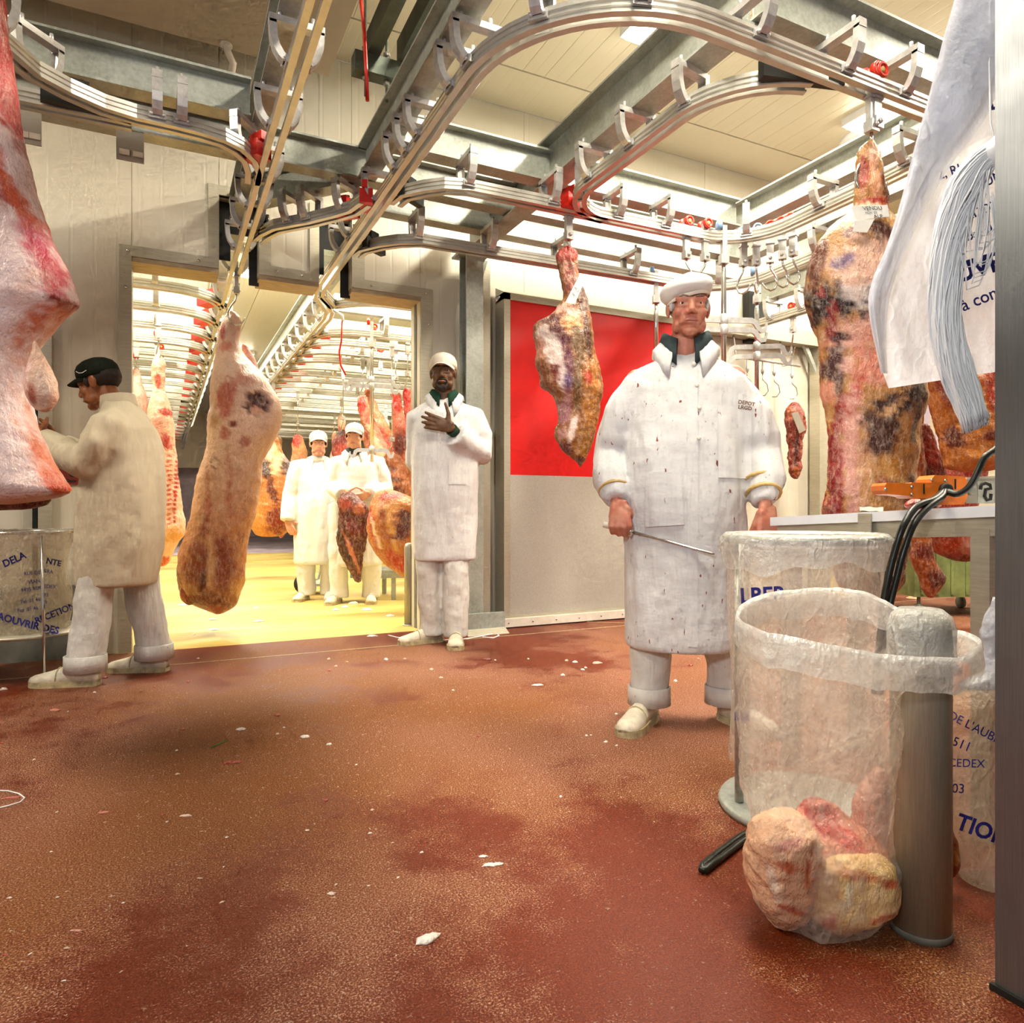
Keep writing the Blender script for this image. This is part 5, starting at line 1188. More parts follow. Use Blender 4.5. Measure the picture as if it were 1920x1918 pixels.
# ------------------------------------------------------------------ meat
def meat(name, label, rows, d, tf, base, blobs, seed, tmax=0.3, disp=0.006, mat='meat_flesh', cat='meat', group=None, grad=None, seg=56, step=4.0, fw=0.0, parent=None, flatbottom=False, gamma=2.0):
    """a hanging cut: rows of (y, left, right) at distance d with real thickness; colours are lean/fat zones"""
    rows = np.array(rows, float); y0, y1 = rows[0, 0], rows[-1, 0]
    n = int(max(24, min(150, (y1 - y0) / step))); ys = np.linspace(y0, y1, n)
    xl = smoothline(rows[:, 0], rows[:, 1], ys); xr = smoothline(rows[:, 0], rows[:, 2], ys)
    k = d / FPX; hw = np.maximum((xr - xl) / 2, 1.0) * k; cx = (xl + xr) / 2
    end = np.ones(n)
    m = max(2, n // 26)
    for i in range(m):
        e = math.sqrt(max(0.02, 1 - (1 - (i + 0.3) / m) ** 2)); end[i] *= e
        if not flatbottom: end[n - 1 - i] *= e
    hw = hw * end; th = np.minimum(hw * tf, tmax)
    th = np.convolve(np.pad(th, 4, 'edge'), np.ones(9) / 9, 'valid')
    ang = np.linspace(0, 2 * np.pi, seg, endpoint=False)
    ca, sa = np.cos(ang), np.sin(ang)
    ca = np.sign(ca) * np.abs(ca) ** (2 / gamma); sa_ = np.sign(sa) * np.abs(sa) ** (2 / gamma)
    U = cx[:, None] + (hw[:, None] / k) * ca[None, :]
    D = d + fw + th[:, None] * sa_[None, :]
    lat = (U - CX) * k; zz = EYE + (CY - ys)[:, None] * k + 0 * U
    P = np.stack([FW.x * D + RT.x * lat, FW.y * D + RT.y * lat, zz], -1)
    nr = np.stack([RT.x * ca[None, :] + FW.x * sa[None, :] + 0 * lat, RT.y * ca[None, :] + FW.y * sa[None, :] + 0 * lat, 0 * lat], -1)
    f = fbm(P, 9.0, seed, 4) * disp + fbm(P, 38.0, seed + 3, 2) * disp * 0.45
    PY = ys[:, None] + 0 * U
    colr = np.empty(P.shape); colr[:] = lin(base)
    if grad:
        t = np.interp(ys, [g[0] for g in grad], np.arange(len(grad)))
        G_ = np.array([lin(g[1]) for g in grad])
        i0 = np.clip(t.astype(int), 0, len(grad) - 2); fr = (t - i0)[:, None]
        colr[:] = (G_[i0] * (1 - fr) + G_[i0 + 1] * fr)[:, None, :]
    nb1 = fbm(P, 16.0, seed + 11, 3); nb2 = fbm(P, 75.0, seed + 12, 2); nb3 = fbm(P * np.array([1.5, 1.5, 0.55]), 34.0, seed + 13, 3)
    dent = np.zeros(U.shape)
    for b in blobs:
        bx, by, rx, ry, rot, c = b[:6]; soft = b[6] if len(b) > 6 else 0.25; dp = b[7] if len(b) > 7 else 0.0
        a = math.radians(rot); dx, dy = U - bx, PY - by
        q = np.sqrt(((dx * math.cos(a) + dy * math.sin(a)) / rx) ** 2 + ((-dx * math.sin(a) + dy * math.cos(a)) / ry) ** 2) + nb1 * 0.34 + nb2 * 0.20 + nb3 * 0.24
        w = np.clip((1 - q) / soft + 0.5, 0, 1); w = w * w * (3 - 2 * w)
        colr = colr * (1 - w[..., None]) + np.array(lin(c)) * w[..., None]
        if dp: dent += dp * w * (sa[None, :] < 0)
    f = f + dent
    colr = colr ** (1.5 if mat == 'meat_flesh' else 1.22) * 1.06
    P = P + nr * f[..., None]
    vv = P.reshape(-1, 3); fs = []
    for i in range(n - 1):
        for j in range(seg):
            j2 = (j + 1) % seg; fs.append((i * seg + j, i * seg + j2, (i + 1) * seg + j2, (i + 1) * seg + j))
    fs.append(tuple(range(seg))); fs.append(tuple((n - 1) * seg + j for j in range(seg - 1, -1, -1)))
    c = Vector((vv[:, 0].mean(), vv[:, 1].mean(), vv[:, 2].min()))
    me = bpy.data.meshes.new(name)
    if parent is not None:
        Mi = np.array(world_of(parent).inverted()); vl = vv @ Mi[:3, :3].T + Mi[:3, 3]
    else: vl = vv - np.array(c)
    me.from_pydata(vl.tolist(), [], fs); me.polygons.foreach_set('use_smooth', [True] * len(fs))
    ca_ = me.color_attributes.new('Col', 'FLOAT_COLOR', 'POINT')
    ca_.data.foreach_set('color', np.concatenate([colr.reshape(-1, 3), np.ones((len(vv), 1))], 1).ravel())
    bm = bmesh.new(); bm.from_mesh(me); bmesh.ops.recalc_face_normals(bm, faces=bm.faces); bm.to_mesh(me); bm.free()
    if parent is not None: return link_mesh(name, me, mat, parent)
    o = link_mesh(name, me, mat, None, c); tag(o, label, cat, group)
    return o
def colour_all(o, c, mat='meat_flesh'):
    me = o.data; a = me.color_attributes.new('Col', 'FLOAT_COLOR', 'POINT')
    a.data.foreach_set('color', np.tile((*lin(c), 1.0), (len(me.vertices), 1)).ravel())
def paper_tag(parent, pts, d, name='paper_tag', label='white paper tag', mat='paper_white', lines=()):
    q = [W(x, y, d) for (x, y) in pts]
    nrm = (q[1] - q[0]).cross(q[3] - q[0]).normalized() * 0.0015
    o = MB().prism(q, nrm).build(name, mat, parent); o['label'] = label
    e0, e1 = q[1] - q[0], q[3] - q[0]; n2 = -nrm if nrm.dot(FW) > 0 else nrm * 2
    if lines:
        mb = MB()
        for (s, size, u, v) in lines:
            vv, f = text2d(s, size); mb.add([q[0] + e0 * u + e1 * v + e0.normalized() * p[0] - e1.normalized() * p[1] + n2 * 1.6 for p in vv], f)
        mb.build('printed_lettering', 'print_black', o)
    return o
def hang_(o, group=None):
    """a trolley with its hook above a hanging cut"""
    a = vco(o.data) + np.array(o.location) if o.rotation_euler.z == 0 else vco(o.data) @ np.array(Matrix.Rotation(o.rotation_euler.z, 3, 'Z')).T + np.array(o.location)
    t = a[a[:, 2] > a[:, 2].max() - 0.05].mean(0); top = a[:, 2].max()
    L_ = RZ - top - 0.125 + 0.05
    if L_ > 0.17: trolley('hook above the ' + o['label'], (t[0], t[1], RZ), -QP, None, 'hook', 0.4, 1, 0.085 + L_ - 0.17, 0.17, group)
    elif top < RZ - 0.02: trolley('shackle above the ' + o['label'], (t[0], t[1], RZ), -QP, None, None, 0, 1, max(0.01, RZ - top - 0.03), 0.1, group)
    return o
# --- pale hindquarter at the left edge
big = meat('beef_hindquarter', 'pale fatty hindquarter hanging at the left edge of the photo',
    [(-150, -40, -12), (-60, -60, 0), (0, -75, 6), (60, -90, 11), (130, -110, 20), (200, -130, 28), (260, -150, 36), (330, -170, 52), (400, -190, 73), (450, -205, 92), (500, -215, 118), (545, -225, 135), (572, -230, 137), (590, -230, 112), (620, -230, 84), (660, -230, 52), (700, -230, 43), (760, -230, 48), (800, -230, 62), (850, -232, 86), (900, -232, 113), (930, -230, 133), (946, -225, 128)],
    2.20, 0.75, '#e8cfc9', [
    (-10, 90, 60, 170, 0, '#9c3630', 0.6), (18, 170, 14, 90, -8, '#b8443e', 0.5), (-5, 270, 30, 40, 0, '#e2bdb6', 0.5), (25, 330, 14, 45, -14, '#cf7868', 0.5), (20, 395, 34, 34, 0, '#a85a5a', 0.45), (-20, 490, 26, 22, 0, '#b0504a', 0.5),
    (62, 400, 9, 70, -24, '#cf6a48', 0.5), (100, 490, 14, 60, -22, '#c8566a', 0.6), (118, 535, 13, 48, -16, '#bf4550', 0.4), (96, 545, 14, 34, 10, '#e6c0b4', 0.4), (130, 572, 12, 7, 0, '#8c2a22', 0.3),
    (104, 592, 26, 7, -22, '#c86038', 0.4), (68, 632, 9, 44, 38, '#cc7040', 0.4), (44, 705, 8, 50, 0, '#c87848', 0.4), (52, 780, 7, 50, -14, '#cc7c4c', 0.4), (85, 850, 8, 60, -22, '#cf7040', 0.4), (120, 915, 9, 36, -28, '#c4562a', 0.4), (-60, 700, 130, 240, 0, '#e9d4d2', 0.9), (10, 560, 22, 12, 0, '#e0b0a4', 0.8)], 5, 0.16, 0.005, 'meat_fatty', step=5)
meat('fat_lobe', None, [(640, 62, 68), (670, 57, 82), (700, 50, 98), (730, 48, 106), (755, 56, 104), (772, 70, 92)], 2.12, 0.8, '#dcb49a', [(72, 742, 12, 20, 0, '#a85c40', 0.6), (90, 725, 10, 26, -8, '#e6c6b0', 0.5), (62, 700, 8, 30, 0, '#e3beb2', 0.5)], 9, disp=0.003, mat='meat_fatty', parent=big)
meat('flank_flap', None, [(928, -230, 90), (940, -225, 96), (950, -200, 78), (957, -150, 40)], 2.26, 0.4, '#7a1f14', [], 10, 0.05, disp=0.004, parent=big)
p = WZ(-16, 92, RZ); trolley('hook and trolley above the pale hindquarter', (-0.58, 2.15, RZ), 0, 'red_plastic')
# --- half pig in the doorway
pig = meat('half_pig', 'pale half pig hanging in the doorway', [(584, 424, 446), (600, 417, 452), (622, 411, 450), (645, 407, 448), (665, 405, 458), (690, 401, 482), (720, 398, 506), (750, 396, 522), (775, 394, 527), (800, 392, 525), (830, 390, 510), (852, 387, 497), (880, 377, 490), (920, 367, 486), (960, 361, 478), (1000, 351, 466), (1030, 340, 461), (1060, 335, 459), (1090, 337, 458), (1115, 345, 449), (1135, 366, 442), (1150, 396, 428)],
    4.95, 0.80, '#e6cbb2', [
    (431, 655, 13, 11, 0, '#cf8a76', 0.5), (424, 625, 5, 16, 4, '#b8584a', 0.5), (441, 752, 19, 36, 8, '#c2705e', 0.5), (470, 718, 12, 16, -30, '#d29a84', 0.5), (495, 762, 18, 21, 0, '#5e2418', 0.35, -0.035), (497, 776, 11, 9, 0, '#d3a184', 0.4), (455, 800, 7, 6, 0, '#8e382a', 0.4), (439, 817, 10, 12, 0, '#bd6e56', 0.4), (474, 832, 9, 10, 0, '#b2725a', 0.5), (419, 793, 12, 12, 0, '#c9a078', 0.6), (400, 750, 5, 60, 2, '#dcb3b4', 0.6),
    (421, 871, 8, 9, 0, '#a8764e', 0.3), (421, 871, 5.5, 6.5, 0, '#e2c6aa', 0.3), (407, 900, 5, 26, 0, '#c08a66', 0.7), (447, 880, 5, 40, -4, '#c68e6c', 0.7), (408, 955, 7, 30, 0, '#b86e4c', 0.6), (447, 935, 5, 26, 0, '#be7a54', 0.7), (404, 985, 9, 20, 0, '#a85a38', 0.6),
    (389, 1055, 27, 42, 12, '#9a4c26', 0.5), (434, 1050, 13, 44, 0, '#9c5028', 0.5), (414, 1050, 5, 50, 0, '#cfa172', 0.5), (345, 1080, 8, 22, -12, '#7c3418', 0.5), (450, 1095, 9, 22, 8, '#c08a50', 0.6), (400, 1085, 7, 22, 10, '#6e2810', 0.5), (404, 1125, 36, 17, 4, '#84381a', 0.5), (412, 1140, 18, 9, 0, '#a8502a', 0.5), (372, 1100, 16, 10, 0, '#b27a48', 0.6)],
    22, 0.17, 0.007, 'meat_fatty', grad=[(584, '#dfb9a4'), (700, '#e3c3b2'), (860, '#dcb698'), (1000, '#c68d62'), (1150, '#9c5a30')], step=3.6)
meat('hock', None, [(646, 453, 462), (664, 456, 474), (690, 462, 484), (715, 470, 488)], 5.05, 0.9, '#dba796', [(470, 690, 6, 20, -20, '#c4645c', 0.5)], 23, mat='meat_fatty', disp=0.003, parent=pig)
meat('trotter', None, [(1096, 340, 366), (1112, 338, 364), (1126, 342, 366), (1134, 350, 362)], 4.86, 0.9, '#9a4a20', [(350, 1118, 10, 9, 0, '#b8602c', 0.5)], 24, disp=0.004, parent=pig)
trolley('hook and trolley carrying the half pig', WZ(443, 517, RZ), 0.0, None, 'hook', 0.3, 1, 0.085, 0.22)
# --- shoulder of beef in front of the red door
sh = meat('beef_shoulder', 'shoulder of beef hanging in front of the red door', [(463, 1046, 1080), (480, 1043, 1083), (500, 1047, 1083), (522, 1050, 1086), (542, 1054, 1096), (562, 1054, 1102), (577, 1044, 1104), (592, 1031, 1106), (606, 1006, 1108), (622, 1000, 1110), (650, 1002, 1115), (680, 1004, 1121), (708, 1011, 1128), (726, 1014, 1131), (737, 1029, 1131), (760, 1045, 1127), (790, 1047, 1120), (810, 1041, 1116), (830, 1046, 1110), (850, 1061, 1103), (865, 1079, 1097), (876, 1086, 1092)],
    3.91, 0.62, '#a9763e', [
    (1064, 474, 24, 20, 0, '#c23c2a', 0.4), (1060, 505, 7, 12, 0, '#e2b6a4', 0.5), (1070, 530, 13, 34, 0, '#b0705e', 0.6), (1090, 560, 11, 40, -10, '#7a5136', 0.5), (1050, 583, 14, 8, -30, '#d8b6a8', 0.5), (1072, 590, 14, 14, 0, '#c9a898', 0.6),
    (1032, 604, 20, 13, 0, '#6e2216', 0.4), (1070, 616, 22, 18, 20, '#d0a068', 0.45), (1045, 636, 22, 15, 25, '#7c281c', 0.35), (1016, 630, 13, 19, -10, '#eadad2', 0.35), (1012, 662, 12, 22, 0, '#cfa08c', 0.6), (1018, 705, 12, 26, -8, '#9c6a44', 0.6),
    (1042, 672, 17, 38, -24, '#eee0d8', 0.35), (1050, 710, 10, 34, -6, '#e6d6d0', 0.4), (1063, 680, 9, 38, -16, '#8a4a62', 0.45), (1040, 704, 7.5, 18, -6, '#96382a', 0.3), (1062, 722, 10, 18, 0, '#8d6d94', 0.6), (1084, 650, 13, 36, -10, '#8e7250', 0.5), (1100, 640, 7, 60, -8, '#6e4226', 0.6), (1080, 730, 8, 60, 0, '#8a6a34', 0.6), (1106, 745, 16, 70, 4, '#c4924a', 0.7), (1102, 715, 9, 14, 0, '#c0502c', 0.6),
    (1056, 772, 12, 34, 10, '#b58488', 0.4), (1072, 806, 7, 32, 16, '#ecd9d0', 0.3), (1052, 815, 9, 12, 0, '#c9a098', 0.4), (1062, 842, 17, 10, 30, '#7c2c1c', 0.4), (1092, 830, 16, 36, 6, '#b08440', 0.6), (1085, 866, 8, 12, 0, '#7a4a2a', 0.5)],
    33, 0.17, 0.008, 'meat_flesh', step=2.9)
paper_tag(sh, [(1086, 516), (1096, 526), (1078, 570), (1060, 567)], 3.91 - 0.115, lines=(('45 2', 0.018, 0.2, 0.45), ('081', 0.016, 0.3, 0.65)))
trolley('hook and trolley carrying the shoulder of beef', WZ(1066, 407, RZ), -QP, None, 'hook', 1.2, -1, 0.085, 0.15)
# --- beef hindquarter on the right
hq = meat('beef_hindquarter', 'large beef hindquarter hanging behind the cutting table', [(264, 1620, 1644), (280, 1608, 1652), (310, 1606, 1657), (340, 1605, 1660), (370, 1603, 1664), (392, 1598, 1668), (420, 1562, 1690), (460, 1530, 1706), (500, 1515, 1716), (540, 1510, 1721), (580, 1514, 1724), (618, 1529, 1727), (650, 1537, 1730), (700, 1540, 1735), (740, 1542, 1737), (780, 1549, 1728), (830, 1555, 1722), (880, 1552, 1716), (930, 1548, 1712), (970, 1546, 1708), (1010, 1553, 1704), (1060, 1563, 1699), (1100, 1572, 1690), (1125, 1592, 1668)],
    2.79, 0.55, '#c79d66', [
    (1632, 300, 14, 20, 0, '#e6c0a8', 0.5), (1615, 330, 10, 30, 0, '#bf6a58', 0.6), (1634, 345, 10, 40, 0, '#e2b08e', 0.5), (1655, 350, 10, 30, 0, '#8a4a2e', 0.6), (1632, 385, 30, 8, 0, '#c45a44', 0.6),
    (1600, 410, 60, 22, 0, '#e9d9bd', 0.5), (1580, 455, 20, 14, 0, '#7a3a34', 0.5), (1630, 455, 26, 30, 0, '#6a3024', 0.5), (1605, 520, 70, 55, 0, '#e0bfae', 0.5), (1522, 500, 12, 60, 8, '#8a5438', 0.5), (1560, 505, 18, 11, -16, '#9a8298', 0.5), (1550, 545, 8, 9, 0, '#6a3a32', 0.4), (1528, 572, 16, 40, 0, '#46180f', 0.4), (1552, 575, 24, 16, 0, '#3f1a10', 0.4), (1527, 555, 6, 12, 10, '#b8362c', 0.4),
    (1595, 575, 48, 22, 0, '#e6dcd6', 0.4), (1565, 590, 12, 17, 0, '#43160f', 0.3), (1612, 580, 16, 22, 10, '#431812', 0.35), (1590, 605, 5, 12, -20, '#43160f', 0.3), (1612, 625, 8, 14, -20, '#54231a', 0.35), (1585, 640, 46, 30, 0, '#dcb0a0', 0.5), (1558, 640, 14, 9, 0, '#612018', 0.4), (1545, 610, 6, 40, 0, '#a83a34', 0.5),
    (1555, 700, 14, 46, 0, '#6a3228', 0.5), (1545, 740, 9, 24, 0, '#dfa890', 0.4), (1573, 690, 12, 18, 0, '#e2beb2', 0.4), (1605, 690, 30, 50, 6, '#d89a86', 0.6), (1575, 770, 12, 60, 16, '#c45a50', 0.4), (1560, 870, 9, 110, 0, '#a63230', 0.35), (1556, 960, 11, 50, 0, '#a2302c', 0.4), (1582, 860, 15, 130, 0, '#d9aca0', 0.45), (1600, 900, 10, 110, 0, '#cfa684', 0.6),
    (1660, 760, 62, 26, -32, '#5c3422', 0.45), (1635, 820, 34, 34, -20, '#6a4029', 0.5), (1690, 720, 44, 18, -34, '#b08a58', 0.5), (1690, 740, 40, 9, -40, '#4c2c1a', 0.4), (1650, 770, 30, 6, -36, '#cfa982', 0.4), (1680, 850, 26, 60, 16, '#b9873f', 0.6), (1700, 800, 8, 40, 10, '#6a4422', 0.5), (1640, 920, 40, 30, 0, '#c8a06a', 0.6), (1632, 915, 16, 20, 0, '#a8623c', 0.5), (1690, 930, 14, 40, 0, '#8a5a2c', 0.6),
    (1640, 1065, 36, 50, 0, '#5a3a26', 0.5), (1583, 1060, 16, 50, 0, '#a2403a', 0.4), (1610, 1060, 10, 50, 0, '#d8ae92', 0.5), (1690, 1060, 12, 60, 0, '#7a5424', 0.5)],
    44, 0.15, 0.009, 'meat_flesh', step=4.2)
paper_tag(hq, [(1596, 386), (1664, 384), (1668, 406), (1606, 413)], 2.79 - 0.10, lines=(('VENDU', 0.022, 0.28, 0.34), ('MOV 02', 0.013, 0.3, 0.6), ('ALP', 0.02, 0.5, 0.9)), label='white sold tag round the shank')
paper_tag(hq, [(1602, 414), (1640, 410), (1626, 436), (1600, 434)], 2.79 - 0.125, label='curled lower corner of the tag')
trolley('hook and trolley carrying the large hindquarter', WZ(1634, 181, RZ), QP, 'red_plastic', 'hook', 1.35, -1, 0.10, 0.27)
trolley('spare trolley with a red wheel above the right bend rail', (2.53, 1.87, RZ), QP, 'red_plastic', None)
# --- pieces behind the hindquarter and under the table
hang_(meat('beef_flank', 'golden brown flank of beef beside the string hank', [(560, 1830, 1860), (640, 1800, 1885), (700, 1742, 1900), (740, 1742, 1905), (780, 1750, 1905), (820, 1760, 1900), (850, 1768, 1895), (884, 1772, 1880)], 4.2, 0.55, '#c98d42', [(1760, 730, 14, 44, -18, '#a4501e', 0.5), (1775, 815, 13, 26, -10, '#7a2c14', 0.5), (1845, 730, 30, 50, 0, '#b04a1c', 0.6), (1855, 700, 20, 24, 0, '#6a4420', 0.5), (1800, 790, 24, 30, 0, '#d8a458', 0.6), (1835, 820, 14, 10, 0, '#8a3a14', 0.5), (1820, 860, 40, 20, 0, '#d39a50', 0.6)], 55, 0.2, 0.01))
bt_ = meat('beef_trimming', 'dark red piece of beef hanging behind the orange saw', [(795, 1724, 1738), (815, 1718, 1748), (845, 1717, 1758), (875, 1717, 1768), (905, 1719, 1772), (935, 1722, 1766)], 4.5, 0.7, '#9c3424', [(1740, 850, 14, 24, 0, '#b84a34', 0.5), (1730, 900, 12, 20, 0, '#7a2014', 0.5)], 56, 0.15, 0.012)
hang_(meat('beef_shank', 'swinging brown shank of beef seen under the cutting table', [(640, 1690, 1705), (760, 1680, 1722), (900, 1690, 1735), (985, 1700, 1742), (1010, 1702, 1745), (1040, 1706, 1748), (1062, 1712, 1758), (1082, 1724, 1770), (1100, 1728, 1765), (1120, 1736, 1752)], 4.4, 0.8, '#b06a2e', [(1750, 1085, 18, 18, 0, '#7a2a16', 0.5), (1725, 1035, 18, 14, 0, '#8c3c1c', 0.6), (1725, 1005, 20, 12, 0, '#c48238', 0.6)], 57, 0.15, 0.008))
hang_(meat('beef_brisket', 'pink and red brisket hanging under the right end of the table', [(620, 1800, 1830), (760, 1780, 1850), (900, 1755, 1845), (960, 1744, 1830), (990, 1740, 1836), (1015, 1742, 1838), (1036, 1754, 1836), (1052, 1782, 1826)], 4.9, 0.7, '#b8503a', [(1805, 1015, 24, 26, 0, '#d0a090', 0.5), (1762, 1020, 18, 12, 0, '#c4622c', 0.5), (1790, 1046, 36, 6, 4, '#8c2418', 0.5)], 58, 0.2, 0.01))
st_ = meat('rib_strip', 'narrow dark strip of ribs with a grey tag hanging at the back wall', [(754, 1484, 1497), (768, 1473, 1505), (785, 1470, 1510), (805, 1472, 1511), (830, 1475, 1505), (860, 1478, 1503), (880, 1478, 1503), (898, 1487, 1497)], 6.35, 0.5, '#a84a20', [(1480, 775, 8, 12, 0, '#c87a44', 0.5), (1490, 850, 5, 40, 0, '#7a2a12', 0.5), (1492, 885, 8, 8, 0, '#c07838', 0.5)], 59, 0.1, 0.012, step=2)
paper_tag(st_, [(1484, 775), (1496, 771), (1511, 806), (1499, 813)], 6.35 - 0.075, mat='grey_paint', label='blank grey tag')
# --- cold room carcasses
rb = [(322 + 0.012 * (y - 850), y, 6, 2.2, -18, '#b03a30', 0.5) for y in range(856, 985, 9)] + [(333, y, 3.0, 3.4, 0, '#a8302a', 0.5) for y in range(850, 980, 8)]
c1 = meat('hanging_carcass', 'carcass with exposed ribs hanging just inside the cold room', [(664, 291, 303), (680, 286, 309), (700, 285, 309), (730, 287, 309), (760, 279, 319), (790, 278, 324), (820, 288, 327), (850, 296, 330), (900, 300, 335), (950, 305, 341), (985, 308, 347), (1002, 300, 345), (1020, 294, 332), (1045, 294, 320), (1062, 297, 313)], 6.2, 0.8, '#e0b59c', [(300, 720, 5, 16, 0, '#c4604a', 0.5), (316, 775, 12, 8, 0, '#b04434', 0.5), (305, 800, 12, 22, 0, '#d8a092', 0.6), (318, 830, 7, 20, -10, '#b43c34', 0.5)] + rb + [(310, 1050, 10, 10, 0, '#c4582a', 0.5), (328, 1000, 18, 14, 0, '#d6a064', 0.6)], 71, 0.16, 0.006, 'meat_fatty', step=2.2, seg=48)
hang_(c1)
c2 = meat('hanging_carcass', 'pink carcass half hidden by the left jamb of the doorway', [(690, 250, 262), (715, 247, 266), (750, 240, 276), (800, 238, 285), (850, 240, 290), (900, 242, 300), (960, 248, 305), (1000, 250, 300)], 7.0, 0.8, '#dda593', [(262, 780, 10, 24, 0, '#c06a5a', 0.5), (280, 860, 8, 40, 0, '#b84a3c', 0.5)], 72, 0.16, 0.008, 'meat_fatty', step=4)
hang_(c2)
for px_ in (1727, 1733): MB().tube([W(1730, 800, 4.5), W(px_, 760, 4.5), W(1731, 690, 4.5)], 0.004, 5).build('string', 'tape_tan', bt_)
MB().tube([W(1731, 692, 4.5), W(1731, 640, 4.52), W(1731, 470, 4.55)], 0.004, 5).build('string', 'tape_tan', bt_)
far = [
 ('forequarter with a dark rib cavity hanging left of the distant men', [(818, 505, 520), (850, 500, 531), (868, 490, 545), (895, 480, 560), (930, 472, 566), (960, 468, 563), (985, 470, 552), (1006, 482, 528)], 9.0, '#d99a54', [(512, 845, 9, 20, 0, '#eacba0', 0.6), (505, 880, 10, 24, -25, '#5a2a12', 0.4), (545, 880, 12, 24, -30, '#6a3014', 0.4), (525, 870, 8, 20, 0, '#f0d8b0', 0.5), (520, 920, 8, 26, -20, '#8a3a18', 0.4), (530, 975, 22, 28, 20, '#a03a16', 0.4), (490, 975, 18, 26, 0, '#e2ac66', 0.5)]),
 ('red shank rising behind the head of the left distant man', [(815, 550, 566), (835, 548, 572), (860, 546, 578), (900, 540, 590), (950, 536, 600)], 9.6, '#e3b68a', [(557, 825, 9, 14, 0, '#c8452c', 0.5), (565, 880, 12, 26, 0, '#d79468', 0.6)]),
 ('dark red slab between the heads of the two distant men', [(806, 636, 650), (820, 626, 660), (845, 622, 664), (870, 626, 662), (900, 630, 660)], 8.2, '#a02c20', [(645, 850, 14, 16, 0, '#c25a48', 0.6), (640, 810, 8, 8, 0, '#5a1610', 0.5)]),
 ('pink leg of beef hanging behind the tall hook rack', [(742, 671, 688), (765, 672, 694), (790, 676, 704), (820, 680, 720), (850, 686, 738), (890, 696, 752), (930, 704, 760), (970, 712, 764)], 7.6, '#d99a80', [(680, 760, 8, 18, 0, '#c83a2c', 0.5), (700, 820, 10, 40, -20, '#c05a48', 0.5), (715, 850, 8, 60, -25, '#ecd0b4', 0.5), (740, 880, 12, 40, 0, '#b4442c', 0.5)]),
 ('second beef leg with a long pale bone behind the rack', [(730, 683, 697), (770, 690, 712), (810, 700, 735), (850, 715, 755), (900, 730, 780), (950, 740, 795), (990, 748, 800)], 7.9, '#d08a5c', [(722, 830, 7, 60, -30, '#f0dcc8', 0.4), (745, 860, 10, 70, -32, '#d8706a', 0.5), (735, 905, 20, 40, 0, '#a8703c', 0.5)]),
 ('red beef shank beside the right jamb of the doorway', [(735, 733, 750), (760, 734, 754), (790, 736, 762), (820, 734, 775), (860, 738, 790), (910, 745, 800)], 7.2, '#d7866c', [(742, 755, 10, 18, 0, '#d03c2e', 0.5), (756, 835, 18, 22, 0, '#8c2a18', 0.5)]),
 ('bright red shank end at the edge of the right jamb', [(728, 756, 772), (760, 757, 776), (800, 762, 790), (850, 770, 805)], 6.9, '#cf5a48', [(764, 745, 9, 18, 0, '#d2281e', 0.5)]),
 ('brown ribbed forequarter behind the hook rack arm', [(850, 720, 745), (880, 722, 770), (920, 722, 790), (950, 728, 790)], 7.0, '#b8773c', [(738, 880 + 0, 12, 6, 10, '#8a4a22', 0.5), (745, 900, 14, 5, 10, '#8a4a22', 0.5), (748, 918, 14, 5, 10, '#84431c', 0.5), (750, 936, 14, 5, 10, '#84431c', 0.5)]),
 ('rib quarter with curved cut face low beside the doorway bollard', [(918, 708, 742), (940, 697, 785), (965, 691, 795), (1000, 690, 798), (1025, 696, 798), (1050, 714, 798), (1070, 738, 796), (1088, 762, 792)], 5.9, '#c98a44', [(735, 955, 22, 10, -20, '#e0ad6c', 0.5), (702, 985, 6, 40, -14, '#b83428', 0.4), (709, 1000, 4, 36, -18, '#eed6b8', 0.4), (728, 985, 8, 40, -14, '#b8783a', 0.5), (742, 1000, 5, 44, -14, '#e4b878', 0.4), (762, 985, 14, 30, 14, '#7c1f14', 0.4), (755, 1055, 30, 12, 40, '#c8502c', 0.5), (738, 930, 24, 6, -8, '#b43a30', 0.4)])]
for i, (lb, rows, d, base, bl) in enumerate(far):
    oo = meat('hanging_carcass' if i != 8 else 'rib_quarter', lb, rows, d, 0.7, base, bl, 80 + i, 0.2, 0.012, 'meat_flesh', step=3, seg=40)
    if i != 8: hang_(oo)
# row of carcasses deeper in the room, copies of the two that are best seen
rowc = [(-1.6, 8.2), (-2.3, 9.4), (-1.2, 10.6), (-2.9, 11.5), (2.3, 10.4), (3.1, 10.9), (2.6, 12.2), (3.6, 9.0), (4.2, 9.6), (1.95, 13.4)]
for i, (x, y) in enumerate(rowc):
    o = c1.copy(); COL.objects.link(o); o.location = (x, y, c1.location.z + 0.05 * (i % 3)); o.rotation_euler = (0, 0, 0.7 * i)
    tag(o, 'carcass hanging deep in the cold room', 'meat', 'carcasses deep in the cold room'); hang_(o, 'hooks deep in the cold room')
slab = meat('meat_slab', 'dark red slab of meat held up by the distant man', [(922, 642, 662), (938, 633, 680), (958, 635, 691), (985, 634, 691), (1008, 631, 688), (1028, 634, 686), (1050, 644, 681), (1070, 654, 678), (1092, 667, 677)], 6.32, 0.5, '#7c2a1c', [(650, 945, 16, 10, 0, '#b8604c', 0.6), (668, 990, 16, 20, 0, '#8e3020', 0.5), (650, 1020, 12, 40, -18, '#5e1812', 0.4), (662, 1035, 4, 36, -20, '#d89a84', 0.4), (675, 955, 10, 10, 0, '#cf8a68', 0.6)], 95, 0.12, 0.012, step=2.4)
kf = thing('knife', 'yellow handled knife in the distant man\'s hands', 'knife', W(649, 925, 6.34))
MB().tube([W(648, 918, 6.34), W(650, 930, 6.34)], 0.016, 8).build('handle', 'orange_plastic', kf)
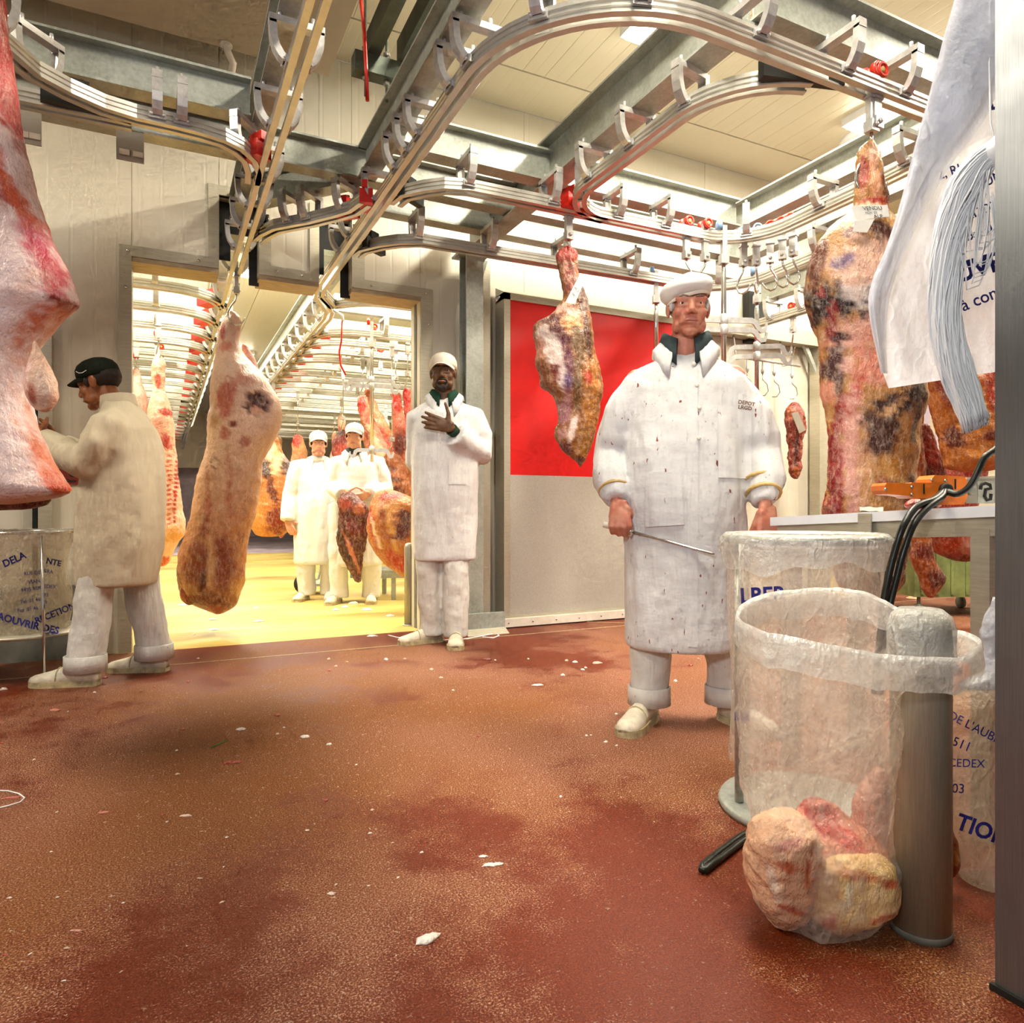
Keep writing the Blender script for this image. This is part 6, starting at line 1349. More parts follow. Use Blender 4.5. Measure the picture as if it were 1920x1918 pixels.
MB().prism([W(649, 929, 6.34), W(653, 929, 6.34), W(654, 962, 6.36)], FW * 0.003).build('blade', 'chrome', kf)
# dolly and hand cart on the cold room floor
dl = thing('dolly', 'low slatted steel dolly under the rib quarter', 'dolly', G(740, 1125))
c = G(745, 1122)
for k in range(6): MB().obox(c + UP * 0.27 + FW * (0.1 * k - 0.1), RT * 0.42, FW * 0.025, UP * 0.014).build('slat', 'galvanised_steel', dl)
MB().obox(c + UP * 0.235 - FW * 0.12, RT * 0.43, FW * 0.02, UP * 0.022).build('frame', 'galvanised_steel', dl)
MB().obox(c + UP * 0.235 + FW * 0.42, RT * 0.43, FW * 0.02, UP * 0.022).build('frame', 'galvanised_steel', dl)
for (a, b) in ((-0.2, -0.1), (-0.02, -0.1), (0.25, -0.1), (-0.2, 0.4), (0.25, 0.4)):
    MB().obox(c + RT * a + FW * b + UP * 0.11, RT * 0.02, FW * 0.02, UP * 0.11).build('leg', 'galvanised_steel', dl)
hcart = thing('hand_cart', 'hand cart with a black wheel behind the left distant man', 'cart', G(575, 1090))
cw = W(570, 1074, 7.35); cw.z = 0.10
MB().lathe(cw, [(0.04, -0.025), (0.10, -0.025), (0.105, 0.0), (0.10, 0.025), (0.04, 0.025)], 22, RT * 0.5 + FW * -0.85).build('wheel', 'rubber_black', hcart)
MB().lathe(cw, [(0.01, -0.028), (0.05, -0.028), (0.05, 0.028), (0.01, 0.028)], 14, RT * 0.5 + FW * -0.85).build('hub', 'grey_pipe', hcart)
MB().tube([cw, cw + RT * 0.15 + UP * 0.05, cw + RT * 0.3 + UP * 0.9], 0.014, 8).build('shaft', 'grey_pipe', hcart)
MB().obox(cw + RT * 0.22 + UP * 0.0, RT * 0.2, FW * 0.15, UP * 0.012).build('deck', 'galvanised_steel', hcart)
# green covered trolley bin at the far right
gb = thing('wheeled_bin', 'green sheeted wheeled bin behind the cutting table', 'bin', G(1760, 1140))
c = W(1770, 1140, 6.0); c.z = 0
MB().obox(c + UP * 0.40, RT * 0.42, FW * 0.3, UP * 0.24).build('tub', 'tarp_green', gb)
for k in range(7): MB().obox(c + UP * 0.40 - FW * 0.305 + RT * (-0.36 + 0.12 * k), RT * 0.012, FW * 0.006, UP * 0.22).build('fold', 'tarp_green', gb)
for (a, b) in ((-0.36, -0.25), (0.30, -0.25), (-0.36, 0.25), (0.30, 0.25)):
    MB().tube([c + RT * a + FW * b + UP * 0.16, c + RT * a + FW * b + UP * 0.06], 0.014, 8).lathe(c + RT * a + FW * b + UP * 0.05, [(0.01, -0.018), (0.05, -0.018), (0.05, 0.018), (0.01, 0.018)], 14, RT).build('castor', 'plinth_grey', gb)
sc2 = thing('strip_curtain', 'grey plastic strip curtain far behind the hindquarter', 'curtain', W(1742, 900, 8.0))
for k in range(6): MB().obox(W(1716 + 11 * k, 760, 8.0) + FW * 0.01 * (k % 2), RT * 0.034, FW * 0.003, UP * 1.9).build('strip', 'soffit_grey' if k % 2 else 'lilac_floor', sc2)
# ------------------------------------------------------------------ right foreground
def px_print(target, lines, mat, parent, off=0.003, name='printed_lettering', dflt=1.7, only=True):
    """print lettering on the surface that faces the camera; lines: (text, size px, x, y, bold, angle deg, bow px)"""
    Mw = world_of(target); vs = [Mw @ v.co for v in target.data.vertices]
    bvh = BVHTree.FromPolygons(vs, [p.vertices for p in target.data.polygons])
    for (s, size, x0, y0, bold, ang, bow) in lines:
        mb = MB(); v, f = text2d(s, size, bold * size); a = math.radians(ang); c, sn = math.cos(a), math.sin(a); xm = max([p[0] for p in v] + [1e-6])
        q = []
        for p in v:
            yy = p[1] + bow * (1 - (2 * p[0] / xm - 1) ** 2)
            X, Y = x0 + p[0] * c - yy * sn, y0 - (p[0] * sn + yy * c)
            dr_ = (W(X, Y, 1.0) - CAM).normalized(); h = bvh.ray_cast(CAM, dr_)
            pt = h[0] if h[0] else W(X, Y, dflt)
            q.append(pt - dr_ * off)
        mb.add(q, f); mb.build(name, mat, parent)
# bollard
bc = W(1726, 1700, 1.435); bc.z = 0
bo = thing('bollard', 'tall steel bollard in front of the steel wall end', 'bollard', bc)
MB().lathe(bc, [(0.056, 0), (0.056, 0.60), (0.053, 0.628), (0.042, 0.643), (0.02, 0.648)], 32).build('tube', 'bollard_steel', bo)
MB().lathe(bc, [(0.0575, 0.0), (0.0575, 0.012), (0.0562, 0.014)], 32).build('base_seal', 'plinth_grey', bo)
# clear bag of trimmings with its mouth pulled over the bollard
BD = 1.50
bg_ = thing('plastic_bag', 'clear plastic bag of fat trimmings with its mouth pulled over the bollard', 'bag', W(1535, 1710, BD))
NS = 120
rim_ctl = [(1388, 1165, 1.52), (1400, 1140, 1.57), (1450, 1122, 1.62), (1530, 1112, 1.66), (1620, 1118, 1.64), (1680, 1150, 1.58), (1735, 1190, 1.53), (1800, 1195, 1.48), (1834, 1212, 1.43), (1800, 1238, 1.365), (1740, 1242, 1.345), (1670, 1238, 1.345), (1590, 1225, 1.35), (1500, 1207, 1.37), (1430, 1190, 1.42)]
rc = [np.array(W(*c)) for c in rim_ctl]
def loop(ctl, n):
    c = np.array(ctl); m = len(c); out = []
    for k in range(n):
        t = k / n * m; i = int(t); f = t - i
        p0, p1, p2, p3 = c[(i - 1) % m], c[i % m], c[(i + 1) % m], c[(i + 2) % m]
        out.append(0.5 * ((2 * p1) + (p2 - p0) * f + (2 * p0 - 5 * p1 + 4 * p2 - p3) * f * f + (3 * p1 - p0 - 3 * p2 + p3) * f ** 3))
    return np.array(out)
rimp = loop(rc, NS)
brow = [(1270, 1390, 1690), (1330, 1389, 1684), (1400, 1389, 1679), (1470, 1391, 1675), (1520, 1399, 1673), (1560, 1406, 1673), (1600, 1404, 1673), (1650, 1408, 1673), (1690, 1414, 1672), (1708, 1424, 1664)]
rings_ = []
ths = []
cc = np.array(W(1535, 1200, BD))
for p in rimp: ths.append(math.atan2(np.dot(p - cc, np.array(FW)), np.dot(p - cc, np.array(RT))))
ths = np.unwrap(np.array(ths)); t0 = ths[0]; ths = np.linspace(t0, t0 + math.copysign(2 * math.pi, ths[-1] - ths[0]), NS, endpoint=False)
yy = np.linspace(1250, 1708, 80); xl = smoothline([r[0] for r in brow], [r[1] for r in brow], np.clip(yy, 1270, 1708)); xr = smoothline([r[0] for r in brow], [r[2] for r in brow], np.clip(yy, 1270, 1708))
for i, y in enumerate(yy):
    k = BD / FPX; hw = (xr[i] - xl[i]) / 2 * k; th = min(0.135, hw * 0.85); ct = np.array(W((xl[i] + xr[i]) / 2, y, BD))
    r = []
    for a in ths:
        p = ct + np.array(RT) * math.cos(a) * hw + np.array(FW) * math.sin(a) * th
        r.append(p)
    rings_.append(np.array(r))
first = rings_[0]; pre = [rimp * (1 - f) + first * f for f in (0.0, 0.12, 0.3, 0.55, 0.8)]
allr = np.array(pre + rings_)
ctr = allr.mean(1, keepdims=True); nr_ = allr - ctr; nr_[..., 2] = 0; nr_ /= np.maximum(1e-6, np.linalg.norm(nr_, axis=-1, keepdims=True))
crease = fbm(allr * np.array([9, 9, 5]), 1.0, 4, 3) * 0.007 + np.abs(fbm(allr * np.array([16, 16, 10]), 1.0, 14, 3)) * 0.012
dvec = allr - np.array(CAM); dep = dvec @ np.array(FW); PXX = CX + FPX * (dvec @ np.array(RT)) / dep; PYY = CY - FPX * dvec[..., 2] / dep
for (ax_, ay_, bx_, by_, wd_, am_) in ((1525, 1560, 1690, 1245, 9, 0.016), (1560, 1520, 1700, 1260, 6, 0.012), (1400, 1470, 1600, 1380, 14, 0.014), (1400, 1440, 1520, 1340, 9, 0.010), (1600, 1380, 1690, 1270, 10, 0.012), (1395, 1330, 1500, 1400, 8, 0.010), (1560, 1330, 1650, 1290, 8, 0.008), (1440, 1500, 1560, 1430, 7, 0.010), (1600, 1520, 1680, 1330, 7, 0.010), (1430, 1760, 1500, 1700, 10, 0.012)):
    lx, ly = bx_ - ax_, by_ - ay_; tt0 = np.clip(((PXX - ax_) * lx + (PYY - ay_) * ly) / (lx * lx + ly * ly), 0, 1)
    dd_ = np.hypot(PXX - ax_ - tt0 * lx, PYY - ay_ - tt0 * ly)
    crease = crease + am_ * np.exp(-(dd_ / wd_) ** 2) * (nr_ @ np.array(FW) < 0.2)
crease = crease + fbm(allr, 5.5, 41, 2) * 0.014
allr = allr + nr_ * (crease - 0.004)[..., None]
u_ = (allr - np.array(W(1535, 1708, BD))) @ np.array(RT); lift = np.clip((u_ + 0.02) / 0.16, 0, 1) ** 1.5 * 0.075
allr[..., 2] += lift * np.clip((0.30 - allr[..., 2]) / 0.30, 0, 1)
allr[-1, :, 2] = np.maximum(allr[-1, :, 2], 0.004); allr[..., 2] = np.maximum(allr[..., 2], 0.004)
mb = MB(); mb.rings([[Vector(p) for p in r] for r in allr], cap=False)
n0 = len(mb.v); mb.add([Vector(p) for p in allr[-1]], [tuple(range(NS))], True)
bag1 = mb.build('film', 'film_clear', bg_)
fold = []
for f, dz in ((0.0, 0.004), (1.03, 0.012), (1.045, -0.008), (1.06, -0.032), (1.04, -0.050), (1.02, -0.056)):
    r = rimp.copy(); c0 = rimp.mean(0); s = f if f else 1.0
    r = c0 + (r - c0) * s; w = fbm(rimp * 16, 1.0, 6, 2) * 0.010
    r[:, 2] = rimp[:, 2] + dz + w * (1.0 if dz < 0 else 0.4); fold.append([Vector(p) for p in r])
MB().rings(fold, cap=False).build('folded_rim', 'film_milky', bg_)
hood = []
for (r, z) in ((0.012, 0.656), (0.040, 0.653), (0.055, 0.640), (0.062, 0.615), (0.062, 0.58), (0.064, 0.55), (0.070, 0.53)):
    hood.append([bc + V3(math.cos(2 * math.pi * k / 36) * r * (1 + 0.03 * math.sin(7 * k + z * 60)), math.sin(2 * math.pi * k / 36) * r * (1 + 0.03 * math.cos(5 * k)), z) for k in range(36)])
MB().rings(hood, cap=False).build('film_hood', 'film_milky', bg_)
# its contents
meat('fat_trimming', 'pale yellow lump of fat at the bottom of the clear bag', [(1590, 1540, 1620), (1605, 1522, 1655), (1630, 1516, 1668), (1660, 1513, 1671), (1690, 1514, 1668), (1715, 1522, 1640), (1738, 1545, 1600)], 1.435, 0.9, '#ecc890', [(1600, 1670, 60, 40, 0, '#f0d29c', 0.7), (1535, 1705, 9, 26, 10, '#c8502c', 0.6), (1645, 1630, 16, 8, 0, '#d8805a', 0.6), (1590, 1615, 40, 8, 8, '#d89a6c', 0.7), (1620, 1690, 30, 5, -14, '#c8683c', 0.7), (1560, 1660, 6, 30, 12, '#e8dcc0', 0.6)], 201, 0.065, 0.006, 'meat_fatty', gamma=3.0)
meat('fat_trimming', 'pinkish folded fat on the left of the clear bag', [(1520, 1440, 1500), (1550, 1410, 1525), (1590, 1404, 1535), (1630, 1406, 1530), (1670, 1412, 1520), (1705, 1428, 1510), (1735, 1450, 1490)], 1.445, 1.0, '#ecc2a0', [(1450, 1590, 20, 10, 30, '#d6805c', 0.6), (1500, 1640, 12, 24, 0, '#d8925c', 0.6), (1430, 1620, 8, 40, -12, '#f2dcc4', 0.6), (1470, 1680, 26, 7, 24, '#cf7450', 0.7), (1455, 1555, 30, 8, -20, '#e4a898', 0.7), (1490, 1600, 4, 44, 8, '#c0603c', 0.6)], 202, 0.07, 0.010, 'meat_fatty', gamma=2.6)
meat('meat_trimming', 'red tipped meat trimming in the middle of the clear bag', [(1500, 1515, 1545), (1515, 1505, 1568), (1540, 1475, 1600), (1570, 1450, 1645), (1600, 1450, 1668), (1640, 1470, 1660)], 1.49, 0.75, '#e4a890', [(1534, 1520, 28, 22, 0, '#c23028', 0.5), (1560, 1548, 26, 14, 20, '#d8665a', 0.6), (1640, 1580, 20, 24, 0, '#cf8a6e', 0.6)], 203, 0.09, 0.010)
meat('meat_trimming', 'pale pink trimming against the bollard side of the clear bag', [(1440, 1640, 1660), (1480, 1615, 1670), (1540, 1600, 1672), (1600, 1600, 1670), (1640, 1615, 1666)], 1.53, 0.9, '#deb0a0', [(1650, 1540, 10, 30, 0, '#c8705a', 0.6)], 204, 0.06, 0.006)
# sack stand behind: ring on posts over a round foot, with its bag
SD = 2.02
sc0 = W(1507, 1520, SD); sc0.z = 0
ring_z = EYE - (1009 - CY) / FPX * SD
sk = thing('sack_stand', 'round steel sack stand in front of the cutting table', 'stand', sc0)
circ = lambda r, z, n=40: [sc0 + V3(math.cos(2 * math.pi * k / n) * r, math.sin(2 * math.pi * k / n) * r, z) for k in range(n)]
MB().tube(circ(0.212, ring_z), 0.0135, 10, closed=True).build('ring', 'grey_pipe', sk)
for px in (1381, 1437):
    lat = (px - 1507) / FPX * SD; dep = -math.sqrt(max(0, 0.212 ** 2 - lat ** 2)) * (0.2 if px == 1381 else -1)
    p = sc0 + RT * lat * (0.99) + FW * dep
    MB().tube([p + UP * 0.03, p + UP * ring_z], 0.0125, 10).build('post', 'grey_pipe', sk)
MB().lathe(sc0, [(0.005, 0.0), (0.232, 0.0), (0.236, 0.012), (0.228, 0.026), (0.005, 0.030)], 40).build('foot_plate', 'galvanised_steel', sk)
sb = thing('sack_bag', 'printed clear bag hanging in the sack stand', 'bag', sc0 + UP * 0.2)
pr_ = []
for i in range(30):
    z = ring_z - 0.012 - (ring_z - 0.14) * i / 29
    pr_.append([sc0 + V3(math.cos(2 * math.pi * k / 60), math.sin(2 * math.pi * k / 60), 0) * (0.203 - 0.004 * (i / 29) + 0.006 * math.sin(5 * k * 0.21 + i * 0.3) + 0.004 * math.sin(k * 1.3 + i * 0.5)) + UP * z for k in range(60)])
sbf = MB().rings(pr_, cap=False).build('film', 'film_clear', sb)
fo = []
for (r, z) in ((0.199, ring_z - 0.02), (0.214, ring_z + 0.016), (0.229, ring_z), (0.233, ring_z - 0.03), (0.231, ring_z - 0.058), (0.229, ring_z - 0.075)):
    fo.append([sc0 + V3(math.cos(2 * math.pi * k / 60), math.sin(2 * math.pi * k / 60), 0) * (r + 0.003 * math.sin(k * 0.9 + z * 50)) + UP * (z + (0.016 * math.sin(k * 0.35) + 0.008 * math.sin(k * 1.1) if z < ring_z - 0.04 else 0)) for k in range(60)])
MB().rings(fo, cap=False).build('folded_rim', 'film_milky', sb)
px_print(sbf, [('LBER', 40, 1388, 1131, 0.028, 3, 0), ('E', 34, 1402, 1352, 0.03, 90, 0)], 'print_blue', sb, 0.004)
# cable loop on the floor
cl = thing('power_cable', 'looped black cable end lying on the red floor', 'cable', G(1370, 1600))
cp_ = [W(1470, 1530, 1.95), G(1425, 1562), G(1385, 1590), G(1350, 1618), G(1322, 1640), G(1316, 1640), G(1318, 1630), G(1345, 1608), G(1385, 1578), G(1425, 1556), W(1475, 1525, 1.97)]
for p in cp_: p.z = 0.011
MB().tube(cp_, 0.0085, 8).build('cable', 'cable_black', cl)
# cutting table
TX = 1.88
tl, tr = WX(1444, 970, TX), WX(1869, 947, TX)
tt = thing('cutting_table', 'stainless table with a thick white cutting board', 'table', (TX + 0.2, 1.4, 0))
ty0, ty1 = tr.y - 0.25, tl.y
def ztop(y): return tl.z + (tr.z - tl.z) * (y - tl.y) / (tr.y - tl.y)
TW = 0.40
def slab_(y0, y1, x0, x1, zo0, zo1):
    vs = [(x0, y0, ztop(y0) + zo0), (x1, y0, ztop(y0) + zo0), (x1, y1, ztop(y1) + zo0), (x0, y1, ztop(y1) + zo0), (x0, y0, ztop(y0) + zo1), (x1, y0, ztop(y0) + zo1), (x1, y1, ztop(y1) + zo1), (x0, y1, ztop(y1) + zo1)]
    return MB().add(vs, [(0, 3, 2, 1), (4, 5, 6, 7), (0, 1, 5, 4), (1, 2, 6, 5), (2, 3, 7, 6), (3, 0, 4, 7)])
slab_(ty0, ty1, TX, TX + TW, -0.029, 0.0).build('cutting_board', 'white_plastic', tt)
slab_(ty0 + 0.02, ty1 - 0.02, TX + 0.012, TX + 0.05, -0.078, -0.029).build('apron', 'stainless_trim', tt)
slab_(ty0 + 0.02, ty1 - 0.02, TX + TW - 0.05, TX + TW - 0.012, -0.078, -0.029).build('apron', 'stainless_trim', tt)
slab_(ty1 - 0.06, ty1 - 0.02, TX + 0.05, TX + TW - 0.05, -0.075, -0.029).build('apron', 'stainless_trim', tt)
yl = WX(1841, 0, TX + 0.02).y
for (x, y) in ((TX + 0.035, yl), (TX + TW - 0.035, yl), (TX + 0.035, ty1 - 0.06), (TX + TW - 0.035, ty1 - 0.06)):
    if y > 1.5 and x < TX + 0.1: x, y = TX + 0.035, ty1 - 0.06
    MB().box((x - 0.024, y - 0.024, 0.0), (x + 0.024, y + 0.024, ztop(y) - 0.06)).build('leg', 'stainless_trim', tt)
yc = WX(1623, 0, TX).y
MB().box((TX - 0.006, yc - 0.022, ztop(yc) - 0.085), (TX - 0.001, yc + 0.022, ztop(yc) - 0.004)).build('board_clip', 'stainless_trim', tt)
# orange electric saw lying on the board
SWD = 1.96
sw = thing('electric_saw', 'orange electric carcass saw lying on the cutting board', 'saw', W(1760, 948, SWD))
hp = [(1663, 905), (1708, 906), (1711, 904.5), (1747, 905), (1747, 898), (1753, 890.6), (1806, 893), (1812, 898), (1817, 920), (1809, 946), (1762, 947), (1755, 935), (1711, 933.5), (1705, 930), (1664, 926), (1659.5, 919), (1659.5, 910)]
MB().prism([W(x, y, SWD - 0.035) for (x, y) in hp], FW * 0.075).build('handle_housing', 'orange_plastic', sw)
MB().prism([W(x, y, SWD - 0.028) for (x, y) in [(1813, 895), (1985, 886), (1985, 940), (1811, 944)]], FW * 0.06).build('blade_guard', 'grey_paint', sw)
MB().prism([W(x, y, SWD - 0.030) for (x, y) in [(1813, 895), (1985, 886), (1985, 889), (1813, 899)]], FW * 0.064).build('guard_edge', 'stainless_trim', sw)
for (x, y) in ((1792, 907), (1733, 916)): MB().prism([W(x - 1, y - 9, SWD - 0.038), W(x + 1, y - 9, SWD - 0.038), W(x + 1, y + 10, SWD - 0.038), W(x - 1, y + 10, SWD - 0.038)], FW * 0.003).build('slot', 'print_black', sw)
for (x, y) in ((1709, 913), (1709, 927), (1746, 900), (1772, 901), (1660, 917)): MB().lathe(W(x, y, SWD - 0.035), [(0.004, 0), (0.004, 0.003)], 8, -FW).build('screw_head', 'chrome', sw)
MB().lathe(W(1818, 920, SWD - 0.03), [(0.012, 0), (0.012, 0.014), (0.006, 0.018)], 16, -FW).build('pivot_bolt', 'plinth_grey', sw)
MB().lathe(W(1771, 918, SWD - 0.035), [(0.017, 0.0), (0.017, 0.012), (0.011, 0.014)], 16, -FW).build('cable_gland', 'rubber_black', sw)
em = [(1838, 918), (1840, 909), (1848, 906), (1856, 909), (1858, 916), (1848, 918), (1846, 930), (1850, 938), (1857, 936), (1858, 926)]
MB().tube([W(x, y, SWD - 0.030) for (x, y) in em], [0.0045] * 10, 6).build('emblem', 'print_black', sw)
MB().prism([W(x, y, SWD - 0.0295) for (x, y) in [(1833, 902), (1863, 900), (1864, 944), (1834, 944)]], FW * 0.001).build('emblem_plate', 'grey_pipe', sw)
for k, pts in enumerate([[(1772, 918, 1.92), (1752, 936, 1.87), (1718, 950, 1.83), (1693, 988, 1.80), (1676, 1040, 1.80), (1664, 1090, 1.80), (1656, 1135, 1.80), (1650, 1200, 1.78), (1640, 1300, 1.80)],
                         [(1772, 918, 1.92), (1766, 932, 1.88), (1738, 953, 1.84), (1713, 984, 1.81), (1694, 1035, 1.80), (1681, 1085, 1.80), (1668, 1138, 1.80), (1660, 1200, 1.78), (1650, 1300, 1.80)],
                         [(1776, 922, 1.90), (1795, 926, 1.88), (1815, 915, 1.86), (1832, 888, 1.85), (1846, 858, 1.85), (1872, 838, 1.85), (1930, 780, 1.85)]]):
    q = np.array([W(*p) for p in pts]); tq = np.arange(len(q)); tt_ = np.linspace(0, len(q) - 1, 40)
    P = np.stack([smoothline(tq, q[:, i], tt_) for i in range(3)], -1)
    MB().tube([Vector(p) for p in P], 0.0088, 8).build('power_cord', 'cable_black', sw)
meat('meat_scrap', 'red and white scrap of meat under the orange saw', [(934, 1712, 1752), (940, 1702, 1762), (947, 1696, 1764), (953, 1700, 1758)], 2.02, 0.6, '#c04a44', [(1738, 942, 20, 8, 0, '#efe2da', 0.4)], 210, 0.05, 0.003, step=1)
cf = thing('plastic_sheet', 'crumpled grey plastic sheet on the far end of the board', 'sheet', W(1640, 958, 2.3))
rs = [[W(1612 + 3.4 * k, 950 + 2.6 * j + 0.8 * math.sin(k * 0.9 + j) + 0.10 * k, 2.16 + 0.05 * (3 - j)) for k in range(14)] for j in range(4)]
MB().add([p for r in rs for p in r] + [p - UP * 0.003 for r in rs for p in r], [(j * 14 + k, j * 14 + k + 1, (j + 1) * 14 + k + 1, (j + 1) * 14 + k) for j in range(3) for k in range(13)] + [(56 + j * 14 + k, 56 + (j + 1) * 14 + k, 56 + (j + 1) * 14 + k + 1, 56 + j * 14 + k + 1) for j in range(3) for k in range(13)], True).build('sheet', 'grey_paint', cf)
# printed bag and white bag standing between bollard and wall end
b2 = thing('plastic_bag', 'printed tan plastic bag standing behind the bollard', 'bag', W(1842, 1652, 1.62))
rw = [(1292, 1812, 1900), (1310, 1788, 1905), (1345, 1772, 1908), (1420, 1768, 1910), (1500, 1772, 1910), (1580, 1784, 1908), (1630, 1796, 1905), (1650, 1806, 1895)]
ys = np.linspace(1292, 1650, 30); xl = smoothline([r[0] for r in rw], [r[1] for r in rw], ys); xr = smoothline([r[0] for r in rw], [r[2] for r in rw], ys)
rg = []
for i, y in enumerate(ys):
    k = 1.62 / FPX; hw = (xr[i] - xl[i]) / 2 * k; ct = W((xl[i] + xr[i]) / 2, y, 1.62)
    rg.append([ct + RT * math.cos(a) * hw * (1 + 0.02 * math.sin(4 * a + i)) + FW * math.sin(a) * 0.055 * (1 + 0.05 * math.sin(3 * a + i * 0.7)) for a in [2 * math.pi * j / 40 for j in range(40)]])
b2f = MB().rings(rg).build('film', 'film_tan', b2)
px_print(b2f, [("DE L'AUBRA", 23, 1776, 1346, 0.004, -27, 0), ('511', 25, 1783, 1396, 0.004, -22, 0), ('CEDEX', 22, 1777, 1437, 0.004, -2, 0), ('03', 25, 1784, 1486, 0.004, -3, 0), ('TION', 42, 1790, 1552, 0.03, -20, 0)], 'print_blue', b2, 0.004)
meat('fat_trimming', 'orange fat showing at the foot of the printed tan bag', [(1555, 1770, 1786), (1580, 1762, 1796), (1610, 1760, 1800), (1640, 1766, 1796)], 1.56, 0.8, '#c8783c', [(1785, 1600, 10, 16, 0, '#e2a862', 0.5)], 211, 0.05, 0.004)
b3 = meat('plastic_bag', 'crumpled white plastic bag on top of the printed tan bag', [(1120, 1862, 1880), (1150, 1850, 1892), (1190, 1842, 1902), (1230, 1840, 1908), (1262, 1832, 1910), (1285, 1800, 1905), (1300, 1820, 1900)], 1.64, 0.5, '#f0f0f2', [], 212, 0.06, 0.010, 'film_white', cat='bag')
# stack of printed bags and a hank of string hanging on the wall end
stk = thing('bag_stack', 'stack of white printed plastic bags hanging beside the steel wall end', 'bags', W(1770, 730, 1.72))
LB = [(-60, 1800), (0, 1789), (60, 1772), (130, 1754), (200, 1736), (270, 1716), (350, 1696), (420, 1676), (480, 1655), (520, 1637), (560, 1628), (600, 1631), (650, 1641), (700, 1652), (728, 1662)]
def sheet(nm, mat, lb, rb, d, wave, seed, ny=60, nx=34, botskew=0):
    ys = np.linspace(lb[0][0], lb[-1][0], ny); L_ = smoothline([p[0] for p in lb], [p[1] for p in lb], ys); R_ = smoothline([p[0] for p in rb], [p[1] for p in rb], ys)
    u = np.linspace(0, 1, nx); X = L_[:, None] + (R_ - L_)[:, None] * u[None, :]; Y = ys[:, None] - botskew * u[None, :] * ((ys - ys[0]) / (ys[-1] - ys[0]))[:, None] ** 4
    Q = np.stack([X * 0.01, Y * 0.004, 0 * X + seed], -1)
    D = d + wave * fbm(Q, 1.0, seed, 3) + 0.03 * (u[None, :] - 0.5) ** 2
    P = [W(X[i, j], Y[i, j], D[i, j]) for i in range(ny) for j in range(nx)]
    fs = [(i * nx + j, i * nx + j + 1, (i + 1) * nx + j + 1, (i + 1) * nx + j) for i in range(ny - 1) for j in range(nx - 1)]
    return MB().add(P, fs, True).build(nm, mat, stk)
back = sheet('printed_sheet', 'film_white', [(y, x + 4) for (y, x) in LB], [(-60, 1905), (200, 1905), (450, 1905), (728, 1900)], 1.73, 0.022, 3, botskew=36)
for k in range(5):
    rb = [(-60, 1905), (0, 1900), (90, 1894 - 2 * k), (170, 1872 - 6 * k), (240, 1836 - 9 * k), (300, 1790 - 9 * k), (360, 1752 - 8 * k), (430, 1716 - 7 * k), (490, 1690 - 6 * k), (560, 1668 - 5 * k), (640, 1662 - 3 * k), (700, 1664 - 2 * k)]
    sheet('folded_sheet', 'film_sheet', [(y, x + k) for (y, x) in LB[:-1]], rb, 1.69 - 0.012 * k, 0.012, 10 + k, ny=50, nx=18)
px_print(back, [('- L', 44, 1830, 212, 0.02, 12, 0), ('2, RUE DE', 25, 1760, 337, 0.012, 18, 0), ('IUN', 26, 1842, 352, 0.012, 22, 0), ('ADDI 4', 24, 1812, 414, 0.012, 22, 0), ('Fax : 01', 26, 1798, 458, 0.012, 20, 0), ('UVRIR', 50, 1796, 530, 0.03, 17, 0), ('\u00e0 cons', 33, 1806, 584, 0.012, 22, 0)], 'print_blue', stk, 0.006)
hk = thing('string_hank', 'thick hank of white cotton string hanging over the printed bags', 'string', W(1835, 800, 1.6))
cl_ = [(1885, 262, 14), (1868, 280, 18), (1840, 305, 24), (1812, 350, 32), (1793, 400, 31), (1780, 455, 30), (1773, 520, 30), (1772, 590, 30), (1780, 650, 32), (1795, 700, 33), (1815, 750, 28), (1831, 792, 26)]
tq = np.arange(len(cl_)); tt_ = np.linspace(0, len(cl_) - 1, 30); ca = np.array(cl_, float)
cxp, cyp, cwp = [smoothline(tq, ca[:, i], tt_) for i in range(3)]
rnd = random.Random(5); mb = MB()
for s in range(330):
    a0 = rnd.uniform(0, 2 * math.pi); rr = math.sqrt(rnd.uniform(0.05, 1.0)); tw = rnd.uniform(0.2, 2.2); ph = rnd.uniform(0, 6)
    pts = []
    e = 30 - (rnd.random() < 0.5) * 0
    for i in range(e):
        a = a0 + tw * i / 30 * 1.6; w = cwp[i]
        gx, gy = np.gradient(cxp)[i], np.gradient(cyp)[i]; gl = math.hypot(gx, gy); nx_, ny_ = -gy / gl, gx / gl
        o = rr * math.cos(a) * w + 2.6 * math.sin(ph + i * 0.55) + 1.4 * math.sin(2.1 * ph + i * 1.3)
        pts.append(W(cxp[i] + nx_ * o, cyp[i] + ny_ * o + (rnd.uniform(-4, 14) if i == e - 1 else 0), 1.60 + rr * math.sin(a) * w * 0.0006))
    mb.tube(pts, 0.0024, 4)
mb.build('strands', 'string_white', hk)['kind'] = 'stuff'
mb = MB()
for s in range(13):
    x0 = 1838 + rnd.uniform(-12, 18); w = rnd.uniform(-30, 20); b = rnd.uniform(430, 545)
    pts = [W(x0 + 8, 300, 1.60)] + [W(x0 + w * math.sin(t * 0.8) - 20 * math.sin(t * 0.4) + 4, 310 + (b - 310) * t / 3.4, 1.585) for t in np.linspace(0.3, 3.4, 12)] + [W(x0 + w * 0.2 + 22 * math.sin(t), b + 14 * math.sin(t * 1.5) - (b - 340) * t / 3.3, 1.59) for t in np.linspace(0.2, 2.4, 10)]
    mb.tube(pts, 0.0016, 4)
mb.build('loose_loops', 'string_white', hk)['kind'] = 'stuff'
MB().tube([W(1868, 282, 1.60), W(1857, 230, 1.62), W(1855, 120, 1.64), W(1856, -20, 1.66), W(1885, -45, 1.72)], 0.0022, 5).build('hanging_cord', 'string_white', hk)
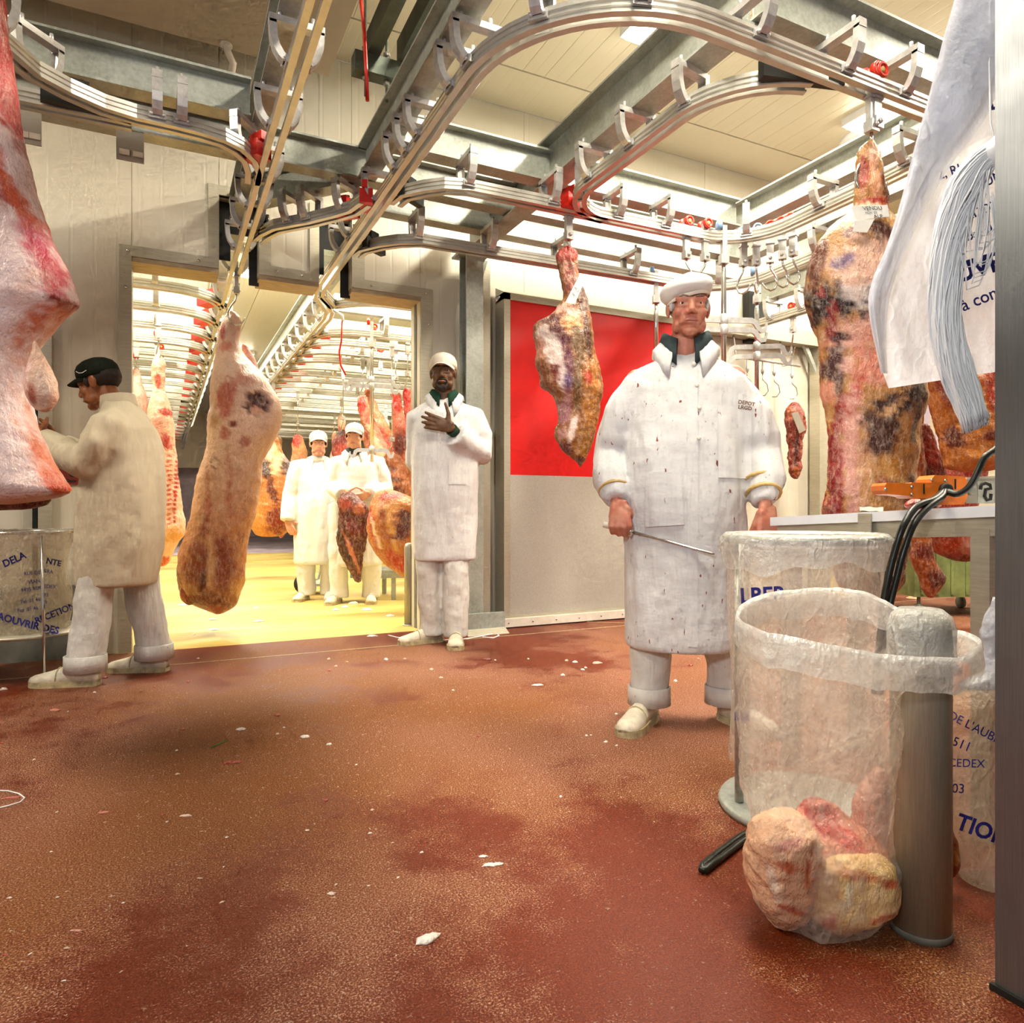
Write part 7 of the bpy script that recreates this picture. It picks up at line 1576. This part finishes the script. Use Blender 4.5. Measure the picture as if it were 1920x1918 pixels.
MB().lathe(W(1868, 286, 1.60), [(0.02, -0.03), (0.032, -0.01), (0.03, 0.02), (0.012, 0.05)], 14, (0.6, -0.3, 0.7)).build('knot', 'string_white', hk)
hg = thing('bag_peg', 'steel peg holding up the bags and string', 'peg', (1.30, 0.98, 2.0))
MB().tube([W(1885, -30, 1.72), W(1885, -60, 1.72), (1.36, 0.74, W(1885, -60, 1.72).z)], 0.008, 8).build('peg', 'chrome', hg)

# ------------------------------------------------------------------ sack stand at the left
LC = W(40, 1100, 3.65); LC.z = 0
ls = thing('sack_stand', 'round steel sack stand at the left edge below the pale hindquarter', 'stand', LC)
cr = lambda r, z, n=40: [LC + V3(math.cos(2 * math.pi * k / n) * r, math.sin(2 * math.pi * k / n) * r, z) for k in range(n)]
MB().tube(cr(0.242, 0.745), 0.008, 8, closed=True).build('ring', 'chrome', ls)
MB().lathe(LC, [(0.01, 0.225), (0.29, 0.225), (0.30, 0.235), (0.295, 0.243), (0.01, 0.236)], 40).build('shelf', 'stainless_trim', ls)
fp = G(84, 1284)
MB().tube([fp, W(78, 1004, (fp - CAM).dot(FW) + 0.01)], 0.0075, 8).build('post', 'chrome', ls)
for a in (0.35, 2.3, 3.6):
    p = LC + V3(math.cos(a), math.sin(a), 0) * 0.25; MB().tube([p, p + UP * 0.235], 0.009, 8).build('leg', 'chrome', ls)
for a in (0.2, 2.2):
    p = LC + V3(math.cos(a), math.sin(a), 0) * 0.242; MB().tube([p + UP * 0.235, p + UP * 0.745], 0.006, 8).build('post', 'chrome', ls)
lb = thing('sack_bag', 'printed clear sack standing in the left stand', 'bag', LC + UP * 0.24)
lr = []
for i in range(26):
    z = 0.742 - (0.742 - 0.247) * i / 25; t = i / 25; r = 0.235 - 0.05 * math.sin(math.pi * min(1, t * 1.6)) * 0.5 - 0.02 * t
    lr.append([LC + V3(math.cos(2 * math.pi * k / 56), math.sin(2 * math.pi * k / 56), 0) * (r + 0.005 * math.sin(k * 0.8 + i * 0.4)) + UP * z for k in range(56)])
lbf = MB().rings(lr, cap=False).build('film', 'film_tan', lb)
MB().rings([[LC + V3(math.cos(2 * math.pi * k / 56), math.sin(2 * math.pi * k / 56), 0) * r + UP * (z + (0.012 * math.sin(k * 0.6) if z < 0.7 else 0)) for k in range(56)] for (r, z) in ((0.236, 0.74), (0.245, 0.757), (0.253, 0.742), (0.254, 0.70), (0.252, 0.665))], cap=False).build('folded_rim', 'film_clear', lb)
px_print(lbf, [('DELA', 19, 8, 1064, 0.03, 24, 0), ('NTE', 15, 86, 1056, 0.03, -12, 0), ('RUE DE', 9.5, 45, 1079, 0.008, 6, 0), ('BRA', 9.5, 82, 1073, 0.008, -8, 0), ('VIAN', 10, 53, 1095, 0.008, 8, 0), ('9495 RUN', 9.5, 40, 1110, 0.008, 8, 0), ('EDEX', 9.5, 82, 1102, 0.008, -4, 0),
                 ('Tel :01 46', 9.5, 38, 1132, 0.008, 8, 0), ('93', 9, 82, 1118, 0.008, 0, 0), ('Fax :01 46', 9.5, 33, 1148, 0.008, 8, 0), ('5', 9, 84, 1131, 0.008, 0, 0), ('AOUVRIR DES', 19, -6, 1160, 0.03, -14, -2), ('RECETION', 17, 68, 1170, 0.03, 22, 0)], 'print_blue', lb, 0.004, dflt=3.42)

# ------------------------------------------------------------------ scraps on the floor
def scrap(label, px, py, w, h, ang, c, seed, hgt=0.35, group=None, name='meat_scrap', cat='scrap'):
    p = G(px, py); d = (p - CAM).dot(FW); k = d / FPX; a = w * k / 2; b = h * k / 2 * d / EYE * 0.55
    rn = random.Random(seed); n = 12; rs = []
    prof = [(1.0, 0.0), (0.95, 0.3), (0.6, 0.8), (0.15, 1.0)]
    wob = [1 + rn.uniform(-0.35, 0.35) for _ in range(n)]
    H_ = min(a, b) * hgt * 1.6
    for (f, z) in prof:
        rs.append([p + RT * (math.cos(2 * math.pi * j / n) * a * wob[j] * f * math.cos(ang) - math.sin(2 * math.pi * j / n) * b * wob[j] * f * math.sin(ang)) + FW * (math.cos(2 * math.pi * j / n) * a * wob[j] * f * math.sin(ang) + math.sin(2 * math.pi * j / n) * b * wob[j] * f * math.cos(ang)) + UP * (0.0005 + z * H_ * (0.7 + 0.6 * rn.random() if z else 0)) for j in range(n)])
    o = MB().rings(rs).build(name, 'meat_fatty'); colour_all(o, c); tag(o, label, cat, group); return o
FAT, RED = '#efe6dc', '#a8281e'
S = [('largest crumpled lump of white fat on the near floor', 803, 1762, 64, 40, 0.7, FAT), ('scattered white fat crumbs right of centre on the floor', 925, 1622, 46, 14, 0.1, FAT), ('small white fat crumb above the scattered crumbs', 905, 1606, 20, 9, 0, FAT), ('round pale fat blob left of the white lump', 622, 1676, 22, 11, 0, '#dccabc'),
     ('oval white fat scrap in mid floor', 452, 1368, 24, 8, 0, FAT), ('white fat flake right of the oval scrap', 572, 1382, 20, 9, 0.2, FAT), ('tiny white flake beside the pale streak', 617, 1396, 12, 7, 0, FAT), ('flat pale fat scrap near the left', 348, 1530, 28, 9, 0, '#e2c4b4'), ('bright red meat shred in mid floor', 438, 1430, 36, 9, 0.1, RED),
     ('pink meat shred below the left man', 106, 1332, 26, 7, 0, '#c86a58'), ('pink curl of meat at the lower left', 143, 1745, 26, 11, 0, '#cf8a78'), ('small pale curl below the pink one', 125, 1778, 14, 8, 0, '#dcc0a8'), ('red shred at the far lower left', 10, 1790, 16, 7, 0, RED), ('pink shred left of the flat pale scrap', 193, 1524, 24, 8, 0.2, '#cc7060'),
     ('white crumb by the left edge near the sack stand', 8, 1293, 18, 8, 0, '#e4d2c8'), ('red crumb in the wet patch', 300, 1686, 10, 6, 0, RED), ('pale crumb at the left of the wet patch', 375, 1647, 14, 6, 0, '#d8b89c'), ('white flake near the red door', 1078, 1242, 12, 5, 0, FAT), ('pink fat shred near the main man', 1120, 1244, 22, 6, 0.2, '#dfa894'), ('dark red stain scrap before the tall man', 914, 1237, 18, 5, 0, '#7c2014'),
     ('pair of red shreds in mid floor', 520, 1341, 14, 6, 0.2, RED), ('white sliver near the main man feet', 1010, 1285, 26, 5, 0.1, FAT), ('dark crumb by the wet patch right side', 1139, 1705, 10, 10, 0, '#8a5a48'), ('red scrap caught in the string at the left edge', 25, 1496, 40, 7, 0.2, '#c0584a'), ('pale scrap under the cutting table', 1712, 1123, 18, 8, 0.3, '#e8b890')]
for i, (lb_, px, py, w, h, a, c) in enumerate(S): scrap(lb_, px, py, w * 0.85, h * 0.8, a, c, 300 + i)
rn = random.Random(77)
for i in range(80):
    py = 1235 + 640 * rn.random() ** 2.2; px = rn.uniform(-20, 1330)
    if py > 1500 and px > 900: px *= 0.6
    s = rn.uniform(1.8, 4.2) * (1 if py < 1500 else 1.2)
    scrap('tiny crumb of fat or meat on the red floor', px, py, s * 1.8, s, rn.uniform(0, 1), rn.choice([FAT, FAT, '#d8b8a0', '#a8382a']), 500 + i, 0.5, 'tiny crumbs on the red floor', 'crumb', 'crumb')
rn = random.Random(78)
for i in range(14):
    px, py = rn.uniform(330, 740), rn.uniform(1125, 1200)
    scrap('pale fleck on the ochre cold room floor', px, py, rn.uniform(5, 22), 3, 0, FAT, 700 + i, 0.4, 'flecks on the ochre floor', 'crumb', 'crumb')
s1 = thing('string_scrap', 'loop of pale string lying at the left edge of the floor', 'string', G(20, 1500))
MB().tube([p + UP * 0.002 for p in (G(-10, 1483), G(15, 1484), G(35, 1489), G(46, 1497), G(38, 1505), G(15, 1512), G(-10, 1518))], 0.0022, 6).build('string', 'string_white', s1)
s2 = thing('string_scrap', 'short green string on the floor', 'string', G(410, 1396))
MB().tube([p + UP * 0.002 for p in (G(395, 1402), G(412, 1395), G(427, 1388))], 0.0018, 6).build('string', 'string_green', s2)
s3 = thing('string_scrap', 'white string on the floor at the tall man\'s feet', 'string', G(800, 1195))
MB().tube([p + UP * 0.003 for p in (G(728, 1192), G(745, 1196), G(775, 1198), G(810, 1202), G(870, 1199), G(905, 1193), G(930, 1188), G(936, 1192), G(925, 1197), G(905, 1195))], 0.004, 6).build('string', 'string_white', s3)
MATS['tube_glow'].cycles.emission_sampling = 'NONE'
